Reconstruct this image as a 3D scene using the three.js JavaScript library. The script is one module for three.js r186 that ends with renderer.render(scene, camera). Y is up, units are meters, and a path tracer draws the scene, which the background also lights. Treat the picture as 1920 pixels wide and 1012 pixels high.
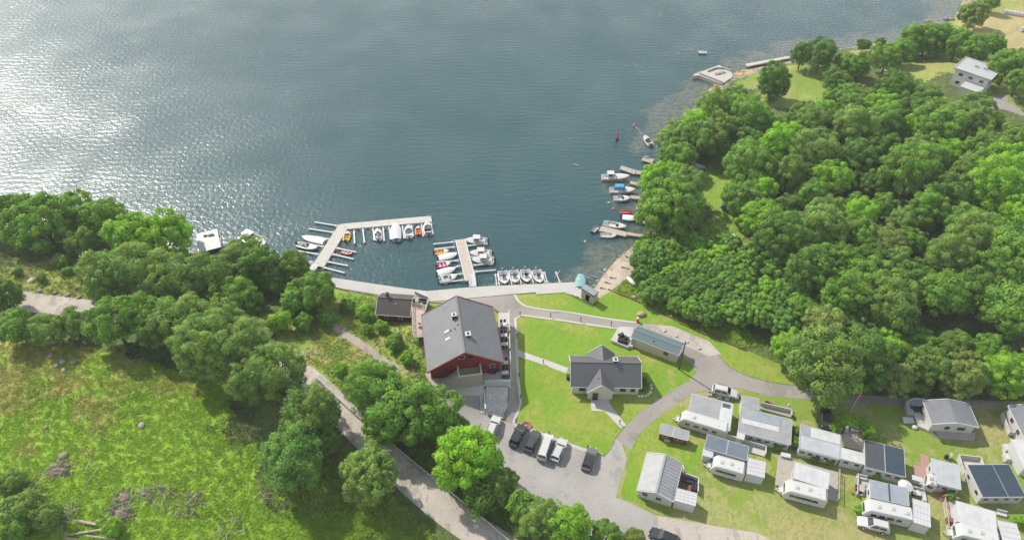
import * as THREE from 'three';
import { mergeGeometries } from 'three/addons/utils/BufferGeometryUtils.js';

// ---------------------------------------------------------------- camera, sky, sun, exposure
const scene = new THREE.Scene();
const camera = new THREE.PerspectiveCamera(40.5, 1024 / 539, 0.5, 8000);
camera.position.set(0, 112, 0);
camera.rotation.x = -44 * Math.PI / 180;
const renderer = new THREE.WebGLRenderer();
renderer.toneMapping = THREE.LinearToneMapping;
renderer.toneMappingExposure = 1.15;
renderer.shadowMap.enabled = true;

const SUN_EL = 44 * Math.PI / 180, SUN_AZ = 46 * Math.PI / 180;   // the sun stands ahead and to the left
const SUN = new THREE.Vector3(-Math.sin(SUN_AZ) * Math.cos(SUN_EL), Math.sin(SUN_EL), -Math.cos(SUN_AZ) * Math.cos(SUN_EL));
const sun = new THREE.DirectionalLight(new THREE.Color().setRGB(1, 0.94, 0.83), 5.0);
sun.position.set(SUN.x * 400, SUN.y * 400, SUN.z * 400 - 140);
sun.target.position.set(0, 0, -140);
sun.castShadow = true;
sun.shadow.radius = 2;
Object.assign(sun.shadow.camera, { left: -260, right: 260, top: 200, bottom: -200, near: 10, far: 900 });
sun.shadow.mapSize.set(4096, 4096);
scene.add(sun, sun.target);
scene.fog = new THREE.FogExp2(0xe2e7ea, 0.0002);

// ---------------------------------------------------------------- numbers and noise
function rng(seed) { let s = seed >>> 0; return () => { s = (s + 0x6D2B79F5) | 0; let t = Math.imul(s ^ (s >>> 15), 1 | s); t = (t + Math.imul(t ^ (t >>> 7), 61 | t)) ^ t; return ((t ^ (t >>> 14)) >>> 0) / 4294967296; }; }
const clamp = (v, a = 0, b = 1) => v < a ? a : v > b ? b : v;
const smooth = (a, b, v) => { const t = clamp((v - a) / (b - a)); return t * t * (3 - 2 * t); };
const lerp = (a, b, t) => a + (b - a) * t;
const mix3 = (a, b, t) => [lerp(a[0], b[0], t), lerp(a[1], b[1], t), lerp(a[2], b[2], t)];
function noiseTile(N, seed, cells, octaves, gain = 0.5) {          // tileable value noise, summed over octaves
  const out = new Float32Array(N * N);
  let amp = 1, total = 0;
  for (let o = 0, c = cells; o < octaves && c <= N; o++, c *= 2, amp *= gain) {
    const r = rng(seed + o * 77), g = new Float32Array(c * c).map(() => r());
    total += amp;
    for (let j = 0; j < N; j++) {
      const v = j / N * c, j0 = v | 0, tv = v - j0, sv = tv * tv * (3 - 2 * tv), ja = (j0 % c) * c, jb = ((j0 + 1) % c) * c;
      for (let i = 0; i < N; i++) {
        const u = i / N * c, i0 = u | 0, tu = u - i0, su = tu * tu * (3 - 2 * tu), ia = i0 % c, ib = (i0 + 1) % c;
        const a = g[ja + ia] + (g[ja + ib] - g[ja + ia]) * su, b = g[jb + ia] + (g[jb + ib] - g[jb + ia]) * su;
        out[j * N + i] += amp * (a + (b - a) * sv);
      }
    }
  }
  let m = 0; for (const v of out) m += v; m /= out.length;
  let s = 0; for (const v of out) s += (v - m) ** 2; s = Math.sqrt(s / out.length);
  for (let i = 0; i < out.length; i++) out[i] = clamp(0.5 + (out[i] - m) / s * 0.2);
  return out;
}
const NN = 512, NA = noiseTile(NN, 11, 4, 7), NB = noiseTile(NN, 23, 8, 6, 0.6), NC = noiseTile(NN, 37, 32, 4, 0.7);
function ns(a, x, y) {                                             // a noise tile read at (x, y) tiles
  x = (x - Math.floor(x)) * NN; y = (y - Math.floor(y)) * NN;
  const i = x | 0, j = y | 0, u = x - i, v = y - j, i1 = (i + 1) & 511, j1 = (j + 1) & 511, i0 = i & 511, j0 = j & 511;
  return lerp(lerp(a[j0 * NN + i0], a[j0 * NN + i1], u), lerp(a[j1 * NN + i0], a[j1 * NN + i1], u), v);
}
const toS = v => Math.round(255 * clamp(v <= 0.0031308 ? v * 12.92 : 1.055 * Math.pow(v, 1 / 2.4) - 0.055));
const S_TABLE = new Uint8Array(4097).map((_, i) => toS(i / 4096));
function colourTexture(w, h, fn, wrap = THREE.RepeatWrapping) {    // fn(i, j) gives a linear colour
  const d = new Uint8Array(w * h * 4);
  for (let j = 0; j < h; j++) for (let i = 0; i < w; i++) {
    const c = fn(i, j), k = (j * w + i) * 4;
    for (let q = 0; q < 3; q++) d[k + q] = S_TABLE[clamp(c[q]) * 4096 | 0];
    d[k + 3] = 255;
  }
  const t = new THREE.DataTexture(d, w, h);
  t.colorSpace = THREE.SRGBColorSpace; t.wrapS = t.wrapT = wrap; t.magFilter = THREE.LinearFilter; t.needsUpdate = true;
  return t;
}
function greyTexture(N, fn) {
  const d = new Uint8Array(N * N * 4);
  for (let j = 0; j < N; j++) for (let i = 0; i < N; i++) { const v = clamp(fn(i / N, j / N)) * 255, k = (j * N + i) * 4; d[k] = d[k + 1] = d[k + 2] = v; d[k + 3] = 255; }
  const t = new THREE.DataTexture(d, N, N);
  t.wrapS = t.wrapT = THREE.RepeatWrapping; t.magFilter = THREE.LinearFilter; t.needsUpdate = true;
  return t;
}

// ---------------------------------------------------------------- sky: hazy summer blue with thin broken cloud all round
{
  const W = 1024, Hh = 512, d = new Float32Array(W * Hh * 4);
  for (let j = 0; j < Hh; j++) for (let i = 0; i < W; i++) {
    const el = ((j + 0.5) / Hh - 0.5) * Math.PI, az = ((i + 0.5) / W - 0.5) * 2 * Math.PI;
    const y = Math.sin(el), x = Math.cos(el) * Math.cos(az), z = Math.cos(el) * Math.sin(az), up = Math.max(y, 0);
    let c = mix3([2.9, 2.92, 2.95], [0.2, 0.31, 0.52], Math.pow(up, 0.5));
    const q = 1 / (up + 0.22), n = ns(NA, x * q * 0.16 + 0.3, z * q * 0.16), m = ns(NB, x * q * 0.31, z * q * 0.31);
    const cl = smooth(0.46, 0.8, n * 0.75 + m * 0.25) * smooth(0.0, 0.12, y);
    c = mix3(c, [1.45, 1.46, 1.47], cl * 0.6);
    const g = Math.acos(clamp(x * SUN.x + y * SUN.y + z * SUN.z, -1, 1)), au = 1.1 * Math.exp(-g / 0.22) + 0.35 * Math.exp(-g / 0.6);
    const k = (j * W + i) * 4;
    for (let b = 0; b < 3; b++) d[k + b] = (c[b] + au * [1, 0.97, 0.9][b]) * 0.66;
    d[k + 3] = 1;
  }
  const t = new THREE.DataTexture(d, W, Hh, THREE.RGBAFormat, THREE.FloatType);
  t.mapping = THREE.EquirectangularReflectionMapping; t.magFilter = THREE.LinearFilter; t.needsUpdate = true;
  scene.background = t; scene.environment = t;
}

// ---------------------------------------------------------------- building helpers
const names = new Map();
function numbered(n) { const k = names.get(n) || 0; names.set(n, k + 1); return k ? `${n}_${String(k).padStart(3, '0')}` : n; }
function shade(o) { o.traverse(m => { if (m.isMesh) { m.castShadow = true; m.receiveShadow = true; } }); return o; }
function tag(o, label, category, group, kind) { o.userData = { label, category }; if (group) o.userData.group = group; if (kind) o.userData.kind = kind; return o; }
function thing(name, label, category, [x, y, z] = [0, 0, 0], turn = 0, group) {
  const o = new THREE.Group(); o.name = numbered(name); o.position.set(x, y, z); o.rotation.y = turn; scene.add(o);
  return tag(o, label, category, group);
}
function fuse(g) { const a = (Array.isArray(g) ? g : [g]).map(q => { q = q.index ? q.toNonIndexed() : q; for (const k of Object.keys(q.attributes)) if (!['position', 'normal', 'uv', 'color'].includes(k)) q.deleteAttribute(k); return q; }); return a.length > 1 ? mergeGeometries(a) : a[0]; }
function part(parent, name, g, m, label) { const o = new THREE.Mesh(fuse(g), m); o.name = name; o.castShadow = o.receiveShadow = true; parent.add(o); if (label) o.userData.label = label; return o; }
function single(name, label, category, g, m, [x, y, z] = [0, 0, 0], turn = 0, group) { const o = new THREE.Mesh(fuse(g), m); o.name = numbered(name); o.castShadow = o.receiveShadow = true; o.position.set(x, y, z); o.rotation.y = turn; scene.add(o); return tag(o, label, category, group); }
function copy(src, label, [x, y, z], turn = 0, scale = 1, group) { const o = src.clone(); o.name = numbered(src.name.replace(/_\d+$/, '')); o.position.set(x, y, z); o.rotation.y = turn; o.scale.setScalar(scale); o.userData = { ...src.userData, label }; if (group) o.userData.group = group; scene.add(o); return o; }
function structure(name, label, g, m, kind = 'structure') { const o = new THREE.Mesh(g, m); o.name = name; o.receiveShadow = o.castShadow = true; scene.add(o); o.userData = { kind, label, category: name.replace(/_/g, ' ') }; return o; }
// boxes stand on their y; positions are the middle of the footprint
function bx(w, h, d, x = 0, y = 0, z = 0, ry = 0) { const g = new THREE.BoxGeometry(w, h, d); if (ry) g.rotateY(ry); return g.translate(x, y + h / 2, z); }
function cyl(r0, r1, h, x = 0, y = 0, z = 0, n = 10) { return new THREE.CylinderGeometry(r1, r0, h, n).translate(x, y + h / 2, z); }
function bar(a, b, r, n = 6) { const A = new THREE.Vector3(...a), B = new THREE.Vector3(...b), d = B.clone().sub(A), g = new THREE.CylinderGeometry(r, r, d.length(), n); g.applyQuaternion(new THREE.Quaternion().setFromUnitVectors(new THREE.Vector3(0, 1, 0), d.clone().normalize())); return g.translate(...A.add(B).multiplyScalar(0.5).toArray()); }
function taper(a, b, r0, r1, n = 6) { const A = new THREE.Vector3(...a), B = new THREE.Vector3(...b), d = B.clone().sub(A), g = new THREE.CylinderGeometry(r1, r0, d.length(), n); g.applyQuaternion(new THREE.Quaternion().setFromUnitVectors(new THREE.Vector3(0, 1, 0), d.clone().normalize())); return g.translate(...A.add(B).multiplyScalar(0.5).toArray()); }
function faces(quads) {                                             // flat quads or triangles, uv in metres
  const P = [], U = [];
  for (const q of quads) {
    const a = new THREE.Vector3(...q[0]), b = new THREE.Vector3(...q[1]), d = new THREE.Vector3(...q[q.length - 1]);
    const u = b.clone().sub(a).normalize(), n = u.clone().cross(d.clone().sub(a)).normalize(), v = n.clone().cross(u);
    const uv = p => { const r = new THREE.Vector3(...p).sub(a); return [r.dot(u), r.dot(v)]; };
    for (let k = 1; k + 1 < q.length; k++) for (const p of [q[0], q[k], q[k + 1]]) { P.push(...p); U.push(...uv(p)); }
  }
  const g = new THREE.BufferGeometry();
  g.setAttribute('position', new THREE.Float32BufferAttribute(P, 3)); g.setAttribute('uv', new THREE.Float32BufferAttribute(U, 2));
  g.computeVertexNormals();
  return g;
}
function slab(t, th) {                                              // a sheet with four top corners and a thickness
  const b = t.map(([x, y, z]) => [x, y - th, z]), [p, q, r, s] = t, [e, f, g, h] = b;
  return faces([[p, q, r, s], [h, g, f, e], [p, e, f, q], [q, f, g, r], [r, g, h, s], [s, h, e, p]]);
}
function prism(pts, depth, along = 'z') {                           // outline in x,y pushed along z (or turned so that it runs along x)
  const g = new THREE.ExtrudeGeometry(new THREE.Shape(pts.map(p => new THREE.Vector2(...p))), { depth, bevelEnabled: false }).translate(0, 0, -depth / 2);
  return along === 'x' ? g.rotateY(Math.PI / 2) : g;
}
function mesh(rings, closed = false) {                              // skin over rows of points
  const P = [], U = [], I = [], n = rings[0].length;
  rings.forEach((r, i) => r.forEach((p, j) => { P.push(...p); U.push(i, j); }));
  for (let i = 0; i + 1 < rings.length; i++) for (let j = 0; j < n - (closed ? 0 : 1); j++) { const a = i * n + j, b = i * n + (j + 1) % n, c = a + n, d = b + n; I.push(a, b, d, a, d, c); }
  const g = new THREE.BufferGeometry();
  g.setAttribute('position', new THREE.Float32BufferAttribute(P, 3)); g.setAttribute('uv', new THREE.Float32BufferAttribute(U, 2)); g.setIndex(I);
  g.computeVertexNormals();
  return g;
}
const col = c => Array.isArray(c) ? new THREE.Color().setRGB(...c) : new THREE.Color(c);
function mat(c, roughness = 0.8, o = {}) { return new THREE.MeshStandardMaterial({ color: col(c), roughness, side: THREE.DoubleSide, ...o }); }

// ---------------------------------------------------------------- terrain: heights surveyed at points, a lake cut into it
const SPOTS = [[-40.98,-112.72,0.9],[-29.68,-110.28,0.9],[-18.06,-107.9,0.9],[-1.13,-108.69,0.9],[13.7,-110.28,0.9],[19.04,-106.24,1],[24.65,-116.27,0.7],[31.36,-126.94,0.7],
[34.84,-138.56,0.8],[37.71,-149.27,0.8],[43.57,-160.67,1],[52.03,-176.15,1],[63,-193.19,1.2],[73.76,-198.91,1.5],[88.44,-205.43,1.5],[107.98,-214.56,1.2],
[126.23,-218.12,1.2],[147.29,-231.23,1.2],[161.85,-247.57,1.2],[4.44,-104.51,1.2],[9.61,-96.89,1.5],[14.1,-85.77,2],[3.9,-79.65,2],[12.96,-70.44,2.3],
[3.65,-68.13,2.6],[12.16,-60.07,2.8],[28.83,-83.28,2],[22.64,-73.77,2.2],[-9.05,-85.62,2.2],[-2.98,-83.2,2.1],[-12.8,-81.76,2.4],[-1.05,-92.65,1.6],
[-8.81,-103,1.2],[-16.71,-93.25,2.5],[-22.69,-99.5,1.8],[36.22,-96.63,1.8],[44.54,-86.89,2.2],[62.36,-80.26,2.8],[89.85,-77.4,3.5],[30.04,-62.96,2.8],
[46.2,-57.98,3.2],[65.03,-62.62,3.4],[77.77,-53.21,3.8],[48.61,-104.8,2.5],[64.24,-121.94,3.5],[63.57,-142.01,3],[82.74,-110.73,6],[97.69,-95.7,6],
[111.58,-125.81,8],[97.54,-148.85,6],[87.82,-178.44,3],[132.44,-187.78,6],[134.79,-171.9,7],[89.97,-163.65,4],[51.06,-125.46,2],[47.79,-153.27,1.2],
[81.31,-191.79,2],[162.98,-224.71,2.5],[164.99,-242.68,1.5],[-34.77,-81.23,5.5],[-23.65,-70.48,5.5],[-12.05,-60.74,5],[-0.82,-52,4.5],[-48.51,-90.27,6],
[-65.81,-96.93,6.2],[-82.69,-99.69,6],[-100.09,-101.45,6],[-26.59,-90.64,4],[-33.8,-96.54,3.5],[-43.36,-101.33,3],[-30.96,-104.14,1.6],[-23.26,-81.16,4.8],
[-15.06,-74.92,3.8],[-5.26,-62.5,3.6],[3.36,-55.16,3.4],[-43.74,-79.64,6.8],[-51.56,-74.55,7.5],[-72.04,-80.71,8.5],[-86.99,-82.72,9],[-34.97,-60.77,6.6],
[-53.71,-55.16,8.5],[-73.34,-54.63,9.5],[-25.45,-53.94,5.8],[-97.06,-111.78,5],[-79.3,-109.07,4.5],[-110.87,-116.79,5],[-55.98,-104.13,3.2],[-72.19,-118.86,1.5],
[-59.6,-115.75,1.2],[-95.25,-126.03,1.5],[-110.28,-127.31,2],[-122.86,-124.32,3],[-49.5,-112.42,1.2]];
function land(x, z) {
  let w = 0, s = 0;
  for (const [a, b, h] of SPOTS) { const k = Math.pow((a - x) * (a - x) + (b - z) * (b - z) + 9, -1.6); w += k; s += k * h; }
  return s / w;
}
const SHORE = [[-162.14,-137.1],[-138.98,-137.1],[-122.52,-135.09],[-109.77,-132.33],[-97,-128.87],[-84.59,-125.51],[-73.63,-121.89],[-64.48,-119.42],[-56.88,-117.69],[-49.32,-115.64],[-41.25,-113.3],[-23.72,-110.21],[-18.25,-109.25],[-7.92,-110.53],[13.98,-111.99],[16.05,-110.37],[18.18,-111.18],[21.14,-115.64],[24.59,-120.47],[27.98,-123.68],[31.19,-127.74],[33.1,-130.78],[32.59,-134.49],[32.62,-138.52],[33.52,-143.33],[35.29,-148.55],[37.56,-153.07],[39.27,-157.28],[43.54,-166.62],[49.11,-177.19],[53.85,-185.08],[59.18,-193.43],[63.32,-199.69],[70.4,-203.89],[79.34,-206.88],[89.57,-210.94],[96.79,-215.46],[108.03,-218.67],[117.64,-221.58],[127.35,-223.42],[137.13,-229.07],[140.49,-232.95],[143.92,-232.17],[147.76,-236.11],[152.05,-240.15],[157.76,-248.53],[163.78,-258.22],[179.74,-283.35]];
const LAKE = [[-3000, SHORE[0][1]], ...SHORE, [330, -520], [600, -3000], [-3000, -3000]];
function inside(x, z, P) { let c = false; for (let i = 0, j = P.length - 1; i < P.length; j = i++) if ((P[i][1] > z) !== (P[j][1] > z) && x < (P[j][0] - P[i][0]) * (z - P[i][1]) / (P[j][1] - P[i][1]) + P[i][0]) c = !c; return c; }
function toEdge(x, z, P, open = false) { let m = 1e9; for (let i = 0, j = P.length - 1; i < P.length; j = i++) { if (open && i === 0) continue; const [ax, az] = P[j], [bx_, bz] = P[i], dx = bx_ - ax, dz = bz - az, t = clamp(((x - ax) * dx + (z - az) * dz) / (dx * dx + dz * dz)); m = Math.min(m, (x - ax - dx * t) ** 2 + (z - az - dz * t) ** 2); } return Math.sqrt(m); }
// the made-up ground on which the red house, its terrace and its forecourt stand
function mound(x, z) { return 2.8 * smooth(-26, -17, x) * (1 - smooth(-0.3, 0.6, x)) * smooth(-98.5, -95, z) * (1 - smooth(-82.5, -74, z)); }
function terrain(x, z) {
  const d = toEdge(x, z, LAKE), L = land(x, z);
  if (inside(x, z, LAKE)) return -Math.min(0.02 + d * 0.13 + 0.003 * d * d, 9);
  const bumps = (ns(NB, x / 60, z / 60) - 0.5) * 0.35 * smooth(4, 12, d);
  return Math.min(L, 0.03 + d * 0.24) + bumps * ROUGH(x, z) + mound(x, z);
}
const axis = (a, b, far) => { const r = []; for (let v = a; v <= b; v++) r.push(v); let lo = a, hi = b, s = 2; while (hi < far) { lo -= s; hi += s; r.unshift(lo); r.push(hi); s *= 1.5; } return r; };
const X0 = -200, X1 = 200, Z0 = -320, Z1 = -25;
const FLAT = [[-42.06,-114.26],[-35.67,-106.05],[-17.41,-100.94],[-18.84,-90.97],[-16.36,-80.62],[-9.4,-74.13],[0,-62.65],[9.98,-53.49],[16.3,-50.15],[80.97,-49.82],[96.2,-78.7],[71.61,-79.16],[56.97,-81.73],[48.58,-86.87],[39.13,-95.18],[24.7,-106.92],[19.62,-112.68],[14.96,-112.03],[-18.18,-109.39]];
function ROUGH(x, z) { return inside(x, z, FLAT) ? 0 : smooth(0, 6, toEdge(x, z, FLAT)); }
const gx = axis(X0, X1, 2600), gz = axis(Z0, Z1, 2600), GW = gx.length, ox = gx.indexOf(X0), oz = gz.indexOf(Z0);
const HG = new Float32Array(GW * gz.length);
gz.forEach((z, j) => gx.forEach((x, i) => { HG[j * GW + i] = terrain(x, z); }));
function ground(x, z) {                                             // height of the built terrain sheet
  x = clamp(x, X0, X1 - 1e-6); z = clamp(z, Z0, Z1 - 1e-6);
  const i = Math.floor(x - X0), j = Math.floor(z - Z0), u = x - X0 - i, v = z - Z0 - j, k = (j + oz) * GW + i + ox;
  const a = HG[k], b = HG[k + 1], c = HG[k + GW], d = HG[k + GW + 1];
  return u + v < 1 ? a + (b - a) * u + (c - a) * v : d + (c - d) * (1 - u) + (b - d) * (1 - v);
}
function slopeNormal(x, z) { const e = 0.8; return new THREE.Vector3(ground(x - e, z) - ground(x + e, z), 2 * e, ground(x, z - e) - ground(x, z + e)).normalize().toArray(); }

// zones of the open ground
const ZONES = {
  field: [[-102.19,-88.79],[-89.04,-88.36],[-76.86,-86.98],[-65.12,-86.41],[-53.17,-79.52],[-44.89,-72.92],[-38.02,-62.76],[-33.09,-55.5],[-21.16,-52.33],[-16.04,-49.34],[-79.44,-45.94]],
  scrub: [[-49.29,-99.42],[-43.69,-102.86],[-35.92,-107.44],[-27.86,-105.71],[-27.94,-98.96],[-19.34,-98.57],[-16.07,-82.94],[-12.31,-75.99],[-24.56,-76.5],[-34.85,-81.62],[-41.42,-85.34]],
  left: [[-119.37,-118.34],[-103.76,-115.94],[-94.28,-115.47],[-82.43,-101.56],[-97.48,-103.89],[-111.76,-105.47]],
  hayfield: [[147.32,-227.3],[159.45,-238.6],[175.96,-242.65],[188.48,-242.24],[163.41,-197.35],[158.4,-208.68],[152.69,-213.73],[146.47,-219.89]],
  hayfield2: [[100.08,-206.02],[107.38,-212.79],[118.65,-216.15],[126.37,-218.47],[123.54,-215.57],[114.61,-209.73],[104.03,-203.21]],
  parkland: [[66.77,-196.09],[74.68,-202.74],[88.62,-206.09],[97.31,-202.53],[95.92,-191.3],[85.74,-181.36],[74.9,-179.58],[68.48,-189.83]],
  villa: [[116.08,-197.8],[131.26,-206.72],[144.58,-210.77],[144.84,-185.06],[135.71,-167.99],[131.96,-171.95],[131.14,-181.75],[126.38,-191.18],[116.16,-187.47]],
  glade: [[42.76,-155.77],[53.73,-159.07],[53.21,-145.8],[52.57,-135.91],[54.67,-131.84],[53.1,-117.98],[45.18,-117.46],[46.21,-125.51],[45.78,-135.66],[44.98,-148.83]],
  meadow: [[150.72,-235.03],[167.68,-260.5],[197.81,-259.58],[186.19,-238.05],[163.05,-238.57],[149.88,-227.2]],
};
const MW = 1024, MH = 768, maskOf = {};
for (const [k, P] of Object.entries(ZONES)) {
  const m = maskOf[k] = new Uint8Array(MW * MH);
  const xs = P.map(p => p[0]), zs = P.map(p => p[1]), lo = Math.max(0, Math.floor((Math.min(...zs) - Z0) / (Z1 - Z0) * MH)), hi = Math.min(MH - 1, Math.ceil((Math.max(...zs) - Z0) / (Z1 - Z0) * MH));
  for (let j = lo; j <= hi; j++) for (let i = 0; i < MW; i++) { const x = X0 + (i + 0.5) / MW * (X1 - X0); if (x < Math.min(...xs) || x > Math.max(...xs)) continue; if (inside(x, Z0 + (j + 0.5) / MH * (Z1 - Z0), P)) m[j * MW + i] = 1; }
}
const zone = (k, x, z) => { const i = (x - X0) / (X1 - X0) * MW | 0, j = (z - Z0) / (Z1 - Z0) * MH | 0; return i >= 0 && j >= 0 && i < MW && j < MH && maskOf[k][j * MW + i]; };
const lakeMask = new Float32Array(MW * MH);                          // distance to the shore, negative on land
for (let j = 0; j < MH; j++) for (let i = 0; i < MW; i++) { const x = X0 + (i + 0.5) / MW * (X1 - X0), z = Z0 + (j + 0.5) / MH * (Z1 - Z0), d = toEdge(x, z, SHORE, true); lakeMask[j * MW + i] = inside(x, z, LAKE) ? d : -d; }
const offshore = (x, z) => lakeMask[clamp((z - Z0) / (Z1 - Z0) * MH | 0, 0, MH - 1) * MW + clamp((x - X0) / (X1 - X0) * MW | 0, 0, MW - 1)];
function groundColour(x, z) {
  const a = ns(NA, x / 90, z / 90), b = ns(NB, x / 37, z / 37), c = ns(NC, x / 23, z / 23), f = ns(NC, x / 9.3 + 0.4, z / 9.3);
  const wx = x + (b - 0.5) * 9 + (c - 0.5) * 4, wz = z + (a - 0.5) * 9 + (f - 0.5) * 3, d = offshore(wx, wz);
  if (d > 0.3) {                                                     // lake bed: stones and sand by the shore, then dark silt and weed
    const stone = mix3([0.42, 0.3, 0.15], [0.16, 0.11, 0.05], smooth(0.4, 0.6, c)), deep = [0.003, 0.042, 0.05];
    const t = smooth(0.36, 0.52, clamp(d / 17) * 0.75 + 0.6 * smooth(34, 8, x + (a - 0.5) * 30 + (c - 0.5) * 10) + (b - 0.5) * 0.7 + (c - 0.5) * 0.15);
    return mix3(f > 0.72 ? mix3(stone, [0.3, 0.27, 0.22], 0.6) : stone, deep, t);
  }
  if (d > -2.2) return f > 0.62 ? [0.34, 0.31, 0.27] : mix3([0.25, 0.215, 0.17], [0.14, 0.12, 0.09], c);   // pebbles
  if (zone('hayfield', wx, wz) || zone('hayfield2', wx, wz)) {
    const s = 0.5 + 0.5 * Math.sin((x * 0.62 + z * 0.78) * 1.25 + b * 2);
    return mix3(mix3([0.42, 0.33, 0.17], [0.36, 0.29, 0.13], s), [0.3, 0.28, 0.1], 0.4 * smooth(0.5, 0.7, a));
  }
  if (zone('parkland', wx, wz) || zone('villa', wx, wz) || zone('meadow', wx, wz)) return mix3(mix3([0.2, 0.275, 0.04], [0.3, 0.3, 0.085], smooth(0.4, 0.66, a)), [0.15, 0.22, 0.03], 0.4 * c);
  if (zone('glade', wx, wz)) return mix3([0.2, 0.31, 0.03], [0.16, 0.25, 0.025], c);
  if (zone('field', wx, wz)) {
    const lush = smooth(0.3, 0.66, smooth(-112, -62, z) * 0.6 + smooth(-85, -40, x) * 0.36 + (b - 0.5) * 0.6);
    let q = mix3(mix3([0.3, 0.285, 0.07], [0.24, 0.265, 0.05], smooth(0.35, 0.65, c)), mix3([0.16, 0.31, 0.012], [0.22, 0.34, 0.018], c), lush);
    q = mix3(q, [0.22, 0.19, 0.07], 0.35 * smooth(0.6, 0.72, f) * (1 - lush * 0.7));
    return mix3(q, [0.12, 0.18, 0.02], 0.4 * smooth(0.58, 0.75, ns(NC, x / 13, z / 13 + 0.2)));
  }
  if (zone('scrub', wx, wz)) {
    let q = mix3([0.19, 0.285, 0.03], [0.3, 0.27, 0.08], smooth(0.5, 0.7, b));
    q = mix3(q, [0.4, 0.37, 0.32], 0.85 * smooth(0.62, 0.7, a * 0.6 + c * 0.4));
    return mix3(q, [0.1, 0.17, 0.025], 0.5 * smooth(0.55, 0.7, f));
  }
  if (zone('left', wx, wz)) return mix3(mix3([0.24, 0.28, 0.045], [0.15, 0.2, 0.04], smooth(0.5, 0.65, c)), [0.22, 0.19, 0.1], smooth(0.62, 0.7, b));
  return mix3(mix3([0.075, 0.115, 0.022], [0.1, 0.15, 0.03], smooth(0.4, 0.65, b)), [0.055, 0.05, 0.025], 0.5 * smooth(0.5, 0.7, c));
}
console.log('ground map');
const groundMap = colourTexture(2048, 2048, (i, j) => groundColour(X0 + (i + 0.5) / 2048 * (X1 - X0), Z0 + (j + 0.5) / 2048 * (Z1 - Z0)), THREE.MirroredRepeatWrapping);
const reliefMap = greyTexture(512, (u, v) => 0.5 * NB[(v * 512 | 0) * 512 + (u * 512 | 0)] + 0.5 * NC[(v * 512 | 0) * 512 + (u * 512 | 0)]);
const relief = (metres) => { const t = reliefMap.clone(); t.repeat.set(1 / metres, 1 / metres); t.needsUpdate = true; return t; };
{
  const P = [], N = [], U = [], I = [];
  gz.forEach((z, j) => gx.forEach((x, i) => {
    P.push(x, HG[j * GW + i], z); U.push((x - X0) / (X1 - X0), (z - Z0) / (Z1 - Z0));
    const l = Math.max(i - 1, 0), r = Math.min(i + 1, GW - 1), t = Math.max(j - 1, 0), b = Math.min(j + 1, gz.length - 1);
    const n = new THREE.Vector3((HG[j * GW + l] - HG[j * GW + r]) / (gx[r] - gx[l]), 1, (HG[t * GW + i] - HG[b * GW + i]) / (gz[b] - gz[t])).normalize();
    N.push(n.x, n.y, n.z);
  }));
  for (let j = 0; j + 1 < gz.length; j++) for (let i = 0; i + 1 < GW; i++) { const a = j * GW + i, b = a + 1, c = a + GW, d = c + 1; I.push(a, c, b, b, c, d); }
  const g = new THREE.BufferGeometry();
  g.setAttribute('position', new THREE.Float32BufferAttribute(P, 3)); g.setAttribute('normal', new THREE.Float32BufferAttribute(N, 3)); g.setAttribute('uv', new THREE.Float32BufferAttribute(U, 2)); g.setIndex(I);
  const bumpT = reliefMap.clone(); bumpT.repeat.set(400 / 14, 295 / 14); bumpT.needsUpdate = true;
  structure('terrain', 'grassy ground of the hillside, woods and lake bed', g, new THREE.MeshStandardMaterial({ map: groundMap, roughness: 0.95, bumpMap: bumpT, bumpScale: 0.35 }));
}

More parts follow.
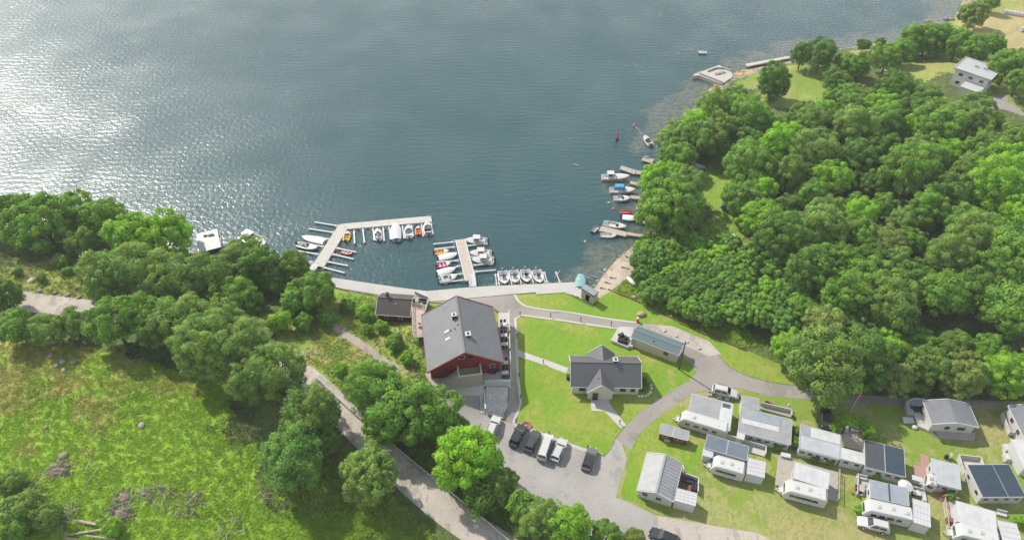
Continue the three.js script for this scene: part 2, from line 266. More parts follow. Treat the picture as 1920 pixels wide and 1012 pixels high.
// ---------------------------------------------------------------- the lake
{
  const N = 2048, T = 44, hx = new Float32Array(N * N), hz = new Float32Array(N * N), r = rng(5);
  for (let w = 0; w < 130; w++) {
    const len = 0.3 * Math.pow(8, r()), wind = 2.2 + (r() - 0.5) * 2.3;
    const kx = Math.round(T / len * Math.cos(wind)), kz = Math.round(T / len * Math.sin(wind)), ph = r() * 6.283, amp = 0.0072 * (0.6 + 0.8 * r());
    const k = Math.hypot(kx, kz) || 1, c = new Float32Array(N), s = new Float32Array(N), c2 = new Float32Array(N), s2 = new Float32Array(N);
    for (let i = 0; i < N; i++) { c[i] = Math.cos(6.28318 * kx * i / N + ph); s[i] = Math.sin(6.28318 * kx * i / N + ph); c2[i] = Math.cos(6.28318 * kz * i / N); s2[i] = Math.sin(6.28318 * kz * i / N); }
    const ax = amp * kx / k, az = amp * kz / k;
    for (let j = 0; j < N; j++) for (let i = 0; i < N; i++) { const v = c[i] * c2[j] - s[i] * s2[j]; hx[j * N + i] += ax * v; hz[j * N + i] += az * v; }
  }
  const d = new Uint8Array(N * N * 4);
  for (let k = 0; k < N * N; k++) { const n = new THREE.Vector3(-hx[k], -hz[k], 1).normalize(); d[k * 4] = (n.x * 0.5 + 0.5) * 255; d[k * 4 + 1] = (n.y * 0.5 + 0.5) * 255; d[k * 4 + 2] = (n.z * 0.5 + 0.5) * 255; d[k * 4 + 3] = 255; }
  const nm = new THREE.DataTexture(d, N, N); nm.wrapS = nm.wrapT = THREE.RepeatWrapping; nm.magFilter = THREE.LinearFilter; nm.needsUpdate = true;
  nm.repeat.set(1 / T, 1 / T);
  const wx = axis(-200, 200, 2900).filter((v, i) => Math.abs(v) > 200 || v % 2 === 0), wz = axis(-320, -25, 2900).filter(v => v < -320 || v > -25 || v % 2 === 0).filter(v => v < 0);
  const P = [], Nn = [], U = [], I = [];
  wz.forEach(z => wx.forEach(x => {
    P.push(x, 0, z); U.push(x, z);
    const a = (ns(NB, x / 130, z / 90) - 0.5), b = (ns(NB, x / 110 + 0.5, z / 120 + 0.2) - 0.5);
    const n = new THREE.Vector3(a * 0.09, 1, b * 0.09).normalize(); Nn.push(n.x, n.y, n.z);
  }));
  for (let j = 0; j + 1 < wz.length; j++) for (let i = 0; i + 1 < wx.length; i++) { const a = j * wx.length + i, b = a + 1, c = a + wx.length, e = c + 1; I.push(a, c, b, b, c, e); }
  const g = new THREE.BufferGeometry();
  g.setAttribute('position', new THREE.Float32BufferAttribute(P, 3)); g.setAttribute('normal', new THREE.Float32BufferAttribute(Nn, 3)); g.setAttribute('uv', new THREE.Float32BufferAttribute(U, 2)); g.setIndex(I);
  structure('lake', 'rippled lake water, teal in the bay', g, new THREE.MeshPhysicalMaterial({ color: col([1, 1, 1]), roughness: 0.27, ior: 1.52, transmission: 1, thickness: 0, normalMap: nm, normalScale: new THREE.Vector2(1, 1) }));
  const body = g.clone().translate(0, -0.06, 0); body.setAttribute('normal', new THREE.Float32BufferAttribute(Nn.map((_, i) => i % 3 === 1 ? 1 : 0), 3));
  structure('lake_water', 'teal cloudy water of the lake below its surface', body, new THREE.MeshStandardMaterial({ color: col([0.002, 0.08, 0.093]), roughness: 1, transparent: true, opacity: 0.52 }));
}

// ---------------------------------------------------------------- sheets laid on the terrain
function cut(poly, nx, nz, c) {                                     // the part of a polygon where nx*x + nz*z <= c
  const out = [];
  for (let i = 0, j = poly.length - 1; i < poly.length; j = i++) {
    const a = poly[j], b = poly[i], da = nx * a[0] + nz * a[1] - c, db = nx * b[0] + nz * b[1] - c;
    if (da <= 0) { if (db <= 0) out.push(b); else { const t = da / (da - db); out.push([lerp(a[0], b[0], t), lerp(a[1], b[1], t)]); } }
    else if (db <= 0) { const t = da / (da - db); out.push([lerp(a[0], b[0], t), lerp(a[1], b[1], t)], b); }
  }
  return out;
}
function soften(P, times = 2, keep = () => false) {                 // rounds the corners of an outline
  for (let t = 0; t < times; t++) { const o = []; P.forEach((p, i) => { const q = P[(i + 1) % P.length]; o.push([lerp(p[0], q[0], 0.25), lerp(p[1], q[1], 0.25)], [lerp(p[0], q[0], 0.75), lerp(p[1], q[1], 0.75)]); }); P = o; }
  return P;
}
function drape(poly, lift, height = ground) {
  const P = [], N = [], U = [], zs = poly.map(p => p[1]);
  for (let j = Math.floor(Math.min(...zs)); j < Math.max(...zs); j++) {
    const row = cut(cut(poly, 0, 1, j + 1), 0, -1, -j);
    if (row.length < 3) continue;
    const xs = row.map(p => p[0]);
    for (let i = Math.floor(Math.min(...xs)); i < Math.max(...xs); i++) {
      const cell = cut(cut(row, 1, 0, i + 1), -1, 0, -i);
      if (cell.length < 3) continue;
      for (const s of [1, -1]) {
        let t = cut(cell, s, s, s * (i + j + 1)).filter((p, k, a) => { const q = a[(k + 1) % a.length]; return Math.hypot(p[0] - q[0], p[1] - q[1]) > 1e-4; });
        if (t.length < 3) continue;
        const sh = t.map(p => new THREE.Vector2(...p));
        for (const tri of THREE.ShapeUtils.triangulateShape(sh, [])) {
          const [a, b, c] = tri.map(k => t[k]), o = (b[0] - a[0]) * (c[1] - a[1]) - (b[1] - a[1]) * (c[0] - a[0]);
          if (Math.abs(o) < 1e-6) continue;
          for (const p of o > 0 ? [a, c, b] : [a, b, c]) { P.push(p[0], height(p[0], p[1]) + lift, p[1]); N.push(...slopeNormal(p[0], p[1])); U.push(p[0], p[1]); }
        }
      }
    }
  }
  const g = new THREE.BufferGeometry();
  g.setAttribute('position', new THREE.Float32BufferAttribute(P, 3)); g.setAttribute('normal', new THREE.Float32BufferAttribute(N, 3)); g.setAttribute('uv', new THREE.Float32BufferAttribute(U, 2));
  return g;
}
function band(line, w0, w1 = w0) {                                   // a strip along a line of points, w0 to its left and w1 to its right
  const L = [], R = [];
  line.forEach((p, i) => { const a = line[Math.max(i - 1, 0)], b = line[Math.min(i + 1, line.length - 1)], dx = b[0] - a[0], dz = b[1] - a[1], l = Math.hypot(dx, dz); L.push([p[0] + dz / l * w0, p[1] - dx / l * w0]); R.unshift([p[0] - dz / l * w1, p[1] + dx / l * w1]); });
  return [...L, ...R];
}
function curve(line, n = 6) { const c = new THREE.CatmullRomCurve3(line.map(p => new THREE.Vector3(p[0], 0, p[1])), false, 'centripetal'); return c.getPoints(line.length * n).map(p => [p.x, p.z]); }
const tiled = (t, m) => { t.repeat.set(1 / m, 1 / m); return t; };
const tileTex = (N, m, fn) => tiled(colourTexture(N, N, (i, j) => fn(i / N, j / N)), m);
const lawnMap = tileTex(1024, 60, (u, v) => { const a = ns(NA, u, v), b = ns(NB, u * 2, v * 2), c = ns(NC, u * 4, v * 4); const m = 0.5 + 0.5 * Math.sin((u * 0.8 + v * 0.6) * 60 * 3.4 + a * 5), q = mix3(mix3([0.155, 0.285, 0.014], [0.245, 0.295, 0.04], smooth(0.42, 0.72, a * 0.65 + b * 0.35)), [0.115, 0.22, 0.012], 0.5 * smooth(0.42, 0.7, c)); return mix3(q, [0.3, 0.3, 0.075], 0.45 * smooth(0.68, 0.82, b) + 0.07 * m); });
const dryMap = (() => { const tracks = [[[37.97,-62.92], 9], [[39.18,-57.14], 14], [[54.45,-57.07], 22], [[48.84,-73.45], 30]];
  return tileTex(1024, 78, (u, v) => { const x = u * 78, z = v * 78; const a = ns(NA, u + 0.13, v + 0.4), b = ns(NB, u * 2 + 0.3, v * 2), c = ns(NC, u * 5, v * 5); let q = mix3([0.31, 0.285, 0.11], [0.185, 0.265, 0.03], smooth(0.34, 0.56, a * 0.55 + b * 0.45)); return mix3(mix3(q, [0.38, 0.32, 0.17], 0.5 * smooth(0.6, 0.72, b)), [0.16, 0.2, 0.04], 0.45 * smooth(0.5, 0.7, c)); }); })();
const asphaltMap = tileTex(1024, 24, (u, v) => { const a = ns(NA, u, v), c = ns(NC, u * 3, v * 3), b = ns(NB, u, v); const k = 0.285 + 0.06 * (a - 0.5) + 0.05 * (c - 0.5); return mix3([k * 1.05, k, k * 0.95], [k * 0.86, k * 0.83, k * 0.79], smooth(0.7, 0.84, b)); });
const gravelMap = tileTex(1024, 18, (u, v) => { const a = ns(NA, u, v), c = ns(NC, u * 3, v * 3), b = ns(NB, u * 2, v); const k = 0.35 + 0.1 * (a - 0.5) + 0.09 * (c - 0.5); return mix3([k * 1.12, k, k * 0.88], [k * 0.86, k * 0.76, k * 0.66], smooth(0.6, 0.78, b)); });
const concreteMap = tileTex(1024, 22, (u, v) => { const a = ns(NA, u, v), c = ns(NC, u * 3, v * 3); const k = 0.395 + 0.09 * (a - 0.5) + 0.05 * (c - 0.5); return [k * 1.02, k * 0.985, k * 0.93]; });
const M = {
  lawn: mat('#fff', 0.95, { map: lawnMap, bumpMap: relief(3), bumpScale: 0.1 }),
  dry: mat('#fff', 0.95, { map: dryMap, bumpMap: relief(4), bumpScale: 0.12 }),
  asphalt: mat('#fff', 0.9, { map: asphaltMap }),
  gravel: mat('#fff', 0.95, { map: gravelMap, bumpMap: relief(2), bumpScale: 0.05 }),
  concrete: mat('#fff', 0.85, { map: concreteMap }),
};
console.log('sheets');
// caravan field and lawns
const DRYP = [[18.48,-70.2],[19.49,-66.99],[17.35,-61.53],[16.81,-59.7],[18.81,-58.95],[23.12,-56.55],[27.89,-55.65],[38.33,-53.59],[43.99,-50.12],[83.41,-49.83],[98.72,-78.14],[71.52,-78.93],[54.62,-80.34],[47.11,-81.12],[41.87,-82.63],[37.53,-82.18],[34.36,-81.51],[30.14,-79.13],[26.49,-76.25],[22.47,-72.44]];
structure('caravan_field', 'dry mown grass of the caravan field', drape(DRYP, 0.03), M.dry);
structure('grass_verge', 'lush green grass strip round the grey gabled cabin', drape(soften([[19.92,-68.27],[22.47,-72.44],[26.33,-75.79],[30.83,-78.64],[31.92,-77.2],[29.22,-73.71],[33.97,-69.38],[30.4,-64.96],[30.05,-58.2],[25.59,-57.1],[19.87,-59.15],[17.48,-59.51],[18.35,-62.54],[19.89,-65.1]]), 0.045), M.lawn);
const LAWN1 = [[1.12,-105.82],[2.33,-104.2],[4.2,-103.43],[25.27,-99.16],[26.19,-98.81],[31.98,-96.76],[37.45,-94.09],[39.7,-90.38],[41.53,-87.02],[44.13,-85.11],[48.7,-83.45],[56.94,-81.61],[59.15,-82.43],[52.55,-86.75],[47.34,-90.13],[43.75,-92.46],[38.29,-96.33],[31.03,-101.01],[24.35,-106.78],[21.31,-108.89],[18.87,-106.85],[16.8,-103.56],[11.17,-107.94],[5.17,-107.14],[5.07,-107.78],[0.68,-107.47]];
structure('lake_lawn', 'mown lawn between the lane and the lake', drape(LAWN1, 0.035), M.lawn);
const LAWN2 = [[0.65,-99.98],[2.07,-101.11],[21.19,-97.3],[24.57,-97.06],[32.07,-90.89],[34.18,-87.67],[34.79,-85.47],[32.67,-83.62],[27.05,-79.96],[22.79,-76.48],[20.09,-73.75],[17.95,-71.29],[16.98,-69.01],[15.77,-67.85],[14.6,-68.07],[7.23,-71.05],[0.75,-74.03],[1.65,-79],[1.2,-83.7],[0.94,-91.78]];
structure('cottage_lawn', 'bright mown lawn round the white cottage', drape(LAWN2, 0.035), M.lawn);
structure('quay_grass', 'mown grass beside the quay and the brown cabin', drape([[-41.11,-110.56],[-36.16,-108.69],[-28.41,-106.41],[-28.48,-102.41],[-32.98,-103.15],[-36.61,-105.24]], 0.035), M.lawn);
structure('house_grass', 'mown grass behind the red house', drape([[-17.45,-104.83],[-11.29,-104.13],[-8.78,-102.2],[-17.25,-99.29]], 0.035), M.lawn);
structure('corner_grass', 'small grass patch at the corner of the red house', drape([[-6.07,-103.24],[-3.51,-102.45],[-1.73,-99.79],[-3.24,-99.17]], 0.035), M.lawn);
structure('brush_bank', 'long grass bank below the leafy thicket', drape([[21.33,-109.05],[24.37,-106.93],[31.05,-101.16],[38.32,-96.47],[43.78,-92.6],[48.14,-93.47],[43.09,-99.21],[32.3,-105.67],[26.57,-112.81]], 0.03), mat('#fff', 0.95, { map: tiled(lawnMap.clone(), 31), bumpMap: relief(5), bumpScale: 0.5 }));
// roads
structure('car_park', 'pale asphalt car park below the red house', drape([[-12.55,-78.86],[-5.96,-79.09],[-5.7,-75.87],[-4.66,-75.83],[-1.52,-74.85],[0.09,-74.25],[7.23,-70.94],[12.82,-68.6],[15.75,-67.63],[17.07,-69.01],[18.04,-71.29],[19.04,-70.21],[19.61,-67.2],[17.45,-61.63],[16.91,-59.79],[18.82,-59.04],[23.13,-56.64],[23,-54.56],[21.74,-51.05],[11.59,-52.66],[5.05,-55.59],[0,-61.63],[-5.42,-67.56],[-10.32,-74.05]], 0.05), M.asphalt);
const laneM = mat([0.84, 0.8, 0.77], 0.9, { map: asphaltMap });
structure('lane', 'asphalt lane from the quay past the cottage', drape([[-17.16,-105.35],[-11.16,-105.81],[0.45,-107.48],[1.12,-105.82],[2.33,-104.05],[4.19,-103.28],[25.25,-99.01],[31.96,-96.62],[37.42,-93.95],[39.67,-90.24],[41.5,-86.9],[44.1,-84.99],[48.67,-83.32],[56.9,-81.48],[64.31,-80.25],[71.7,-79.4],[80.75,-78.44],[98.44,-77.59],[97.93,-76.6],[86.88,-76.59],[81.83,-76.59],[70.41,-77.79],[62.65,-78.25],[54.3,-79.27],[47.18,-80.26],[41.79,-82.26],[37.48,-81.93],[34.34,-81.38],[31.52,-79.84],[26.48,-76.14],[22.24,-72.11],[20.47,-69.03],[19.2,-70],[18.03,-71.18],[20.09,-73.75],[22.8,-76.59],[27.05,-79.96],[32.69,-83.75],[34.81,-85.6],[34.2,-87.8],[32.09,-91.02],[24.59,-97.21],[21.21,-97.45],[2.08,-101.26],[0.65,-100.14],[0.83,-91.78],[1.1,-83.7],[1.55,-79],[0.09,-74.25],[-1.52,-74.95],[-0.58,-78.34],[-0.48,-80.79],[-0.31,-91.58],[-0.76,-99.8],[-1.74,-101.04],[-3.3,-102.93]], 0.055), laneM);
structure('gravel_drive', 'worn gravel drive at the foot of the car park', drape([[23.15,-56.73],[27.91,-55.74],[38.35,-53.67],[43.99,-50.12],[19.58,-50.18],[22.81,-54.38]], 0.045), M.gravel);
structure('beach', 'pebble beach beside the shore hut', drape([[15.43,-108.95],[18.59,-106.23],[21.52,-108.73],[25.73,-113.51],[29.25,-119.23],[32.15,-124.68],[33.76,-129.13],[32.72,-130.64],[30.13,-126.92],[26.57,-122.78],[23.13,-118.62],[19.98,-114.06],[17.27,-109.4]], 0.02), mat([1.05, 0.97, 0.9], 0.95, { map: gravelMap, bumpMap: relief(2), bumpScale: 0.1 }));
structure('gravel_patch', 'sandy gravel strip beside the turquoise-roofed cabin', drape([[25.45,-98.85],[32.35,-97.76],[38.85,-93.78],[40.41,-90.35],[38.06,-89.88],[35.33,-91.73],[28.73,-96.35]], 0.062), M.gravel);
const ROAD = curve([[-119.97,-104.07],[-107.99,-102.98],[-100.05,-101.33],[-91.42,-99.96],[-82.25,-98.57],[-65.31,-95.32],[-49.23,-89.03],[-38.95,-82.9],[-33.26,-78.14],[-26.77,-71.69],[-19.4,-64.53],[-11.85,-57.86],[-4.94,-52.99],[0,-49.41]], 5);
structure('gravel_road', 'unpaved road along the hillside', drape(band(ROAD, 2.5), 0.05), M.gravel);
const TRACK = [[-36.92,-97.25],[-34.86,-97.66],[-27.72,-91.27],[-19.33,-83.78],[-20.2,-82.89],[-27.37,-88.84],[-33.29,-93.49]];
structure('track', 'dark gravel track on the weedy slope', drape(soften(TRACK), 0.05), mat([0.75, 0.72, 0.7], 0.95, { map: gravelMap }));
// concrete: quay, kerbs, paths
const QUAY = [[-41.88,-113.22],[-23.54,-109.48],[-18.12,-108.53],[-7.86,-109.8],[13.87,-111.25],[14.7,-109.96],[15.8,-109.32],[18.3,-105.41],[16.83,-103.73],[11.19,-108.21],[5.19,-107.58],[5.09,-108.21],[0.68,-107.74],[-11.2,-106.18],[-17.2,-105.56],[-20.26,-106.02],[-28.64,-107.58],[-36.37,-109.32],[-41.48,-111.09]];
{
  const sh = new THREE.Shape(QUAY.map(([x, z]) => new THREE.Vector2(x, -z)));
  const g = new THREE.ExtrudeGeometry(sh, { depth: 3.4, bevelEnabled: true, bevelSize: 0.05, bevelThickness: 0.05, bevelSegments: 1 }).rotateX(-Math.PI / 2).translate(0, 0.98 - 3.45, 0);
  structure('quay', 'pale concrete quay along the bay', g, M.concrete);
}
const path = (name, label, P, lift = 0.075) => structure(name, label, drape(P, lift), M.concrete);
path('kerb', 'pale concrete kerb along the north side of the lane', band(curve([[0.56,-107.48],[1.12,-105.82],[2.33,-104.2],[4.2,-103.43],[13.13,-101.68],[25.25,-99.01]]), 0.22), 0.1);
structure('kerb_south', 'pale concrete kerb along the cottage lawn', drape(band([[21.21,-97.45],[12.96,-99.07],[2.08,-101.26],[0.65,-100.14],[0.85,-96.08],[0.94,-91.78],[1.01,-87.06],[1.2,-83.7],[1.38,-81.38],[1.6,-79],[0.96,-76.58],[0.19,-74.25]], 0.24), 0.1), M.concrete);
structure('kerb_car_park', 'pale concrete strip between car park and lawn', drape(band([[0.19,-74.25],[3.74,-72.67],[7.23,-71.05],[12.74,-68.82],[14.59,-67.96]], 0.35), 0.09), M.concrete);
structure('footpath', 'concrete footpath crossing the lawn to the cottage', drape([[0.83,-91.92],[10.75,-87.06],[10.27,-85.77],[0.93,-90.26]], 0.06), M.concrete);
structure('door_path', 'concrete path from the cottage door to the lane', drape([[14.37,-81.39],[17.81,-81.37],[17.74,-78.69],[20.22,-74.09],[19.2,-73.41],[16.71,-77.03],[14.32,-77.13]], 0.06), M.concrete);
structure('forecourt', 'concrete forecourt in front of the red house', drape([[-16.07,-82.94],[-1.97,-84.12],[-0.3,-84.75],[-0.29,-80.8],[-5.03,-80.73],[-5.96,-79],[-12.55,-78.86],[-14.25,-80.27]], 0.06), M.concrete);

// ---------------------------------------------------------------- trees
// a crown of unit radius: clumps of leaf sprays on limbs, its middle at y = 1.25
function makeCrown(seed, { clumps = 80, leaves = 150, tall = 1, size = 0.05, lump = 0.3, flat = 0.8, low = -0.6, ragged = 0.22, core = 0.3 }) {
  const r = rng(seed), P = [], N = [], C = [], I = [], v = new THREE.Vector3(), d = new THREE.Vector3(), n = new THREE.Vector3(), t = new THREE.Vector3(), b = new THREE.Vector3();
  const rv = () => { let x, y, z, l; do { x = r() * 2 - 1; y = r() * 2 - 1; z = r() * 2 - 1; l = x * x + y * y + z * z; } while (l > 1 || l < 0.01); l = Math.sqrt(l); return [x / l, y / l, z / l]; };
  const lobes = Array.from({ length: 7 }, () => [...rv(), (r() - 0.35) * ragged]);
  for (let c = 0; c < clumps; c++) {
    const y0 = 1 - (c + 0.5) / clumps * (1 - low), a = c * 2.39996 + r() * 0.6, h = Math.sqrt(Math.max(0, 1 - y0 * y0));
    d.set(Math.cos(a) * h + (r() - 0.5) * 0.25, y0 + (r() - 0.5) * 0.2, Math.sin(a) * h + (r() - 0.5) * 0.25).normalize();
    let out = 0.78 - lump * 0.4 + (r() - 0.5) * ragged;
    for (const [x, y, z, k] of lobes) out += k * Math.max(0, d.x * x + d.y * y + d.z * z) ** 3;
    if (r() < core) out *= 0.55 + 0.3 * r();
    const cx = d.x * out, cy = d.y * out * tall, cz = d.z * out, rc = lump * (0.7 + 0.6 * r());
    const tint = 0.82 + 0.36 * r(), warm = (r() - 0.5) * 0.22;
    for (let k = 0; k < leaves; k++) {
      const q = rv();
      n.set(q[0] + d.x * 0.55, q[1] + d.y * 0.4 + 0.35, q[2] + d.z * 0.55).normalize();
      const rr = rc * (0.62 + 0.42 * Math.sqrt(r())) * (1 + 0.25 * Math.sin(q[0] * 9 + c) * Math.sin(q[2] * 9));
      v.set(cx + n.x * rr, 1.25 * 1 + cy + n.y * rr * flat, cz + n.z * rr);
      const w = rv(); b.set(n.x + w[0] * 0.75, n.y + w[1] * 0.75, n.z + w[2] * 0.75).normalize();
      const u = rv(); t.set(...u).cross(b).normalize();
      const s = size * (0.65 + 0.7 * r()), o = P.length / 3, e = b.clone().cross(t);
      for (const [x, y] of [[-1, 0], [0, -0.62], [1, 0], [0, 0.62]]) {
        P.push(v.x + (t.x * x + e.x * y) * s, v.y + (t.y * x + e.y * y) * s, v.z + (t.z * x + e.z * y) * s);
        N.push(b.x * 0.5 + n.x * 0.5, b.y * 0.5 + n.y * 0.5, b.z * 0.5 + n.z * 0.5);
        C.push(tint * (1 + warm), tint, tint * (1 - warm));
      }
      I.push(o, o + 1, o + 2, o, o + 2, o + 3);
    }
  }
  const g = new THREE.BufferGeometry();
  g.setAttribute('position', new THREE.Float32BufferAttribute(P, 3)); g.setAttribute('normal', new THREE.Float32BufferAttribute(N, 3)); g.setAttribute('color', new THREE.Float32BufferAttribute(C, 3)); g.setIndex(I);
  return g;
}
function makeTrunk(seed, tall = 1, multi = false) {
  const r = rng(seed), g = [], top = [0.08 * (r() - 0.5), 1.15, 0.08 * (r() - 0.5)];
  g.push(taper([0, -0.12, 0], [0.02, 0.35, 0], 0.085, 0.06, 8), taper([0.02, 0.35, 0], top, 0.06, 0.032, 7));
  for (let k = 0; k < 7; k++) {
    const a = k * 2.4 + r(), y = 0.3 + 0.1 * k, e = [Math.cos(a) * (0.45 + 0.25 * r()), y + (0.35 + 0.35 * r()) * tall, Math.sin(a) * (0.45 + 0.25 * r())];
    g.push(taper([0.01, y, 0], e, 0.034, 0.012, 5));
  }
  if (multi) for (let k = 0; k < 3; k++) { const a = k * 2.1 + r(); g.push(taper([Math.cos(a) * 0.06, -0.12, Math.sin(a) * 0.06], [Math.cos(a) * 0.4, 1.2, Math.sin(a) * 0.4], 0.05, 0.015, 6)); }
  return fuse(g);
}
const leafMat = c => new THREE.MeshPhysicalMaterial({ color: col(c), roughness: 0.82, transmission: 0.5, thickness: 0, side: THREE.DoubleSide, vertexColors: true, specularIntensity: 0.35 });
const LEAF = {
  mid: leafMat([0.211, 0.396, 0.046]), deep: leafMat([0.147, 0.292, 0.037]), bright: leafMat([0.284, 0.517, 0.037]), lime: leafMat([0.314, 0.583, 0.028]),
  grey: leafMat([0.260, 0.407, 0.077]), dull: leafMat([0.216, 0.352, 0.059]), olive: leafMat([0.274, 0.369, 0.077]), blue: leafMat([0.186, 0.363, 0.059]),
};
const LEAFWORD = { mid: 'green', deep: 'dark green', bright: 'bright green', lime: 'vivid yellow-green', grey: 'grey-green', dull: 'dull green', olive: 'olive', blue: 'cool green' };
const bark = mat([0.1, 0.08, 0.06], 0.95);
console.log('crowns');
const CROWNS = {
  round: [1, 2, 3].map(s => makeCrown(s * 31, { clumps: 130, leaves: 120, size: 0.046, lump: 0.2, ragged: 0.36, core: 0.22 })),
  broad: [4, 5].map(s => makeCrown(s * 31, { clumps: 140, leaves: 115, size: 0.043, lump: 0.185, tall: 0.85, ragged: 0.44, core: 0.22 })),
  tall: [6, 7].map(s => makeCrown(s * 31, { clumps: 120, leaves: 120, size: 0.045, lump: 0.21, tall: 1.28, low: -0.8, ragged: 0.34, core: 0.22 })),
  fine: [8, 9].map(s => makeCrown(s * 31, { clumps: 150, leaves: 125, size: 0.037, lump: 0.19, tall: 1.08, ragged: 0.46, core: 0.18 })),
  bush: [10, 11].map(s => makeCrown(s * 31, { clumps: 60, leaves: 110, size: 0.075, lump: 0.3, tall: 0.85, low: -0.95, ragged: 0.35 })),
  laurel: [12, 13].map(s => makeCrown(s * 31, { clumps: 95, leaves: 60, size: 0.088, lump: 0.17, tall: 0.8, low: -0.5, ragged: 0.2 })),
};
const TRUNKS = [makeTrunk(3), makeTrunk(5, 1.2), makeTrunk(9, 1, true)];
const treeRand = rng(77);
let treeCount = 0;
function tree([x, z, R], shape, leaf, label, group, { name = 'broadleaf_tree', category = 'tree', sink = 0, wide = 1, trunk = 0 } = {}) {
  const o = new THREE.Group(), k = treeCount++, set = CROWNS[shape];
  o.name = numbered(name); tag(o, label, category, group);
  const c = new THREE.Mesh(set[k % set.length], LEAF[leaf]), t = new THREE.Mesh(TRUNKS[trunk || k % 2], bark);
  c.name = 'crown'; t.name = 'trunk'; c.castShadow = c.receiveShadow = t.castShadow = t.receiveShadow = true;
  o.add(t, c);
  o.position.set(x, ground(x, z) - sink * R, z); o.rotation.y = treeRand() * 6.28; o.scale.set(R * wide * (0.9 + 0.25 * treeRand()), R * (0.92 + 0.18 * treeRand()), R * wide * (0.9 + 0.25 * treeRand()));
  scene.add(o);
  return o;
}
// the shore wood on the left, from the frame's edge to the harbour
const SHOREWOOD = 'shore trees left of the harbour';
for (const [p, s, l, w] of [
  [[-112.55,-125.93,5.65], 'round', 'deep', 'dark green tree at the far left end of the shore row'],
  [[-103.38,-122.41,6.25], 'broad', 'mid', 'broad green shore tree, second from the left edge'],
  [[-100.84,-128.79,4.37], 'round', 'mid', 'round shore tree rising behind the third and second ones'],
  [[-92.63,-126.67,5.65], 'round', 'mid', 'round green shore tree left of the big bright one'],
  [[-82.37,-118.7,6.15], 'broad', 'bright', 'bright green broad tree, left half of the pair beside the boathouse'],
  [[-75.82,-118.57,6.54], 'broad', 'bright', 'big bright green tree next to the pale boathouse roof'],
  [[-93.69,-119.03,3.35], 'fine', 'grey', 'small silvery tree in front of the bright shore tree'],
  [[-81.02,-104.97,4.99], 'fine', 'grey', 'grey-green tree at the left end of the middle row'],
  [[-75.05,-106.11,5.41], 'fine', 'grey', 'grey-green tree in the middle row, second from left'],
  [[-67.37,-103.11,5.55], 'fine', 'grey', 'tall grey-green tree in the middle row below the boathouse'],
  [[-62.79,-105.35,4.76], 'fine', 'dull', 'dull green tree at the right end of the middle row'],
  [[-57.15,-113.73,4.76], 'fine', 'dull', 'loose dull green tree beside the boathouse gable'],
  [[-52.84,-109.56,4.68], 'tall', 'deep', 'tall dark tree by the moored red and white boat'],
  [[-49.46,-106.88,2.75], 'round', 'deep', 'dark round tree between the boathouse and the long jetty'],
  [[-54.83,-101.11,3.86], 'round', 'mid', 'light round tree in front of the dark shore trees'],
  [[-46.52,-111.81,3.82], 'tall', 'dull', 'upright pale tree beside the foot of the long jetty'],
  [[-39.38,-102.4,4.27], 'round', 'mid', 'full green tree at the left end of the quay'],
  [[-43.15,-101.47,3.47], 'bush', 'mid', 'low leafy tree left of the quay end'],
  
]) tree(p, s, l, w, SHOREWOOD, { sink: 0.3 });
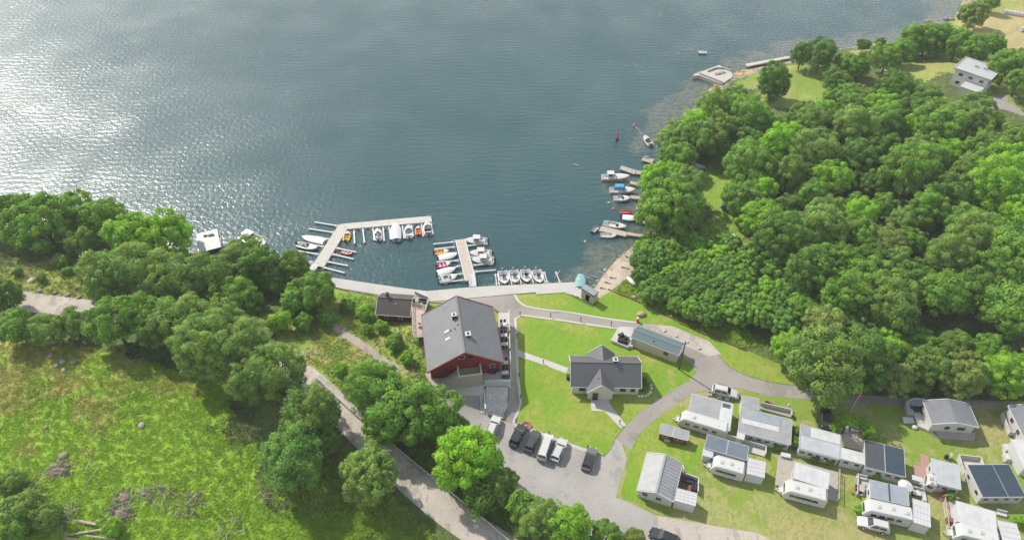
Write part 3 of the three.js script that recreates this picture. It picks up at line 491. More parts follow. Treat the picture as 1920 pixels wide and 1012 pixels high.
// along the upper side of the gravel road
const ROADTREES = 'trees along the hillside road';
for (const [p, s, l, w] of [
  [[-98.71,-98.24,3.21], 'tall', 'deep', 'dark tree cut by the left edge beside the road'],
  [[-89.97,-88.28,3.44], 'bush', 'mid', 'leafy bush below the road at the left edge'],
  [[-84.77,-88.44,2.9], 'fine', 'grey', 'pale bushy tree below the road near the left edge'],
  [[-81.9,-91.12,2.73], 'fine', 'grey', 'pale bushy tree below the road, second from the left edge'],
  [[-72.81,-89.5,4.57], 'round', 'mid', 'round green tree where the road leaves the trees'],
  [[-69.71,-92.53,3.68], 'round', 'mid', 'green tree between the road bend and the bright tree'],
  [[-66.8,-95.04,3.16], 'bush', 'bright', 'bright green tree among the dull road trees'],
  [[-64.44,-88.7,3.97], 'round', 'deep', 'dark tree at the top corner of the rough field'],
  [[-60.03,-89.92,4.74], 'fine', 'grey', 'large grey-green tree above the field corner'],
  [[-53.94,-89.91,4.74], 'fine', 'grey', 'large grey-green tree in the middle of the road row'],
  [[-53.37,-82.04,5.08], 'fine', 'grey', 'spreading grey-green tree leaning over the rough field'],
  [[-47.78,-82.97,4.75], 'fine', 'grey', 'wide grey-green tree above the road, left of the bend'],
  [[-39.82,-77.9,4.96], 'fine', 'dull', 'wide dull green tree where the guard rail begins'],
  [[-44.73,-76.77,3.72], 'fine', 'dull', 'dull green tree hanging over the field edge'],
  [[-32.71,-69.98,4.38], 'fine', 'dull', 'leaning tree against the road edge below the guard rail start'],
  [[-34.19,-61.37,4.81], 'fine', 'blue', 'big cool green tree between field and road'],
  [[-30.46,-67.1,2.53], 'fine', 'dull', 'small tree touching the road edge'],
  [[-22.01,-59.63,4.15], 'broad', 'grey', 'lone silvery tree beside the gravel road'],
  [[-23.37,-76.67,4.03], 'fine', 'mid', 'slender tree right of the guard rail, nearest the red house'],
  [[-18.33,-70.63,5.38], 'round', 'mid', 'large round tree between road and car park'],
  [[-13.83,-71.61,4.06], 'round', 'mid', 'round tree at the corner of the concrete forecourt'],
  [[-21.19,-69.05,3.21], 'tall', 'mid', 'thin tree standing at the guard rail'],
  [[-8.92,-71.15,2.09], 'bush', 'olive', 'small olive tree at the car park edge'],
  [[-6.65,-63.24,4.4], 'round', 'lime', 'vivid yellow-green maple beside the car park'],
  [[-2.19,-59.28,2.85], 'tall', 'dull', 'dull tree below the vivid maple'],
  [[-0.52,-61.45,1.81], 'bush', 'olive', 'olive bushy tree at the car park edge, right of the maple'],
  [[-4.98,-57.41,2.97], 'bush', 'deep', 'dark undergrowth tree between guard rail and maple'],
  [[-9.4,-62.04,2.59], 'bush', 'deep', 'dark low tree left of the vivid maple'],
  [[1.32,-56.1,2.49], 'bush', 'mid', 'green tree between the maple and the big domed tree'],
  [[4.53,-53.58,3.47], 'fine', 'grey', 'silvery half of the domed pair below the car park'],
  [[8.67,-52.46,3.6], 'round', 'bright', 'bright domed tree below the car park'],
  [[14.39,-51.65,2.28], 'round', 'mid', 'small green tree at the bottom edge below the car park'],
  [[18.72,-51.89,1.7], 'bush', 'olive', 'olive bush at the bottom edge beside the gravel drive'],
]) tree(p, s, l, w, ROADTREES);
// the far park and the house on the right
const PARK = 'trees round the far park';
for (const [p, s, l, w] of [
  [[73.45,-183.94,4.71], 'tall', 'deep', 'tall dark tree standing alone on the far lawn'],
  [[87.01,-202.4,3.52], 'round', 'deep', 'dark round tree at the end of the far wooden pier'],
  [[92.02,-200.77,4.16], 'round', 'deep', 'bigger dark round tree right of the far pier'],
  [[99.04,-198.03,3.15], 'bush', 'mid', 'bushy tree right of the dark far pair'],
  [[101.95,-195.7,3.13], 'tall', 'mid', 'pointed tree on the park edge'],
  [[91.74,-184.27,3.33], 'round', 'deep', 'round tree at the corner of the park lawn'],
  [[110.21,-213.63,1.96], 'bush', 'deep', 'small dark bush on the far shore'],
  [[116.27,-215.31,1.64], 'bush', 'deep', 'smaller dark bush next to the far shore bush'],
  [[110.6,-198.09,4.14], 'round', 'mid', 'green tree left of the row of trunks'],
  [[116.67,-203.14,3.87], 'round', 'mid', 'round tree at the start of the row with bare trunks'],
  [[123.03,-210.21,4.29], 'tall', 'mid', 'tall tree with bare trunk, left end of the far row'],
  [[127.66,-209.99,4.63], 'tall', 'mid', 'tall tree with bare trunk, second in the far row'],
  [[132.26,-210.56,4.3], 'tall', 'mid', 'tall tree with bare trunk, middle of the far row'],
  [[133.51,-203.83,4.25], 'tall', 'mid', 'tall tree with bare trunk, behind the white villa'],
  [[135.68,-198.65,3.89], 'tall', 'mid', 'tall tree with bare trunk, right of the villa roof'],
  [[144.11,-205.08,3.59], 'round', 'mid', 'round tree at the right end of the far row'],
  [[149.88,-228.4,4.54], 'round', 'olive', 'lone round tree by the far hay field'],
  [[137.69,-185.1,4.37], 'round', 'mid', 'green tree behind the white villa to the right'],
  [[137.43,-177.7,3.96], 'round', 'mid', 'green tree at the right edge behind the villa'],
  [[162.79,-241.46,2.87], 'bush', 'mid', 'bush at the top edge by the far meadow'],
  [[88.05,-179.15,2.36], 'bush', 'mid', 'bush on the lower park lawn'],
  [[46.14,-158.53,4.54], 'round', 'mid', 'round green tree at the water above the small glade'],
  [[39.4,-150.32,3.3], 'round', 'mid', 'small round tree over the floating raft'],
  [[35.33,-139.92,2.77], 'bush', 'mid', 'low tree over the moored red-striped boat'],
  [[36.1,-128.19,6.39], 'broad', 'mid', 'big spreading tree above the small piers'],
  [[52.33,-131.97,4.21], 'round', 'mid', 'round tree over the blue car at the edge of the glade'],
  [[32.74,-132.21,3.43], 'fine', 'grey', 'silvery tree leaning over the small piers'],
]) tree(p, s, l, w, PARK);
// the dense wood on the right
const WOOD = [[62,-179.75,3.17],[95.97,-179.25,2.95],[109.25,-178.22,2.81],[91.37,-176.59,3.41],[102.77,-176.27,4.12],[56.14,-176.24,3.22],[62.24,-173.07,4],[94.76,-172,3.17],[110.7,-171.57,4.16],[53.6,-169.65,4.81],[83.46,-168.69,3.23],[66.03,-168.31,3.13],[89.16,-167.93,3.95],[97.15,-166.62,4.33],[76.05,-166.52,3.2],[112.56,-165.61,2.81],[119.13,-165.24,3.89],[104.53,-164.2,4.43],[48.05,-163.26,3.94],[61.13,-163.04,5.02],[68.81,-162.93,3.12],[86.43,-162.47,3.46],[79.84,-162.2,4.17],[54.54,-161.42,3.6],[122.51,-160.62,3.03],[94.21,-158.78,4.56],[100.82,-158.71,2.93],[66.06,-158.45,3.34],[115.24,-158.43,4.85],[42.61,-158.13,4.1],[74.69,-157.74,4.54],[49.85,-157.11,4.17],[60.95,-156.32,3.48],[84.18,-154.3,5.14],[126.02,-153.39,2.89],[105.73,-153.25,5.03],[54.53,-153.07,2.98],[66.16,-151.49,4.71],[41.57,-150.46,3.83],[115.02,-149.69,3.4],[60.89,-148.88,2.82],[89.68,-148.24,4.25],[124.97,-147.45,3.98],[99.16,-147.4,3.76],[72.29,-147.3,4.67],[39.01,-144.41,3.3],[104.02,-144.17,3.55],[110.28,-144.12,3.66],[82.53,-143.94,4.68],[117.78,-142.95,5.08],[56.46,-142.43,4.99],[34.01,-142.03,3.47],[70.3,-141.67,2.84],[97.5,-141.62,3.94],[64.94,-138.94,4.11],[75.12,-138.11,4.15],[84.65,-137.31,2.86],[112.43,-136.51,4.8],[105.41,-136,4.07],[91.74,-135.83,5.45],[39.65,-135.83,4.43],[58.35,-134.87,3.26],[98.6,-133.62,3.09],[69.26,-133.44,3.73],[78.59,-130.49,2.81],[55.51,-130.01,3.12],[33.35,-129.93,4.09],[62.43,-129.58,2.91],[73.8,-128.82,2.83],[40.28,-128.33,3.22],[83.84,-128.21,3.2],[97,-127.97,4.42],[106.32,-127.13,5.39],[69.11,-124.47,4.04],[76.02,-124.28,3.56],[90.92,-124.17,3.99],[55.12,-123.37,4.63],[112.1,-123.18,3.39],[61.48,-122.42,3.53],[84.38,-120.84,3.25],[96.73,-119.31,3.98],[107.58,-118.51,4.12],[66.09,-117.65,4.84],[73.95,-117.27,3.73],[102.2,-116.56,3.1],[84.41,-115.65,2.95],[57.32,-114.57,4.97],[79.25,-114.34,3.3],[94.9,-112.66,4.44],[63.43,-111.36,3.11],[102.81,-110.1,4.7],[68.74,-109.72,3.32],[73.93,-109.27,3.23],[78.83,-108.8,2.83],[93.42,-106.97,3.02],[87.12,-106.39,4.66],[59.97,-105.34,4.97],[66.47,-105.3,2.89],[79.99,-103.58,3.3],[71.85,-102.13,4.73],[97.48,-101.47,5.01],[89.59,-99.17,3.83],[76.91,-98.79,2.94],[64.23,-98.04,4.52],[57.64,-97.71,3.16],[83.16,-97.31,4.66],[98.27,-95.09,2.98],[71.32,-94.49,5.03],[92.26,-92.19,5.38],[64.65,-91.3,3.28],[58.59,-89.79,4.61],[76.28,-89.03,2.89],[52.12,-88.4,3.01],[69.6,-87.86,3.26],[81.86,-87.3,2.9],[87.65,-86.26,3.07],[94.31,-83.93,2.97],[63.14,-83.75,4.63],[74.96,-83.16,3.66],[55.34,-81.72,5.29],[68.6,-80.93,3.13],[87.77,-80.78,3.76],[80.18,-80.27,3.12]];
const CROWNWORD = { round: 'round-crowned', broad: 'broad-crowned', fine: 'fine-leaved', tall: 'tall-crowned' };
const woodShapes = ['round', 'round', 'broad', 'fine', 'tall', 'broad', 'fine'];
WOOD.forEach(([x, z, R], i) => {
  const h = ns(NB, x / 60 + 0.1, z / 60), q = treeRand(), leaf = q < 0.09 ? 'lime' : q < 0.2 ? 'bright' : q < 0.27 ? 'olive' : q < 0.44 ? 'grey' : q < 0.6 ? 'dull' : q < 0.86 ? 'mid' : 'deep';
  const s = woodShapes[i * 5 % 7 | 0], side = x / -z < 0.62 ? 'left' : x / -z < 0.8 ? 'middle' : 'right', where = z > -95 ? 'at the near edge of the right-hand wood' : z > -130 ? 'in the middle of the right-hand wood' : z > -165 ? 'in the far part of the right-hand wood' : 'at the far end of the wood below the villa';
  tree([x, z, R * (0.95 + 0.2 * h)], s, leaf, `${LEAFWORD[leaf]} ${CROWNWORD[s]} tree ${where}, ${side} part`, `trees ${where}`);
});
const FOOT = [[56.56,-89.9,1.38],[54.85,-87.73,1.88],[63.87,-87.64,1.72],[68.4,-87.35,1.32],[57.87,-87.21,1.35],[60.93,-86.71,1.99],[71.89,-85.97,1.51],[74.3,-85.81,1.36],[68.05,-85.12,1.34],[53.59,-84.82,1.56],[64.95,-84.67,1.3],[86.98,-84.12,1.45],[56.11,-84.07,1.48],[90.4,-83.82,1.34],[59.3,-83.8,1.57],[78.5,-83.7,1.75],[71.92,-83.66,1.3],[74.92,-83.55,1.36],[93.27,-83.53,1.33],[84.49,-83.49,1.55],[82.02,-83.46,1.4],[69.67,-82.99,1.44],[66.83,-82.43,1.98],[62.88,-82.34,2.39],[85.69,-81.38,1.32],[92.13,-81.11,1.46],[71.75,-80.95,1.42],[82.93,-80.8,2.05],[87.78,-80.77,1.38],[74.7,-80.66,1.6],[79.58,-79.86,1.66]];
FOOT.forEach(([x, z, R], i) => { const leaf = ['mid', 'deep', 'bright', 'dull', 'grey'][i % 5]; tree([x, z, R], 'bush', leaf, `${LEAFWORD[leaf]} bush at the foot of the wood along the lane`, 'bushes along the lane', { name: 'bush', category: 'bush', sink: 0.3 }); });
const THICKET = [[37.02,-125.63,2.05],[39.31,-124.57,1.88],[34.42,-124.07,2.32],[30.86,-123.06,1.81],[43.59,-122.62,2.12],[37.39,-122.58,2.31],[40.55,-122.15,1.88],[34.53,-121.12,2.36],[31.88,-120.16,1.98],[44.51,-119.94,2.2],[39.19,-119.9,2.06],[41.53,-119.44,2.05],[47.85,-118.57,2.6],[37.41,-118.23,2.07],[29.8,-118.17,2.79],[34,-118.02,3.04],[41.26,-116.45,1.93],[51.36,-115.83,2.26],[28.05,-115.68,2.13],[38.7,-115.68,2.07],[35.92,-115.52,2.08],[45.02,-115.3,2.7],[31.46,-115.14,2.39],[53.86,-114.84,2.1],[48.21,-114.8,1.96],[33.87,-113.97,1.82],[36.11,-113.24,1.85],[29.64,-113.04,1.9],[41.38,-112.32,1.84],[49.57,-112.07,3.04],[52.4,-111.72,1.84],[33.39,-111.45,1.92],[45.53,-111.29,2.58],[28.14,-111.03,2.12],[39.05,-110.88,2.76],[55.18,-110.56,3.03],[58.81,-110.53,2.25],[42.05,-109.67,2.22],[34.59,-109.05,2.16],[30.09,-108.59,1.93],[48.01,-108.53,2.92],[58.92,-108.11,1.89],[52.98,-108.01,1.91],[32.3,-107.92,1.8],[44.31,-107.43,2.58],[39.77,-107.31,2.26],[49.77,-106.11,2.05],[29.2,-105.67,2.67],[37.06,-105.46,2.75],[32.04,-105.28,1.99],[56.4,-105.08,2.61],[52.69,-104.94,2.88],[34.34,-104.85,1.85],[43.18,-104.62,2.51],[60.74,-104.53,1.86],[47.52,-103.99,2.46],[40.29,-103.89,1.98],[53.73,-102.04,2.44],[60.76,-102.02,2.27],[38.39,-101.94,2.48],[33.55,-101.93,1.88],[50.02,-101.93,2.25],[44.26,-101.53,2.33],[47.32,-100.45,2.18],[35.97,-100.34,2.35],[57.6,-100.06,2.79],[42.07,-99.67,2.07],[52.51,-98.49,2.52],[39.11,-98.28,2.65],[44.93,-98.13,2.9],[49.1,-97.49,3.04],[57.06,-97.13,2.29],[52.22,-95.14,3.07]];
THICKET.forEach(([x, z, R], i) => { const leaf = ['mid', 'blue', 'mid', 'bright', 'deep'][i * 3 % 5]; tree([x, z, R], 'laurel', leaf, `${LEAFWORD[leaf]} large-leaved shrub in the thicket above the lake lawn, ${x < 38 ? 'left end' : x < 50 ? 'left half' : x < 62 ? 'right half' : 'right end'}, ${z < -112 ? 'back' : 'front'}`, 'large-leaved thicket above the lake lawn', { name: 'thicket_shrub', category: 'shrub', sink: 0.25, wide: 1.1 }); });
// shrubs in the open
for (const [p, l, w] of [
  [[-72.34,-50.13,2.12], 'mid', 'leafy bush in the bottom left corner'], [[-72.16,-53.26,2.84], 'grey', 'silvery bush at the left edge of the rough field'], [[-68.65,-52.06,2.15], 'dull', 'dull bush beside the heap of branches at lower left'],
  [[-59.1,-51.31,1.39], 'bright', 'small bright bush beside the logs in the rough field'], [[-76.77,-57.7,2.06], 'dull', 'grey bush at the left edge above the log pile'],
  [[-96.54,-113.86,1.71], 'grey', 'round silvery shrub on the upper left meadow'], [[-102.99,-109.06,1], 'dull', 'small shrub on the upper left meadow near the edge'], [[-97.08,-107.26,1.1], 'grey', 'loose shrub in the upper left meadow above the road'], [[-93.6,-110.36,1.12], 'mid', 'low green shrub in the upper left meadow'],
  [[-33.41,-101.5,1.7], 'mid', 'shrub on the slope left of the brown cabin'], [[-29.48,-99.84,1.79], 'bright', 'bright shrub beside the corner of the brown cabin'], [[-25.49,-95.49,1.44], 'bright', 'shrub below the brown cabin wall'], [[-22.12,-89.79,1.62], 'mid', 'shrub on the slope below the raised deck'], [[-19.36,-85.43,1.29], 'bright', 'shrub on the slope near the red house corner'], [[-36.74,-97.4,1.88], 'mid', 'shrub above the gravel track'], [[-40.68,-95.57,2.08], 'mid', 'shrub at the top of the weedy slope'], [[-45.05,-94.28,2.29], 'bright', 'bright shrub among the shore trees'],
  [[-31.14,-83.54,1.17], 'bright', 'small shrub beside the guard rail on the slope'], [[-28.05,-94.59,1.23], 'mid', 'small shrub beside the gravel track'],
  [[59.57,-73.69,1.38], 'lime', 'yellow-green hedge bush above the brown terrace'], [[58.12,-73.49,1.1], 'lime', 'hedge bush at the left corner of the brown terrace'], [[61.13,-73.16,1.19], 'lime', 'hedge bush at the right corner of the brown terrace'], [[61.61,-71.18,1.36], 'lime', 'hedge bush right of the brown terrace'], [[56.4,-72.3,1.18], 'bright', 'hedge bush behind the black car'], [[49.18,-71.9,1], 'mid', 'bush between the two pale roofs'], [[48.67,-69.63,1.08], 'mid', 'bush below the gap between the pale roofs'], [[45.44,-68.8,0.8], 'mid', 'small plant along the caravan wall'], [[51.04,-66.42,0.79], 'mid', 'small plant below the white caravan roof'], [[53.39,-65.85,0.7], 'bright', 'small plant at the caravan wall corner'], [[60.18,-63.11,0.69], 'bright', 'plant below the dark awning roof'], [[70.53,-59.44,0.93], 'mid', 'leafy plant below the grey awning'], [[55.43,-57.24,0.83], 'bright', 'plant bed bush in front of the long caravan'], [[79.29,-54.78,0.99], 'bright', 'bush at the right edge beside the last caravan'],
  [[24.57,-82.18,0.86], 'deep', 'dark bush at the right gable of the cottage'], [[24.16,-83.49,0.77], 'deep', 'dark bush against the cottage gable wall'],
]) tree(p, 'bush', l, w, 'shrubs in the open', { name: 'shrub', category: 'shrub', sink: 0.35 });

// tall grass, weeds and low growth nobody could count
function tuft(seed, blades, h, w) {
  const r = rng(seed), P = [], I = [];
  for (let k = 0; k < blades; k++) {
    const a = r() * 6.28, q = Math.sqrt(r()) * w, x = Math.cos(a) * q, z = Math.sin(a) * q, b = a + (r() - 0.5) * 2, l = h * (0.5 + 0.6 * r()), s = 0.03 + 0.03 * r(), c = Math.cos(b), e = Math.sin(b), o = P.length / 3;
    P.push(x - s * e, 0, z + s * c, x + s * e, 0, z - s * c, x + c * l * 0.6 + s * e, l * 0.7, z + e * l * 0.6 - s * c, x + c * l * 0.6 - s * e, l * 0.7, z + e * l * 0.6 + s * c, x + c * l * 1.25, l * 0.75, z + e * l * 1.25);
    I.push(o, o + 1, o + 2, o, o + 2, o + 3, o + 3, o + 2, o + 4);
  }
  const g = new THREE.BufferGeometry();
  g.setAttribute('position', new THREE.Float32BufferAttribute(P, 3)); g.setIndex(I); g.computeVertexNormals();
  return g;
}
function scatter(name, label, zoneOk, count, seed, geo, m, s0, s1, tintOf) {
  const r = rng(seed), o = new THREE.InstancedMesh(geo, m, count), q = new THREE.Object3D();
  let k = 0;
  for (let n = 0; n < count * 40 && k < count; n++) {
    const x = X0 + r() * (X1 - X0), z = Z0 + r() * (Z1 - Z0), p = r();
    if (!zoneOk(x, z, p)) continue;
    q.position.set(x, ground(x, z) - 0.03, z); q.rotation.y = r() * 6.28; const s = s0 + (s1 - s0) * r(); q.scale.set(s, s * (0.7 + 0.6 * r()), s); q.updateMatrix();
    o.setMatrixAt(k, q.matrix); o.setColorAt(k, col(tintOf(x, z, r()))); k++;
  }
  o.count = k; o.name = name; o.castShadow = o.receiveShadow = true; scene.add(o);
  o.userData = { kind: 'stuff', label, category: 'grass' };
}
const roadGap = (x, z) => toEdge(x, z, ROAD, true) > 3;
const own = (x, z, k) => { const c = groundColour(x, z); return c.map(v => v * (1.05 + 0.3 * k)); };
const grassM = new THREE.MeshPhysicalMaterial({ color: col([1, 1, 1]), roughness: 0.9, transmission: 0.4, thickness: 0, side: THREE.DoubleSide, specularIntensity: 0.3 });
scatter('field_grass', 'rough tussocky grass of the left field', (x, z, p) => zone('field', x, z) && p < 0.25 + ns(NC, x / 13, z / 13 + 0.2), 24000, 41, tuft(1, 12, 0.4, 0.36), grassM, 0.3, 0.9, own);
scatter('meadow_grass', 'long grass between the road and the shore trees', (x, z) => zone('left', x, z), 4000, 43, tuft(2, 12, 0.5, 0.4), grassM, 0.6, 1.4, own);
scatter('slope_weeds', 'weeds on the slope beside the red house', (x, z, p) => zone('scrub', x, z) && roadGap(x, z) && !inside(x, z, TRACK) && p < 1.6 - 2 * ns(NA, x / 90, z / 90), 9000, 47, tuft(3, 16, 0.5, 0.42), grassM, 0.35, 1.1, (x, z, k) => k > 0.93 ? [0.45, 0.44, 0.32] : [0.18 + 0.1 * k, 0.29 + 0.1 * k, 0.035]);
const BANK = [[21.33,-109.05],[24.37,-106.93],[31.05,-101.16],[38.32,-96.47],[45.6,-91.48],[49.88,-92.09],[43.09,-99.21],[32.3,-105.67],[26.57,-112.81]];
scatter('bank_grass', 'long grass along the foot of the thicket', (x, z) => inside(x, z, BANK), 5000, 53, tuft(4, 16, 0.6, 0.42), grassM, 0.6, 1.5, (x, z, k) => [0.19 + 0.1 * k, 0.34 + 0.1 * k, 0.03]);
const GROVE = [[-37.46,-75.83],[-28.79,-68.48],[-16.75,-56.18],[-10.53,-50.39],[-32.29,-51.36],[-35.84,-60.8]];
scatter('verge_grass', 'tall green grass in the shade beside the gravel road', (x, z) => inside(x, z, GROVE) && roadGap(x, z), 7000, 59, tuft(5, 14, 0.5, 0.4), grassM, 0.6, 1.4, (x, z, k) => [0.17 + 0.08 * k, 0.28 + 0.08 * k, 0.025]);
const EDGE = [[-28.11,-75.23],[-17.9,-66.87],[-8.56,-59.21],[0,-52.1],[8.26,-52.53],[1.72,-58.75],[-5.39,-66.49],[-12.25,-74.99],[-19.17,-80.26]];
scatter('undergrowth', 'undergrowth between guard rail and car park', (x, z) => inside(x, z, EDGE) && roadGap(x, z), 6000, 61, tuft(6, 18, 0.7, 0.45), grassM, 0.7, 1.7, (x, z, k) => [0.13 + 0.08 * k, 0.23 + 0.08 * k, 0.03]);

// ---------------------------------------------------------------- harbour: jetties and piers
const woodTone = (seed, base) => tileTex(512, 6, (u, v) => { const p = Math.floor(v * 40), k = 1 + 0.16 * (ns(NC, p * 0.137 + seed, u * 0.5) - 0.5) * 2 + 0.12 * (ns(NB, u, v * 3) - 0.5), gap = (v * 40) % 1 < 0.08 ? 0.72 : 1; return base.map(c => c * k * gap); });
const W = {
  deck: mat('#fff', 0.85, { map: woodTone(0.1, [0.44, 0.42, 0.385]) }), rust: mat('#fff', 0.85, { map: woodTone(0.3, [0.42, 0.36, 0.32]) }), old: mat('#fff', 0.9, { map: woodTone(0.6, [0.34, 0.31, 0.27]) }),
  brown: mat('#fff', 0.85, { map: woodTone(0.8, [0.16, 0.085, 0.05]) }), tan: mat('#fff', 0.85, { map: woodTone(0.4, [0.4, 0.33, 0.27]) }),
  steel: mat([0.42, 0.44, 0.45], 0.55, { metalness: 0.3 }), float: mat([0.32, 0.34, 0.35], 0.7), dark: mat([0.02, 0.021, 0.023], 0.5), black: mat([0.012, 0.012, 0.013], 0.6),
  white: mat([0.47, 0.47, 0.46], 0.5), gel: new THREE.MeshPhysicalMaterial({ color: col([0.47, 0.47, 0.46]), roughness: 0.4, clearcoat: 0.4, clearcoatRoughness: 0.2, side: THREE.DoubleSide }), cream: mat([0.62, 0.58, 0.5], 0.7), grey: mat([0.34, 0.35, 0.36], 0.6), pale: mat([0.46, 0.46, 0.455], 0.6),
  glass: new THREE.MeshPhysicalMaterial({ color: col([0.02, 0.028, 0.033]), roughness: 0.06, clearcoat: 1, clearcoatRoughness: 0.03, side: THREE.DoubleSide }), red: mat([0.5, 0.02, 0.03], 0.45),
};
function slabOf(poly, top, thick) { return new THREE.ExtrudeGeometry(new THREE.Shape(poly.map(([x, z]) => new THREE.Vector2(x, -z))), { depth: thick, bevelEnabled: false }).rotateX(-Math.PI / 2).translate(0, top - thick, 0); }
const shiftBy = (g, x, z) => g.translate(-x, 0, -z);
function jetty(label, decks, fingers, deckM, { name = 'jetty', thick = 0.42, top = 0.5, gang, braces = true } = {}) {
  const [x, z] = decks[0][0], t = thing(name, label, 'jetty', [x, 0, z]);
  for (const d of decks) {
    part(t, 'deck', shiftBy(slabOf(d, top, thick * 0.35), x, z), deckM);
    const cx = d.reduce((s, p) => s + p[0], 0) / d.length, cz = d.reduce((s, p) => s + p[1], 0) / d.length;
    part(t, 'pontoon', shiftBy(slabOf(d.map(([a, b]) => { const l = Math.hypot(a - cx, b - cz) || 1; return [a - (a - cx) / l * 0.12, b - (b - cz) / l * 0.12]; }), top - thick * 0.35 - 0.004, 0.75), x, z), W.float);
  }
  for (const [ax, az, bx_, bz, w = 0.3] of fingers) {
    const dx = bx_ - ax, dz = bz - az, l = Math.hypot(dx, dz), a = Math.atan2(-dz, dx);
    const f = part(t, 'finger', bx(l, 0.14, w, 0, 0.3, 0).rotateY(a).translate((ax + bx_) / 2 - x, 0, (az + bz) / 2 - z), W.steel);
    part(f, 'float', cyl(0.24, 0.24, 1.0).translate(0, -0.5, 0).rotateZ(Math.PI / 2).translate(l / 2 - 0.6, 0.12, 0).rotateY(a).translate((ax + bx_) / 2 - x, 0, (az + bz) / 2 - z), W.float);
    if (braces) part(f, 'brace', [-1, 1].map(s => bar([-l / 2 + 1.2, 0.36, 0], [-l / 2 + 0.05, 0.36, s * 0.75], 0.05, 5)).map(g => g.rotateY(a).translate((ax + bx_) / 2 - x, 0, (az + bz) / 2 - z)), W.steel);
  }
  if (gang) {
    const [ax, az, bx_, bz] = gang, dx = bx_ - ax, dz = bz - az, l = Math.hypot(dx, dz), a = Math.atan2(-dz, dx), put = g => g.rotateY(a).translate((ax + bx_) / 2 - x, 0, (az + bz) / 2 - z);
    const k = part(t, 'gangway', put(bx(l, 0.1, 1.5, 0, 0.75, 0)), W.steel);
    for (const s of [-0.75, 0.75]) part(k, 'handrail', [put(bx(l, 0.06, 0.06, 0, 1.75, s)), put(bx(l, 0.05, 0.05, 0, 1.3, s)), ...[-0.5, -0.25, 0, 0.25, 0.5].map(q => put(bx(0.05, 1.0, 0.05, q * l * 0.96, 0.8, s)))], W.steel);
  }
  return t;
}
const j1 = jetty('long angled pontoon jetty with pale deck and mooring fingers', [[[-40.67,-130.69],[-39.84,-131.06],[-38.45,-129.18],[-41.56,-116.32],[-44.13,-117.13]], [[-39.78,-131.09],[-19.29,-133.99],[-18.85,-131.82],[-38.39,-129.18]]],
  [[-36.83,-128.88,-35.96,-124.3],[-34.86,-129.48,-33.75,-124.59],[-32.53,-129.69,-31.65,-125.46],[-30.19,-129.93,-29.3,-125.17],[-28.85,-130.24,-27.92,-125.75],[-25.73,-130.57,-24.85,-126.04],[-23.64,-130.81,-22.75,-126.92],[-21.29,-131.12,-20.46,-126.8],[-19.15,-131.55,-18.24,-127.51],[-40.09,-122.81,-35.19,-121.4],[-40.78,-120.79,-35.4,-119.12],[-41.36,-118.3,-36.27,-116.94],[-41.97,-116.51,-36.68,-114.7],[-40.67,-130.45,-46.62,-131.82],[-41.19,-128.05,-47.54,-129.48],[-41.94,-125.69,-45.24,-126.72],[-42.54,-123.16,-49.08,-124.68],[-43.4,-120.62,-49.08,-121.96],[-44.09,-117.86,-47.1,-118.85]], W.deck, { gang: [[-43.34,-116.86,-44.4,-113.8]][0] });
part(j1, 'ladder', [0.1, 0.7].map(d => bar([d, 0.4, 0], [d, 1.5, 0], 0.035)).map(g => g.translate(...(([x, z]) => [x - j1.position.x, 0, z - j1.position.z])([[-20.16,-133.68]][0]))), W.steel);
const j2 = jetty('short pontoon jetty with brownish deck in the middle of the harbour', [[[-12.96,-125.37],[-10.85,-125.72],[-7.95,-112.55],[-10.03,-112.03]]],
  [[-13.13,-124.88,-17.98,-124.1],[-12.84,-123.15,-17.66,-122.39],[-12.35,-121.17,-16.73,-120.14],[-11.74,-118.68,-16.77,-118.13],[-11.37,-116.97,-15.99,-115.04],[-10.6,-114.46,-15.8,-113.67],[-10.33,-112.55,-15.02,-111.64],[-10.55,-123.44,-5.49,-124.21],[-9.44,-119.78,-4.64,-119.92],[-8.86,-117.05,-4.12,-117.67],[-8.41,-114.99,-3.53,-115.62]], W.rust, { gang: [[-8.93,-113.98,-8.37,-110.06]][0] });
part(j2, 'deck_edge', ([[405, 188, 525, 675], [515, 176, 640, 655]], [[-12.96,-125.37,-10.03,-112.03],[-10.85,-125.72,-7.95,-112.55]]).map(([a, b, c, d]) => bx(Math.hypot(c - a, d - b), 0.12, 0.28, 0, 0.46, 0).rotateY(Math.atan2(-(d - b), c - a)).translate((a + c) / 2 - j2.position.x, 0, (b + d) / 2 - j2.position.z)), W.pale);
for (const [label, ln] of [['pair of mooring booms left of the four white boats', [[-3.27,-110.49,-3.64,-114.38],[-2.73,-110.67,-3.14,-114.38]]], ['mooring boom between the first and second white boat', [[-0.01,-110.92,-0.66,-114.64]]], ['mooring boom between the second and third white boat', [[1.98,-111.08,1.56,-114.91]]], ['mooring boom between the third and fourth white boat', [[4.62,-111.26,4.11,-115.04]]], ['pair of mooring booms right of the four white boats', [[7.25,-111.08,6.73,-114.91],[7.7,-111.08,7.1,-114.99]]], ['lone mooring boom between the white boats and the turquoise boat', [[10.43,-111.26,9.65,-115.04]]]]) {
  const [x, z] = ln[0], t = thing('mooring_boom', label, 'mooring boom', [x, 0, z], 0, 'mooring booms on the quay');
  for (const [a, b, c, d] of ln) { const l = Math.hypot(c - a, d - b), an = Math.atan2(-(d - b), c - a), put = g => g.rotateY(an).translate((a + c) / 2 - x, 0, (b + d) / 2 - z); part(t, 'beam', put(bx(l, 0.14, 0.22, 0, 0.35, 0)), W.pale); part(t, 'float', put(bx(0.7, 0.4, 0.42, l / 2 - 0.35, -0.05, 0)), W.float); part(t, 'brace', [-1, 1].map(s => put(bar([-l / 2 + 1.3, 0.42, 0], [-l / 2, 0.5, s * 0.7], 0.045, 5))), W.pale); }
}
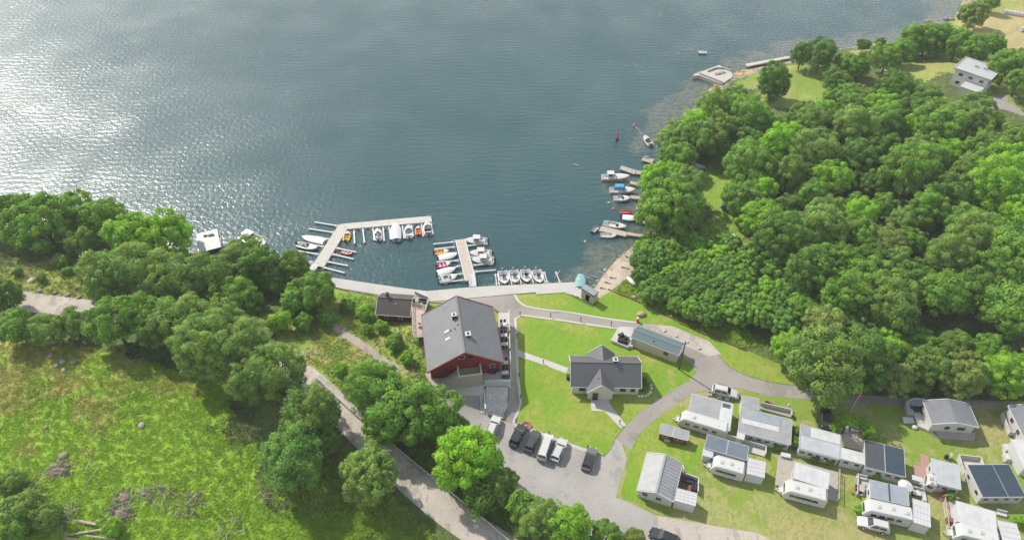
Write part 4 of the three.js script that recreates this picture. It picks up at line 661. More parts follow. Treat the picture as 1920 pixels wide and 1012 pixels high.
function pier(label, poly, m, top = 0.55, y0 = -1.5) {
  const [x, z] = poly[0], t = thing('pier', label, 'pier', [x, 0, z]);
  part(t, 'deck', shiftBy(slabOf(poly, top, 0.14), x, z), m);
  part(t, 'beam', shiftBy(slabOf(poly.map(([a, b], i) => { const o = poly[(i + Math.floor(poly.length / 2)) % poly.length]; return [lerp(a, o[0], 0.06), lerp(b, o[1], 0.06)]; }), top - 0.144, 0.2), x, z), W.old);
  poly.forEach(([a, b], i) => { const o = poly[(i + Math.floor(poly.length / 2)) % poly.length]; part(t, 'post', cyl(0.12, 0.12, top - 0.2 - y0, lerp(a, o[0], 0.08) - x, y0, lerp(b, o[1], 0.08) - z, 7), W.old); });
  return t;
}
pier('outer half of the weathered pier beside the red-striped boat', [[28.25,-154.1],[31.97,-152.03],[31.06,-150.41],[27.51,-152.68]], W.old);
pier('inner walkway of the weathered pier reaching the shore', [[31.96,-151.97],[36.63,-151.16],[36.51,-150.3],[31.4,-150.52]], W.old);
pier('small wooden landing stage behind the blue-canopied boat', [[29.77,-147.61],[31.74,-146.83],[31.44,-145.69],[29.46,-146.51]], W.old);
pier('narrow pier between the blue-canopied boat and the red skiff', [[29.1,-141.83],[32.59,-141.23],[32.34,-140.04],[28.84,-140.64]], W.old);
pier('slanting pier under the covered white boat', [[29.53,-132.68],[33.82,-131.3],[33.45,-130.39],[29.13,-131.85]], W.old);
pier('outer end of the long pale pier at the beach', [[21,-130.3],[26.56,-128.14],[26.32,-126.54],[20.15,-128.58]], W.tan);
pier('inner walkway of the long pale pier up to the beach', [[26.62,-128.14],[30.31,-127.16],[32.35,-126.1],[31.98,-125.49],[29.92,-126.36],[26.45,-127.16]], W.tan);
{ const t = pier('small square swimming raft off the wooded shore', [[34.47,-158.12],[37.12,-156.99],[36.28,-155.2],[33.64,-156.54]], W.old, 0.5); part(t, 'bench', shiftBy(slabOf([[34.69,-158.01],[35.72,-157.55],[35.57,-157.22],[34.54,-157.67]], 0.85, 0.35), t.position.x, t.position.z), W.old); }
pier('little square bathing raft far out on the lake', [[59.41,-216.08],[62.23,-215.44],[61.74,-214.13],[59.21,-214.37]], W.old, 0.5);
pier('long pale wooden pier along the far park lawn', [[72.26,-207.01],[86.85,-211.96],[87.49,-210.91],[72.59,-205.49]], W.deck, 0.7);
pier('short cross pier at the end of the far wooden pier', [[86.9,-211.96],[87.6,-211.72],[89.25,-209.35],[88.22,-208.55],[87.52,-210.86]], W.old, 0.7);
pier('small wooden stub jetty near the stone pier', [[58.08,-192.21],[59.66,-190.87],[58.97,-190.12],[57.75,-191.28]], W.old, 0.5);
{ // stone pier with low wall
  const P = [[63.78,-205.77],[66.69,-201.86],[66.56,-198.66],[63.16,-195.18],[62.37,-194.54],[56.47,-199.45],[54.63,-199.1],[55.02,-200.07]], [x, z] = P[0], t = thing('stone_pier', 'pale stone bathing pier with a low wall at the far park', 'pier', [x, 0, z]);
  part(t, 'stone_deck', shiftBy(slabOf(P, 1.0, 2.2), x, z), M.concrete);
  part(t, 'low_wall', [[59.44,-201.55,62.43,-203.57],[62.43,-203.57,64.86,-203.35],[64.86,-203.35,66.33,-201.77],[56.72,-200.21,62.65,-194.84]].map(([a, b, c, d]) => bx(Math.hypot(c - a, d - b), 0.5, 0.35, 0, 1.0, 0).rotateY(Math.atan2(-(d - b), c - a)).translate((a + c) / 2 - x, 0, (b + d) / 2 - z)), W.tan);
  for (const [a, b] of [[62.09,-200.21],[63.7,-200.96]]) part(t, 'bench', [bx(1.8, 0.1, 0.7, a - x, 1.4, b - z, 0.2), bx(0.12, 0.4, 0.5, a - x - 0.7, 1.0, b - z), bx(0.12, 0.4, 0.5, a - x + 0.7, 1.0, b - z)], W.old);
}

// ---------------------------------------------------------------- boats: local +x is the bow, y = 0 the waterline
function hullShape(L, B, F) {
  return Array.from({ length: 15 }, (_, i) => {
    const t = i / 14, s = Math.max(0, (t - 0.48) / 0.52), hb = B / 2 * (t < 0.48 ? 0.86 + 0.14 * Math.sin(Math.PI * t / 0.96) : Math.pow(Math.max(0, 1 - Math.pow(s, 2.2)), 0.78)), y = F * (0.86 + 0.34 * t * t), x = -L / 2 + L * t;
    return { t, x, hb, y, kx: x - 0.13 * L * Math.pow(s, 3), ky: -0.22 + 0.42 * F * Math.pow(s, 3) };
  });
}
function boat(s, label, { B = s.L * 0.38, F = 0.6, hull = W.gel, inside = W.pale, name = 'motor_boat', motor = true, deckFrom = 0.62, cover, screen, consoleAt, thwarts = 0, canopy, cabin, stripe, seatM, group, flip = 0, y = 0 } = {}) {
  const L = s.L, t = thing(name, label, 'boat', [s.x, y, s.z], s.a + flip, group), R = hullShape(L, B, F), rim = 0.09 + 0.03 * B;
  const ring = (r, f) => [[r.x, r.y, -r.hb], [r.kx * 0.4 + r.x * 0.6, lerp(r.ky, r.y, 0.45), -r.hb * 0.93], [r.kx, r.ky + 0.08, -r.hb * 0.55], [r.kx, r.ky, 0], [r.kx, r.ky + 0.08, r.hb * 0.55], [r.kx * 0.4 + r.x * 0.6, lerp(r.ky, r.y, 0.45), r.hb * 0.93], [r.x, r.y, r.hb]];
  const h = part(t, 'hull', [mesh(R.map(ring)), faces([ring(R[0])])], hull);
  if (stripe) part(h, 'stripe', mesh(R.slice(0, 14).map(r => [[r.x, r.y - 0.16, -r.hb - 0.015], [r.x, r.y - 0.02, -r.hb - 0.02]])).toNonIndexed().clone(), stripe), part(h, 'stripe', mesh(R.slice(0, 14).map(r => [[r.x, r.y - 0.16, r.hb + 0.015], [r.x, r.y - 0.02, r.hb + 0.02]])), stripe);
  if (cover) {
    part(t, 'cover', mesh(R.map(r => [-1, -0.6, -0.2, 0.2, 0.6, 1].map(q => [r.x, r.y + 0.03 + (1 - q * q) * 0.42 * Math.min(1, r.hb / B * 2.4) * (0.7 + 0.3 * Math.sin(Math.PI * r.t)), q * (r.hb + 0.02)]))), cover);
  } else {
    const k = R.filter(r => r.t <= deckFrom + 0.02), f = R.filter(r => r.t >= deckFrom - 0.06), fl = F * 0.22;
    part(t, 'gunwale', [mesh(R.map(r => [[r.x, r.y + 0.01, -r.hb - 0.03], [r.x, r.y + 0.05, -Math.max(0, r.hb - rim)]])), mesh(R.map(r => [[r.x, r.y + 0.01, r.hb + 0.03], [r.x, r.y + 0.05, Math.max(0, r.hb - rim)]]))], hull);
    part(t, 'cockpit', [mesh(k.map(r => [[r.x, r.y + 0.045, -Math.max(0, r.hb - rim)], [r.x, fl, -Math.max(0, r.hb - rim - 0.06)], [r.x, fl, Math.max(0, r.hb - rim - 0.06)], [r.x, r.y + 0.045, Math.max(0, r.hb - rim)]])), bx(0.12, R[0].y - fl, R[0].hb * 1.8, -L / 2 + 0.08, fl, 0)], inside);
    if (deckFrom < 0.95) part(t, 'foredeck', [mesh(f.map(r => [-1, -0.4, 0.4, 1].map(q => [r.x, r.y + 0.06 + (1 - q * q) * 0.1, q * Math.max(0, r.hb - rim * 0.6)]))), faces([[[f[0].x, f[0].y + 0.06, -f[0].hb + rim], [f[0].x, f[0].y + 0.06, f[0].hb - rim], [f[0].x, 0.1, f[0].hb - rim], [f[0].x, 0.1, -f[0].hb + rim]]])], hull === W.gel ? W.gel : W.pale);
    for (let n = 0; n < thwarts; n++) part(t, 'thwart', bx(0.28, 0.05, B * 0.78, -L * 0.3 + n * L * 0.26, F * 0.6, 0), seatM || inside);
    if (!thwarts) part(t, 'bench', [bx(0.5, 0.34, B * 0.66, -L / 2 + 0.75, fl, 0), bx(0.12, 0.6, B * 0.66, -L / 2 + 0.5, fl, 0)], seatM || W.gel);
    if (consoleAt !== undefined) { const c = part(t, 'console', prism([[-0.25, 0], [0.35, 0], [0.3, 0.55], [0, 0.75], [-0.25, 0.7]], B * 0.3).translate(L * consoleAt, fl, 0), W.gel); part(c, 'windscreen', slab([[L * consoleAt + 0.02, fl + 1.15, -B * 0.16], [L * consoleAt + 0.02, fl + 1.15, B * 0.16], [L * consoleAt + 0.3, fl + 0.58, B * 0.17], [L * consoleAt + 0.3, fl + 0.58, -B * 0.17]], 0.03), W.glass); part(t, 'seat', [bx(0.4, 0.4, 0.5, L * consoleAt - 0.75, fl, 0), bx(0.1, 0.8, 0.5, L * consoleAt - 0.95, fl, 0)], W.grey); }
    if (screen !== undefined) part(t, 'windscreen', mesh([-1, -0.5, 0, 0.5, 1].map(q => [[L * screen + 0.35 - 0.45 * q * q, F * 0.98, q * B * 0.4], [L * screen - 0.45 * q * q, F + 0.5, q * B * 0.34]])), W.glass);
  }
  if (cabin) { const [x, l, w, hh, m] = cabin; const c = part(t, 'wheelhouse', prism([[-l / 2, 0], [l / 2 + 0.15, 0], [l / 2 - 0.1, hh], [-l / 2, hh]], w).translate(x, F * 0.8, 0), m || W.gel); part(c, 'roof', new THREE.BoxGeometry(l + 0.35, 0.08, w + 0.24).translate(x, F * 0.8 + hh + 0.04, 0), m || W.gel); part(c, 'front_window', slab([[x + l / 2 - 0.06, F * 0.8 + hh * 0.9, -w * 0.42], [x + l / 2 - 0.06, F * 0.8 + hh * 0.9, w * 0.42], [x + l / 2 + 0.1, F * 0.8 + hh * 0.45, w * 0.42], [x + l / 2 + 0.1, F * 0.8 + hh * 0.45, -w * 0.42]], 0.03), W.glass); for (const q of [-1, 1]) part(c, 'side_window', bx(l * 0.7, hh * 0.36, 0.03, x, F * 0.8 + hh * 0.5, q * (w / 2 + 0.006)), W.glass); }
  if (canopy) { const [x, l, m] = canopy, w = B * 0.78; part(t, 'canopy', [mesh([0, 0.25, 0.5, 0.75, 1].map(u => [-1, -0.85, -0.4, 0.4, 0.85, 1].map(q => [x - l / 2 + l * u, F + (Math.abs(q) > 0.95 ? 0.35 : 1.25 - 0.15 * q * q - 0.1 * Math.abs(u - 0.5)), q * w / 2]))), faces([[[x + l / 2, F + 1.1, -w * 0.42], [x + l / 2, F + 1.1, w * 0.42], [x + l / 2 + 0.4, F + 0.35, w / 2], [x + l / 2 + 0.4, F + 0.35, -w / 2]]])], m); }
  if (motor) { const o = part(t, 'outboard_motor', [bx(0.3, 0.42, 0.34, -L / 2 - 0.3, F * 0.85, 0), bx(0.2, 0.14, 0.26, -L / 2 - 0.3, F * 0.85 + 0.42, 0)], motor === true ? W.dark : motor); part(o, 'shaft', [bx(0.16, F + 0.3, 0.12, -L / 2 - 0.3, -0.3, 0), bx(0.3, 0.12, 0.3, -L / 2 - 0.08, F * 0.75, 0)], W.black); }
  return t;
}
const paint = (c, r = 0.45) => mat(c, r);
const yellow = paint([0.75, 0.45, 0.02]), orange = paint([0.75, 0.13, 0.01]), redP = paint([0.6, 0.02, 0.02]), magenta = paint([0.5, 0.015, 0.16]), blueP = paint([0.07, 0.25, 0.5], 0.8), tarp = paint([0.5, 0.52, 0.54], 0.75), whiteTarp = paint([0.68, 0.68, 0.66], 0.7), navy = paint([0.02, 0.035, 0.06]);
boat({x:-45.67,z:-125.55,L:5.77,a:2.824}, 'white covered boat on the outer side of the long jetty', { cover: whiteTarp, motor: false, B: 2.0 });
boat({x:-46.48,z:-123.28,L:5.16,a:-0.309}, 'white open boat beside the covered one on the long jetty', { consoleAt: -0.02, B: 1.9 });
boat({x:-37.2,z:-121.37,L:2.71,a:-0.428}, 'small red skiff between fingers of the long jetty', { name: 'rowing_boat', hull: redP, inside: mat([0.55, 0.2, 0.2], 0.6), thwarts: 2, deckFrom: 0.85, B: 1.3, F: 0.4, motor: false, seatM: W.white });
boat({x:-38.15,z:-126.9,L:3.24,a:1.553}, 'yellow boat in the inner corner of the long jetty', { hull: yellow, inside: mat([0.45, 0.26, 0.03], 0.6), thwarts: 2, deckFrom: 0.72, B: 1.6, F: 0.45 });
boat({x:-31.02,z:-127.44,L:4.03,a:1.750}, 'white open boat under the jetty arm, leftmost of its row', { B: 1.9, inside: W.white, consoleAt: 0.0, F: 0.5 });
boat({x:-26.96,z:-128.19,L:5.71,a:1.715}, 'large white cruiser with a grey tarpaulin over its stern', { B: 2.5, F: 0.8, cover: tarp, motor: true });
boat({x:-24,z:-128.43,L:4.42,a:1.707}, 'white boat right of the tarpaulin-covered cruiser', { B: 2.0, inside: W.white, screen: 0.1, F: 0.55 });
boat({x:-21.83,z:-128.87,L:2.92,a:1.676}, 'small orange boat under the jetty arm', { hull: orange, inside: mat([0.6, 0.16, 0.03], 0.6), thwarts: 2, deckFrom: 0.75, B: 1.5, F: 0.45 });
boat({x:-19.67,z:-129.53,L:4.28,a:1.745}, 'white boat with a dark cockpit at the tip of the jetty arm', { B: 2.1, inside: W.dark, screen: 0.12, deckFrom: 0.5, F: 0.6 });
boat({x:-15.83,z:-121.56,L:3.23,a:0.122}, 'yellow boat on the left side of the short jetty', { hull: yellow, inside: mat([0.5, 0.24, 0.04], 0.6), thwarts: 2, deckFrom: 0.7, B: 1.6, F: 0.45 });
boat({x:-14.36,z:-119.99,L:4.28,a:0.310}, 'white boat below the yellow one on the short jetty', { cover: whiteTarp, B: 1.9, F: 0.5 });
boat({x:-15.02,z:-117.37,L:3.08,a:0.267}, 'magenta boat on the left side of the short jetty', { hull: magenta, inside: mat([0.55, 0.06, 0.22], 0.6), thwarts: 2, deckFrom: 0.7, B: 1.6, F: 0.45, seatM: W.white });
boat({x:-14.37,z:-115.25,L:4.09,a:0.345}, 'white covered boat below the magenta one', { cover: whiteTarp, B: 1.9, F: 0.5 });
boat({x:-13.8,z:-113,L:4.06,a:0.347}, 'white boat with grey cockpit nearest the quay on the short jetty', { B: 2.0, inside: W.grey, screen: 0.1, deckFrom: 0.55, F: 0.6 });
boat({x:-8.22,z:-125.21,L:5.03,a:3.113}, 'white cabin boat at the outer right of the short jetty', { B: 2.2, cabin: [-0.1, 1.3, 1.2, 1.1], inside: W.white, deckFrom: 0.6 });
boat({x:-7.12,z:-120.96,L:5.01,a:-3.125}, 'white cabin boat in the middle right of the short jetty', { B: 2.2, cabin: [-0.1, 1.3, 1.2, 1.1], inside: W.white, deckFrom: 0.6 });
boat({x:-6.53,z:-118.75,L:5.03,a:-3.125}, 'white cabin boat nearest the quay on the right of the short jetty', { B: 2.2, cabin: [-0.1, 1.3, 1.2, 1.1], inside: W.white, deckFrom: 0.6 });
for (const [s, w] of [[{x:-1.74,z:-113.11,L:4.24,a:-1.398}, 'leftmost'], [{x:0.61,z:-113.42,L:4.13,a:-1.422}, 'second from left'], [{x:3.13,z:-113.63,L:4.12,a:-1.442}, 'third from left'], [{x:5.76,z:-113.46,L:4.26,a:-1.353}, 'rightmost']]) boat(s, `white open hire boat moored bow-in at the quay, ${w} of four`, { B: 2.35, F: 0.6, inside: W.white, consoleAt: -0.02, group: 'hire boats at the quay', deckFrom: 0.78, motor: W.grey });
{ const s = {x:14.75,z:-111.59,L:3.89,a:1.416}, t = thing('covered_boat', 'turquoise covered boat lifted beside the shore hut', 'boat', [s.x, 0.2, s.z], s.a); const tq = paint([0.17, 0.33, 0.34], 0.7), r = hullShape(s.L, 2.2, 0.8); part(t, 'hull', [mesh(r.map(q => [[q.x, 0.75, -Math.max(q.hb, 0.75)], [q.x, 0.1, -Math.max(q.hb, 0.75) * 0.8], [q.x, -0.3, 0], [q.x, 0.1, Math.max(q.hb, 0.75) * 0.8], [q.x, 0.75, Math.max(q.hb, 0.75)]])), bx(0.08, 0.9, 1.7, -s.L / 2, -0.1, 0), bx(0.08, 0.9, 1.5, s.L / 2, -0.1, 0)], paint([0.12, 0.3, 0.32])); const c = part(t, 'cover', mesh(r.map(q => [-1, -0.9, -0.4, 0.4, 0.9, 1].map(u => [q.x, 0.78 + 0.28 * (1 - u * u), u * (Math.max(q.hb, 0.75) + 0.04)]))), tq); part(c, 'hatch', bx(0.7, 0.06, 0.35, 0.2, 1.02, -0.4), W.white); part(t, 'outboard_motor', [bx(0.35, 0.5, 0.4, -s.L / 2 - 0.3, 0.3, 0)], W.dark); }
boat({x:26.23,z:-149.16,L:7.12,a:0.030}, 'white wooden boat with red stripe and wheelhouse by the wooded shore', { B: 2.3, F: 0.85, stripe: W.red, cabin: [-1.4, 1.4, 1.3, 1.3], motor: false, deckFrom: 0.55, inside: W.cream });
boat({x:27.39,z:-143.87,L:6.42,a:-0.000}, 'white boat with a blue canopy by the wooded shore', { B: 2.3, F: 0.75, canopy: [-0.9, 2.2, blueP], motor: false, deckFrom: 0.55 });
boat({x:26.94,z:-140.76,L:4.08,a:-0.000}, 'plain white boat below the blue-canopied one', { B: 2.0, F: 0.6, inside: W.white, motor: false, screen: 0.05 });
boat({x:27.43,z:-135.74,L:3.17,a:0.045}, 'small red rowing boat near the beach', { name: 'rowing_boat', hull: redP, inside: mat([0.4, 0.1, 0.08], 0.7), thwarts: 2, deckFrom: 0.97, B: 1.3, F: 0.4, motor: false });
boat({x:27.98,z:-133.32,L:3.55,a:-0.185}, 'white boat under a cover beside the slanting pier', { cover: whiteTarp, B: 1.9, F: 0.5 });
boat({x:24.16,z:-130.67,L:5.56,a:-0.291}, 'white open motor boat on the upper side of the long pale pier', { B: 2.0, F: 0.6, inside: W.white, screen: 0.12, motor: false });
boat({x:19.53,z:-129.54,L:2.97,a:0.992}, 'dark inflatable boat at the tip of the long pale pier', { name: 'inflatable_boat', hull: navy, inside: W.grey, thwarts: 2, deckFrom: 0.97, B: 1.5, F: 0.45 });
boat({x:22.38,z:-127.14,L:3.7,a:-0.072}, 'small white boat on the lower side of the long pale pier', { B: 1.5, F: 0.45, inside: W.white, thwarts: 2, deckFrom: 0.75, motor: false });
boat({x:36.53,z:-165.57,L:4.57,a:1.816}, 'white motor boat at anchor off the wooded shore', { B: 1.9, F: 0.6, screen: 0.05, inside: W.grey });
boat({x:31.2,z:-136.91,L:2.57,a:-0.112}, 'white skiff pulled up under the trees above the red rowing boat', { B: 1.3, F: 0.4, inside: W.white, motor: false, thwarts: 1, y: 0.15 });
for (const [s, w, b] of [[{x:47.49,z:-152.13,L:3.49,a:-0.494}, 'upturned white dinghy lying on the grass glade', 1.2], [{x:46.21,z:-151.23,L:3.06,a:-0.380}, 'white canoe lying beside the dinghy on the glade', 0.7], [{x:50.22,z:-123.1,L:3.3,a:-1.646}, 'pale canoe leaning in the gap at the lower end of the glade', 0.8], [{x:25.63,z:-110.85,L:2.67,a:-1.068}, 'white upturned skiff under the thicket edge', 1.1]]) { const o = boat(s, w, { name: 'upturned_boat', B: b, F: 0.4, motor: false, cover: W.white }); o.rotation.x = 0; o.position.y = ground(s.x, s.z) + 0.3; }
boat({x:-59.11,z:-125.14,L:7.33,a:-0.543}, 'white passenger boat with red seats moored beside the boathouse', { name: 'passenger_boat', B: 3.4, F: 0.9, inside: W.white, thwarts: 3, deckFrom: 0.7, motor: false, seatM: mat([0.4, 0.06, 0.06], 0.7), cabin: [-1.6, 2.0, 1.8, 1.4] });

// marks and floats on the water
{ const [x, z] = [28.4,-166.62], t = thing('spar_buoy', 'tall red spar buoy standing in the bay', 'buoy', [x, -0.4, z]); part(t, 'float', cyl(0.42, 0.42, 0.9, 0, 0, 0, 12), W.dark); part(t, 'pillar', cyl(0.3, 0.18, 1.9, 0, 0.9, 0, 12), paint([0.55, 0.03, 0.06])); part(t, 'topmark', cyl(0.3, 0, 0.5, 0, 2.8, 0, 10), paint([0.55, 0.03, 0.06])); }
{ const [x, z] = [33.83,-173.4]; const t = thing('mooring_buoy', 'round red mooring buoy roped to the anchored boat', 'buoy', [x, 0, z]); part(t, 'ball', new THREE.SphereGeometry(0.42, 14, 10).translate(0, 0.2, 0), paint([0.7, 0.06, 0.08])); part(t, 'eye', new THREE.TorusGeometry(0.12, 0.03, 6, 10).translate(0, 0.68, 0), W.steel); const [a, b] = [35.59,-168.67]; part(t, 'rope', taper([0, 0.3, 0], [a - x, 0.45, b - z], 0.035, 0.035, 5), W.cream); }
for (const [p, w, m] of [[[23.58,-139.45], 'small white float off the narrow pier', W.white], [[24.45,-137.1], 'small orange float near the red rowing boat', orange], [[16.78,-125.33], 'tiny white float in the shallow bay', W.white]]) single('float', w, 'float', [new THREE.SphereGeometry(0.3, 10, 8).scale(1, 0.8, 1).translate(0, 0.1, 0), cyl(0.06, 0.04, 0.2, 0, 0.3, 0, 6)], m, [p[0], 0, p[1]]);
{ const s = {x:16.69,z:-155.19,L:1.51,a:-0.484}; single('driftwood', 'floating branch in the middle of the bay', 'driftwood', [taper([-s.L / 2, 0.05, 0], [s.L / 2, 0.05, 0.1], 0.14, 0.07), taper([0, 0.08, 0], [0.5, 0.2, 0.6], 0.06, 0.02)], W.old, [s.x, 0, s.z], s.a); }

// ---------------------------------------------------------------- buildings
const ribTex = (base, n = 24, m = 6) => tileTex(256, m, (u, v) => { const k = 1 + 0.1 * (ns(NA, u, v) - 0.5) * 2 + 0.06 * (ns(NC, u * 2, v * 2) - 0.5), s = 1; return base.map(c => c * k * s); });
const R_ = {
  slate: mat('#fff', 0.6, { map: ribTex([0.13, 0.135, 0.145]) }), slatePale: mat('#fff', 0.45, { map: ribTex([0.16, 0.165, 0.18]) }), tile: mat('#fff', 0.5, { map: ribTex([0.105, 0.107, 0.112]) }), brownTile: mat('#fff', 0.75, { map: ribTex([0.085, 0.074, 0.067]) }),
  turquoise: mat('#fff', 0.45, { map: ribTex([0.12, 0.165, 0.18]) }), pale: mat('#fff', 0.5, { map: ribTex([0.36, 0.375, 0.395]) }), white: mat('#fff', 0.5, { map: ribTex([0.45, 0.455, 0.455]) }), cool: mat('#fff', 0.45, { map: ribTex([0.25, 0.28, 0.315]) }), blue: mat('#fff', 0.45, { map: ribTex([0.125, 0.155, 0.185]) }), navy: mat('#fff', 0.45, { map: ribTex([0.03, 0.05, 0.07]) }), dark: mat('#fff', 0.6, { map: ribTex([0.055, 0.062, 0.07]) }), mid: mat('#fff', 0.55, { map: ribTex([0.26, 0.265, 0.275]) }), clear: mat('#fff', 0.3, { map: ribTex([0.45, 0.45, 0.48]) }),
  redWall: mat('#fff', 0.8, { map: woodTone(0.9, [0.2, 0.012, 0.016]) }), cream: mat([0.5, 0.47, 0.4], 0.85), stone: mat('#fff', 0.9, { map: ribTex([0.33, 0.31, 0.25]) }), beige: mat([0.42, 0.38, 0.3], 0.85), render: mat([0.58, 0.57, 0.55], 0.85), brownWall: mat('#fff', 0.8, { map: woodTone(0.2, [0.09, 0.02, 0.018]) }), umber: mat('#fff', 0.85, { map: woodTone(0.5, [0.14, 0.06, 0.03]) }), trim: mat([0.47, 0.465, 0.45], 0.6), vinyl: mat([0.48, 0.485, 0.48], 0.6),
};
function win(parent, w, h, x, y, z, ry = 0, frame = R_.trim) {       // a framed window proud of a wall facing local +z, turned by ry
  const put = g => g.rotateY(ry).translate(x, y, z), f = part(parent, 'window', put(bx(w, h, 0.06)), frame);
  part(f, 'pane', put(bx(w - 0.16, h - 0.16, 0.05, 0, 0.08, 0.012)), W.glass);
  return f;
}
function gableHouse(r, label, { name, ridge = 'x', eave = 2.6, rise = 2, over = 0.4, wall = R_.cream, roof = R_.slate, trim = R_.trim, thick = 0.16, courses = 0, ribs = 0, base = 0, category = 'house', turn = 0, ribM, deep = 1.2 } = {}) {
  const t = thing(name, label, category, [r.x, ground(r.x, r.z) + base, r.z], r.a + turn), L = ridge === 'x' ? r.w : r.d, D = ridge === 'x' ? r.d : r.w, hb = D / 2 - over;
  const spin = ridge === 'x' ? g => g : g => g.rotateY(Math.PI / 2);   // built with the ridge along x
  const yw = eave + rise * over / (D / 2) - thick * 0.8, top = eave + rise - thick * 0.9;
  part(t, 'wall', spin(prism([[-hb, -deep], [hb, -deep], [hb, yw], [0, top], [-hb, yw]], L - 2 * over, 'x')), wall);
  const slopes = [[1, [[-L / 2, eave + rise, 0], [-L / 2, eave, D / 2], [L / 2, eave, D / 2], [L / 2, eave + rise, 0]]], [-1, [[L / 2, eave + rise, 0], [L / 2, eave, -D / 2], [-L / 2, eave, -D / 2], [-L / 2, eave + rise, 0]]]];
  const rf = [];
  for (const [s, q] of slopes) {
    const m = part(t, 'roof', spin(slab(q, thick)), roof); rf.push(m);
    const len = Math.hypot(rise, D / 2), ang = Math.atan2(rise, D / 2);
    if (courses) { const g = []; for (let k = 0; k < courses; k++) { const u = (k + 0.5) / courses; g.push(spin(new THREE.BoxGeometry(L - 0.02, 0.05, len / courses * 0.9).rotateX(s * (ang + 0.035)).translate(0, eave + rise * (1 - u) + 0.035, s * D / 2 * u))); } part(m, 'tile_courses', g, roof); }
    if (ribs) { const g = []; for (let k = 1; k < ribs; k++) g.push(spin(new THREE.BoxGeometry(0.06, 0.06, len).rotateX(s * ang).translate(-L / 2 + L * k / ribs, eave + rise / 2 + 0.03, s * D / 4))); part(m, 'seams', g, ribM || roof); }
    for (const e of [-1, 1]) part(m, 'bargeboard', spin(new THREE.BoxGeometry(0.12, 0.26, len).rotateX(s * ang).translate(e * (L / 2 + 0.03), eave + rise / 2 - 0.04, s * D / 4)), trim);
    part(m, 'gutter', spin(new THREE.BoxGeometry(L, 0.12, 0.12).translate(0, eave - 0.08, s * (D / 2 + 0.05))), trim === R_.trim ? W.pale : trim);
  }
  part(rf[0], 'ridge_cap', spin(new THREE.BoxGeometry(L + 0.04, 0.1, 0.34).translate(0, eave + rise + 0.03, 0)), roof);
  Object.assign(t.userData, {}); t.size = { L, D, hb, hl: L / 2 - over, spin };
  return t;
}
function wing(t, x, z0, z1, half, eave, ridge, wall, roof, over = 0.25, trim = R_.trim) {   // a cross gable running from z0 out to z1
  const s = Math.sign(z1 - z0), m = (z0 + z1) / 2, len = Math.abs(z1 - z0);
  part(t, 'wall', prism([[-half + over, -1.2], [half - over, -1.2], [half - over, eave + 0.05], [0, ridge - 0.2], [-half + over, eave + 0.05]], len - 0.35).translate(x, 0, m - s * 0.18), wall);
  for (const e of [-1, 1]) {
    const q = [[x, ridge, z0], [x, ridge, z1], [x + e * half, eave, z1], [x + e * half, eave, z0]];
    const r = part(t, 'roof', slab(q, 0.14), roof);
    const l = Math.hypot(half, ridge - eave), a = Math.atan2(ridge - eave, half);
    part(r, 'bargeboard', new THREE.BoxGeometry(l, 0.24, 0.1).rotateZ(-e * a).translate(x + e * half / 2, (ridge + eave) / 2 - 0.05, z1 + s * 0.06), trim);
  }
}
function chimney(t, x, y, z, w = 0.7, h = 1.0, m = W.dark, capM = R_.trim) { const c = part(t, 'chimney', bx(w, h, w, x, y, z), m); part(c, 'cap', [bx(w + 0.22, 0.1, w + 0.22, x, y + h, z)], capM); part(c, 'flue', bx(w * 0.5, 0.15, w * 0.5, x, y + h + 0.1, z), W.black); }
function railing(t, pts, h, m, name = 'railing', solid = true, y = 0) {   // posts and panels along points [x, z] in the thing's own frame
  for (let i = 0; i + 1 < pts.length; i++) {
    const [a, b] = pts[i], [c, d] = pts[i + 1], l = Math.hypot(c - a, d - b), an = Math.atan2(-(d - b), c - a), put = g => g.rotateY(an).translate((a + c) / 2, y, (b + d) / 2), n = Math.max(1, Math.round(l / 1.5));
    const p = part(t, name, solid ? [put(bx(l, h - 0.12, 0.05, 0, 0.06, 0)), put(bx(l, 0.07, 0.14, 0, h - 0.06, 0))] : [put(bx(l, 0.07, 0.1, 0, h - 0.07, 0)), put(bx(l, 0.05, 0.05, 0, h * 0.55, 0)), put(bx(l, 0.05, 0.05, 0, h * 0.25, 0))], m);
    for (let k = 0; k <= n; k++) part(p, 'post', put(bx(0.1, h + 0.03, 0.1, -l / 2 + l * k / n, 0, 0.03)), m);
  }
}
const local = (t, [x, z]) => { const c = Math.cos(t.rotation.y), s = Math.sin(t.rotation.y), dx = x - t.position.x, dz = z - t.position.z; return [dx * c - dz * s, dx * s + dz * c]; };
function deck(poly, label, { h = 0.4, m = W.deck, rails = [], railM = R_.trim, railH = 0.9, solid = true, name = 'deck', skirt = W.pale, category = 'deck', foot = 0.4 } = {}) {
  const [x, z] = poly[0], gy = Math.max(...poly.map(p => ground(...p))), t = thing(name, label, category, [x, gy, z]);
  part(t, 'floor', shiftBy(slabOf(poly, h, 0.1), x, z), m);
  part(t, 'skirt', shiftBy(slabOf(poly.map(([a, b], i) => { const o = poly[(i + (poly.length >> 1)) % poly.length]; return [lerp(a, o[0], 0.015), lerp(b, o[1], 0.015)]; }), h - 0.104, h + foot), x, z), skirt);
  for (const r of rails) railing(t, r.map(i => [poly[i][0] - x, poly[i][1] - z]), railH, railM, 'railing', solid, h);
  t.floorY = gy + h;
  return t;
}
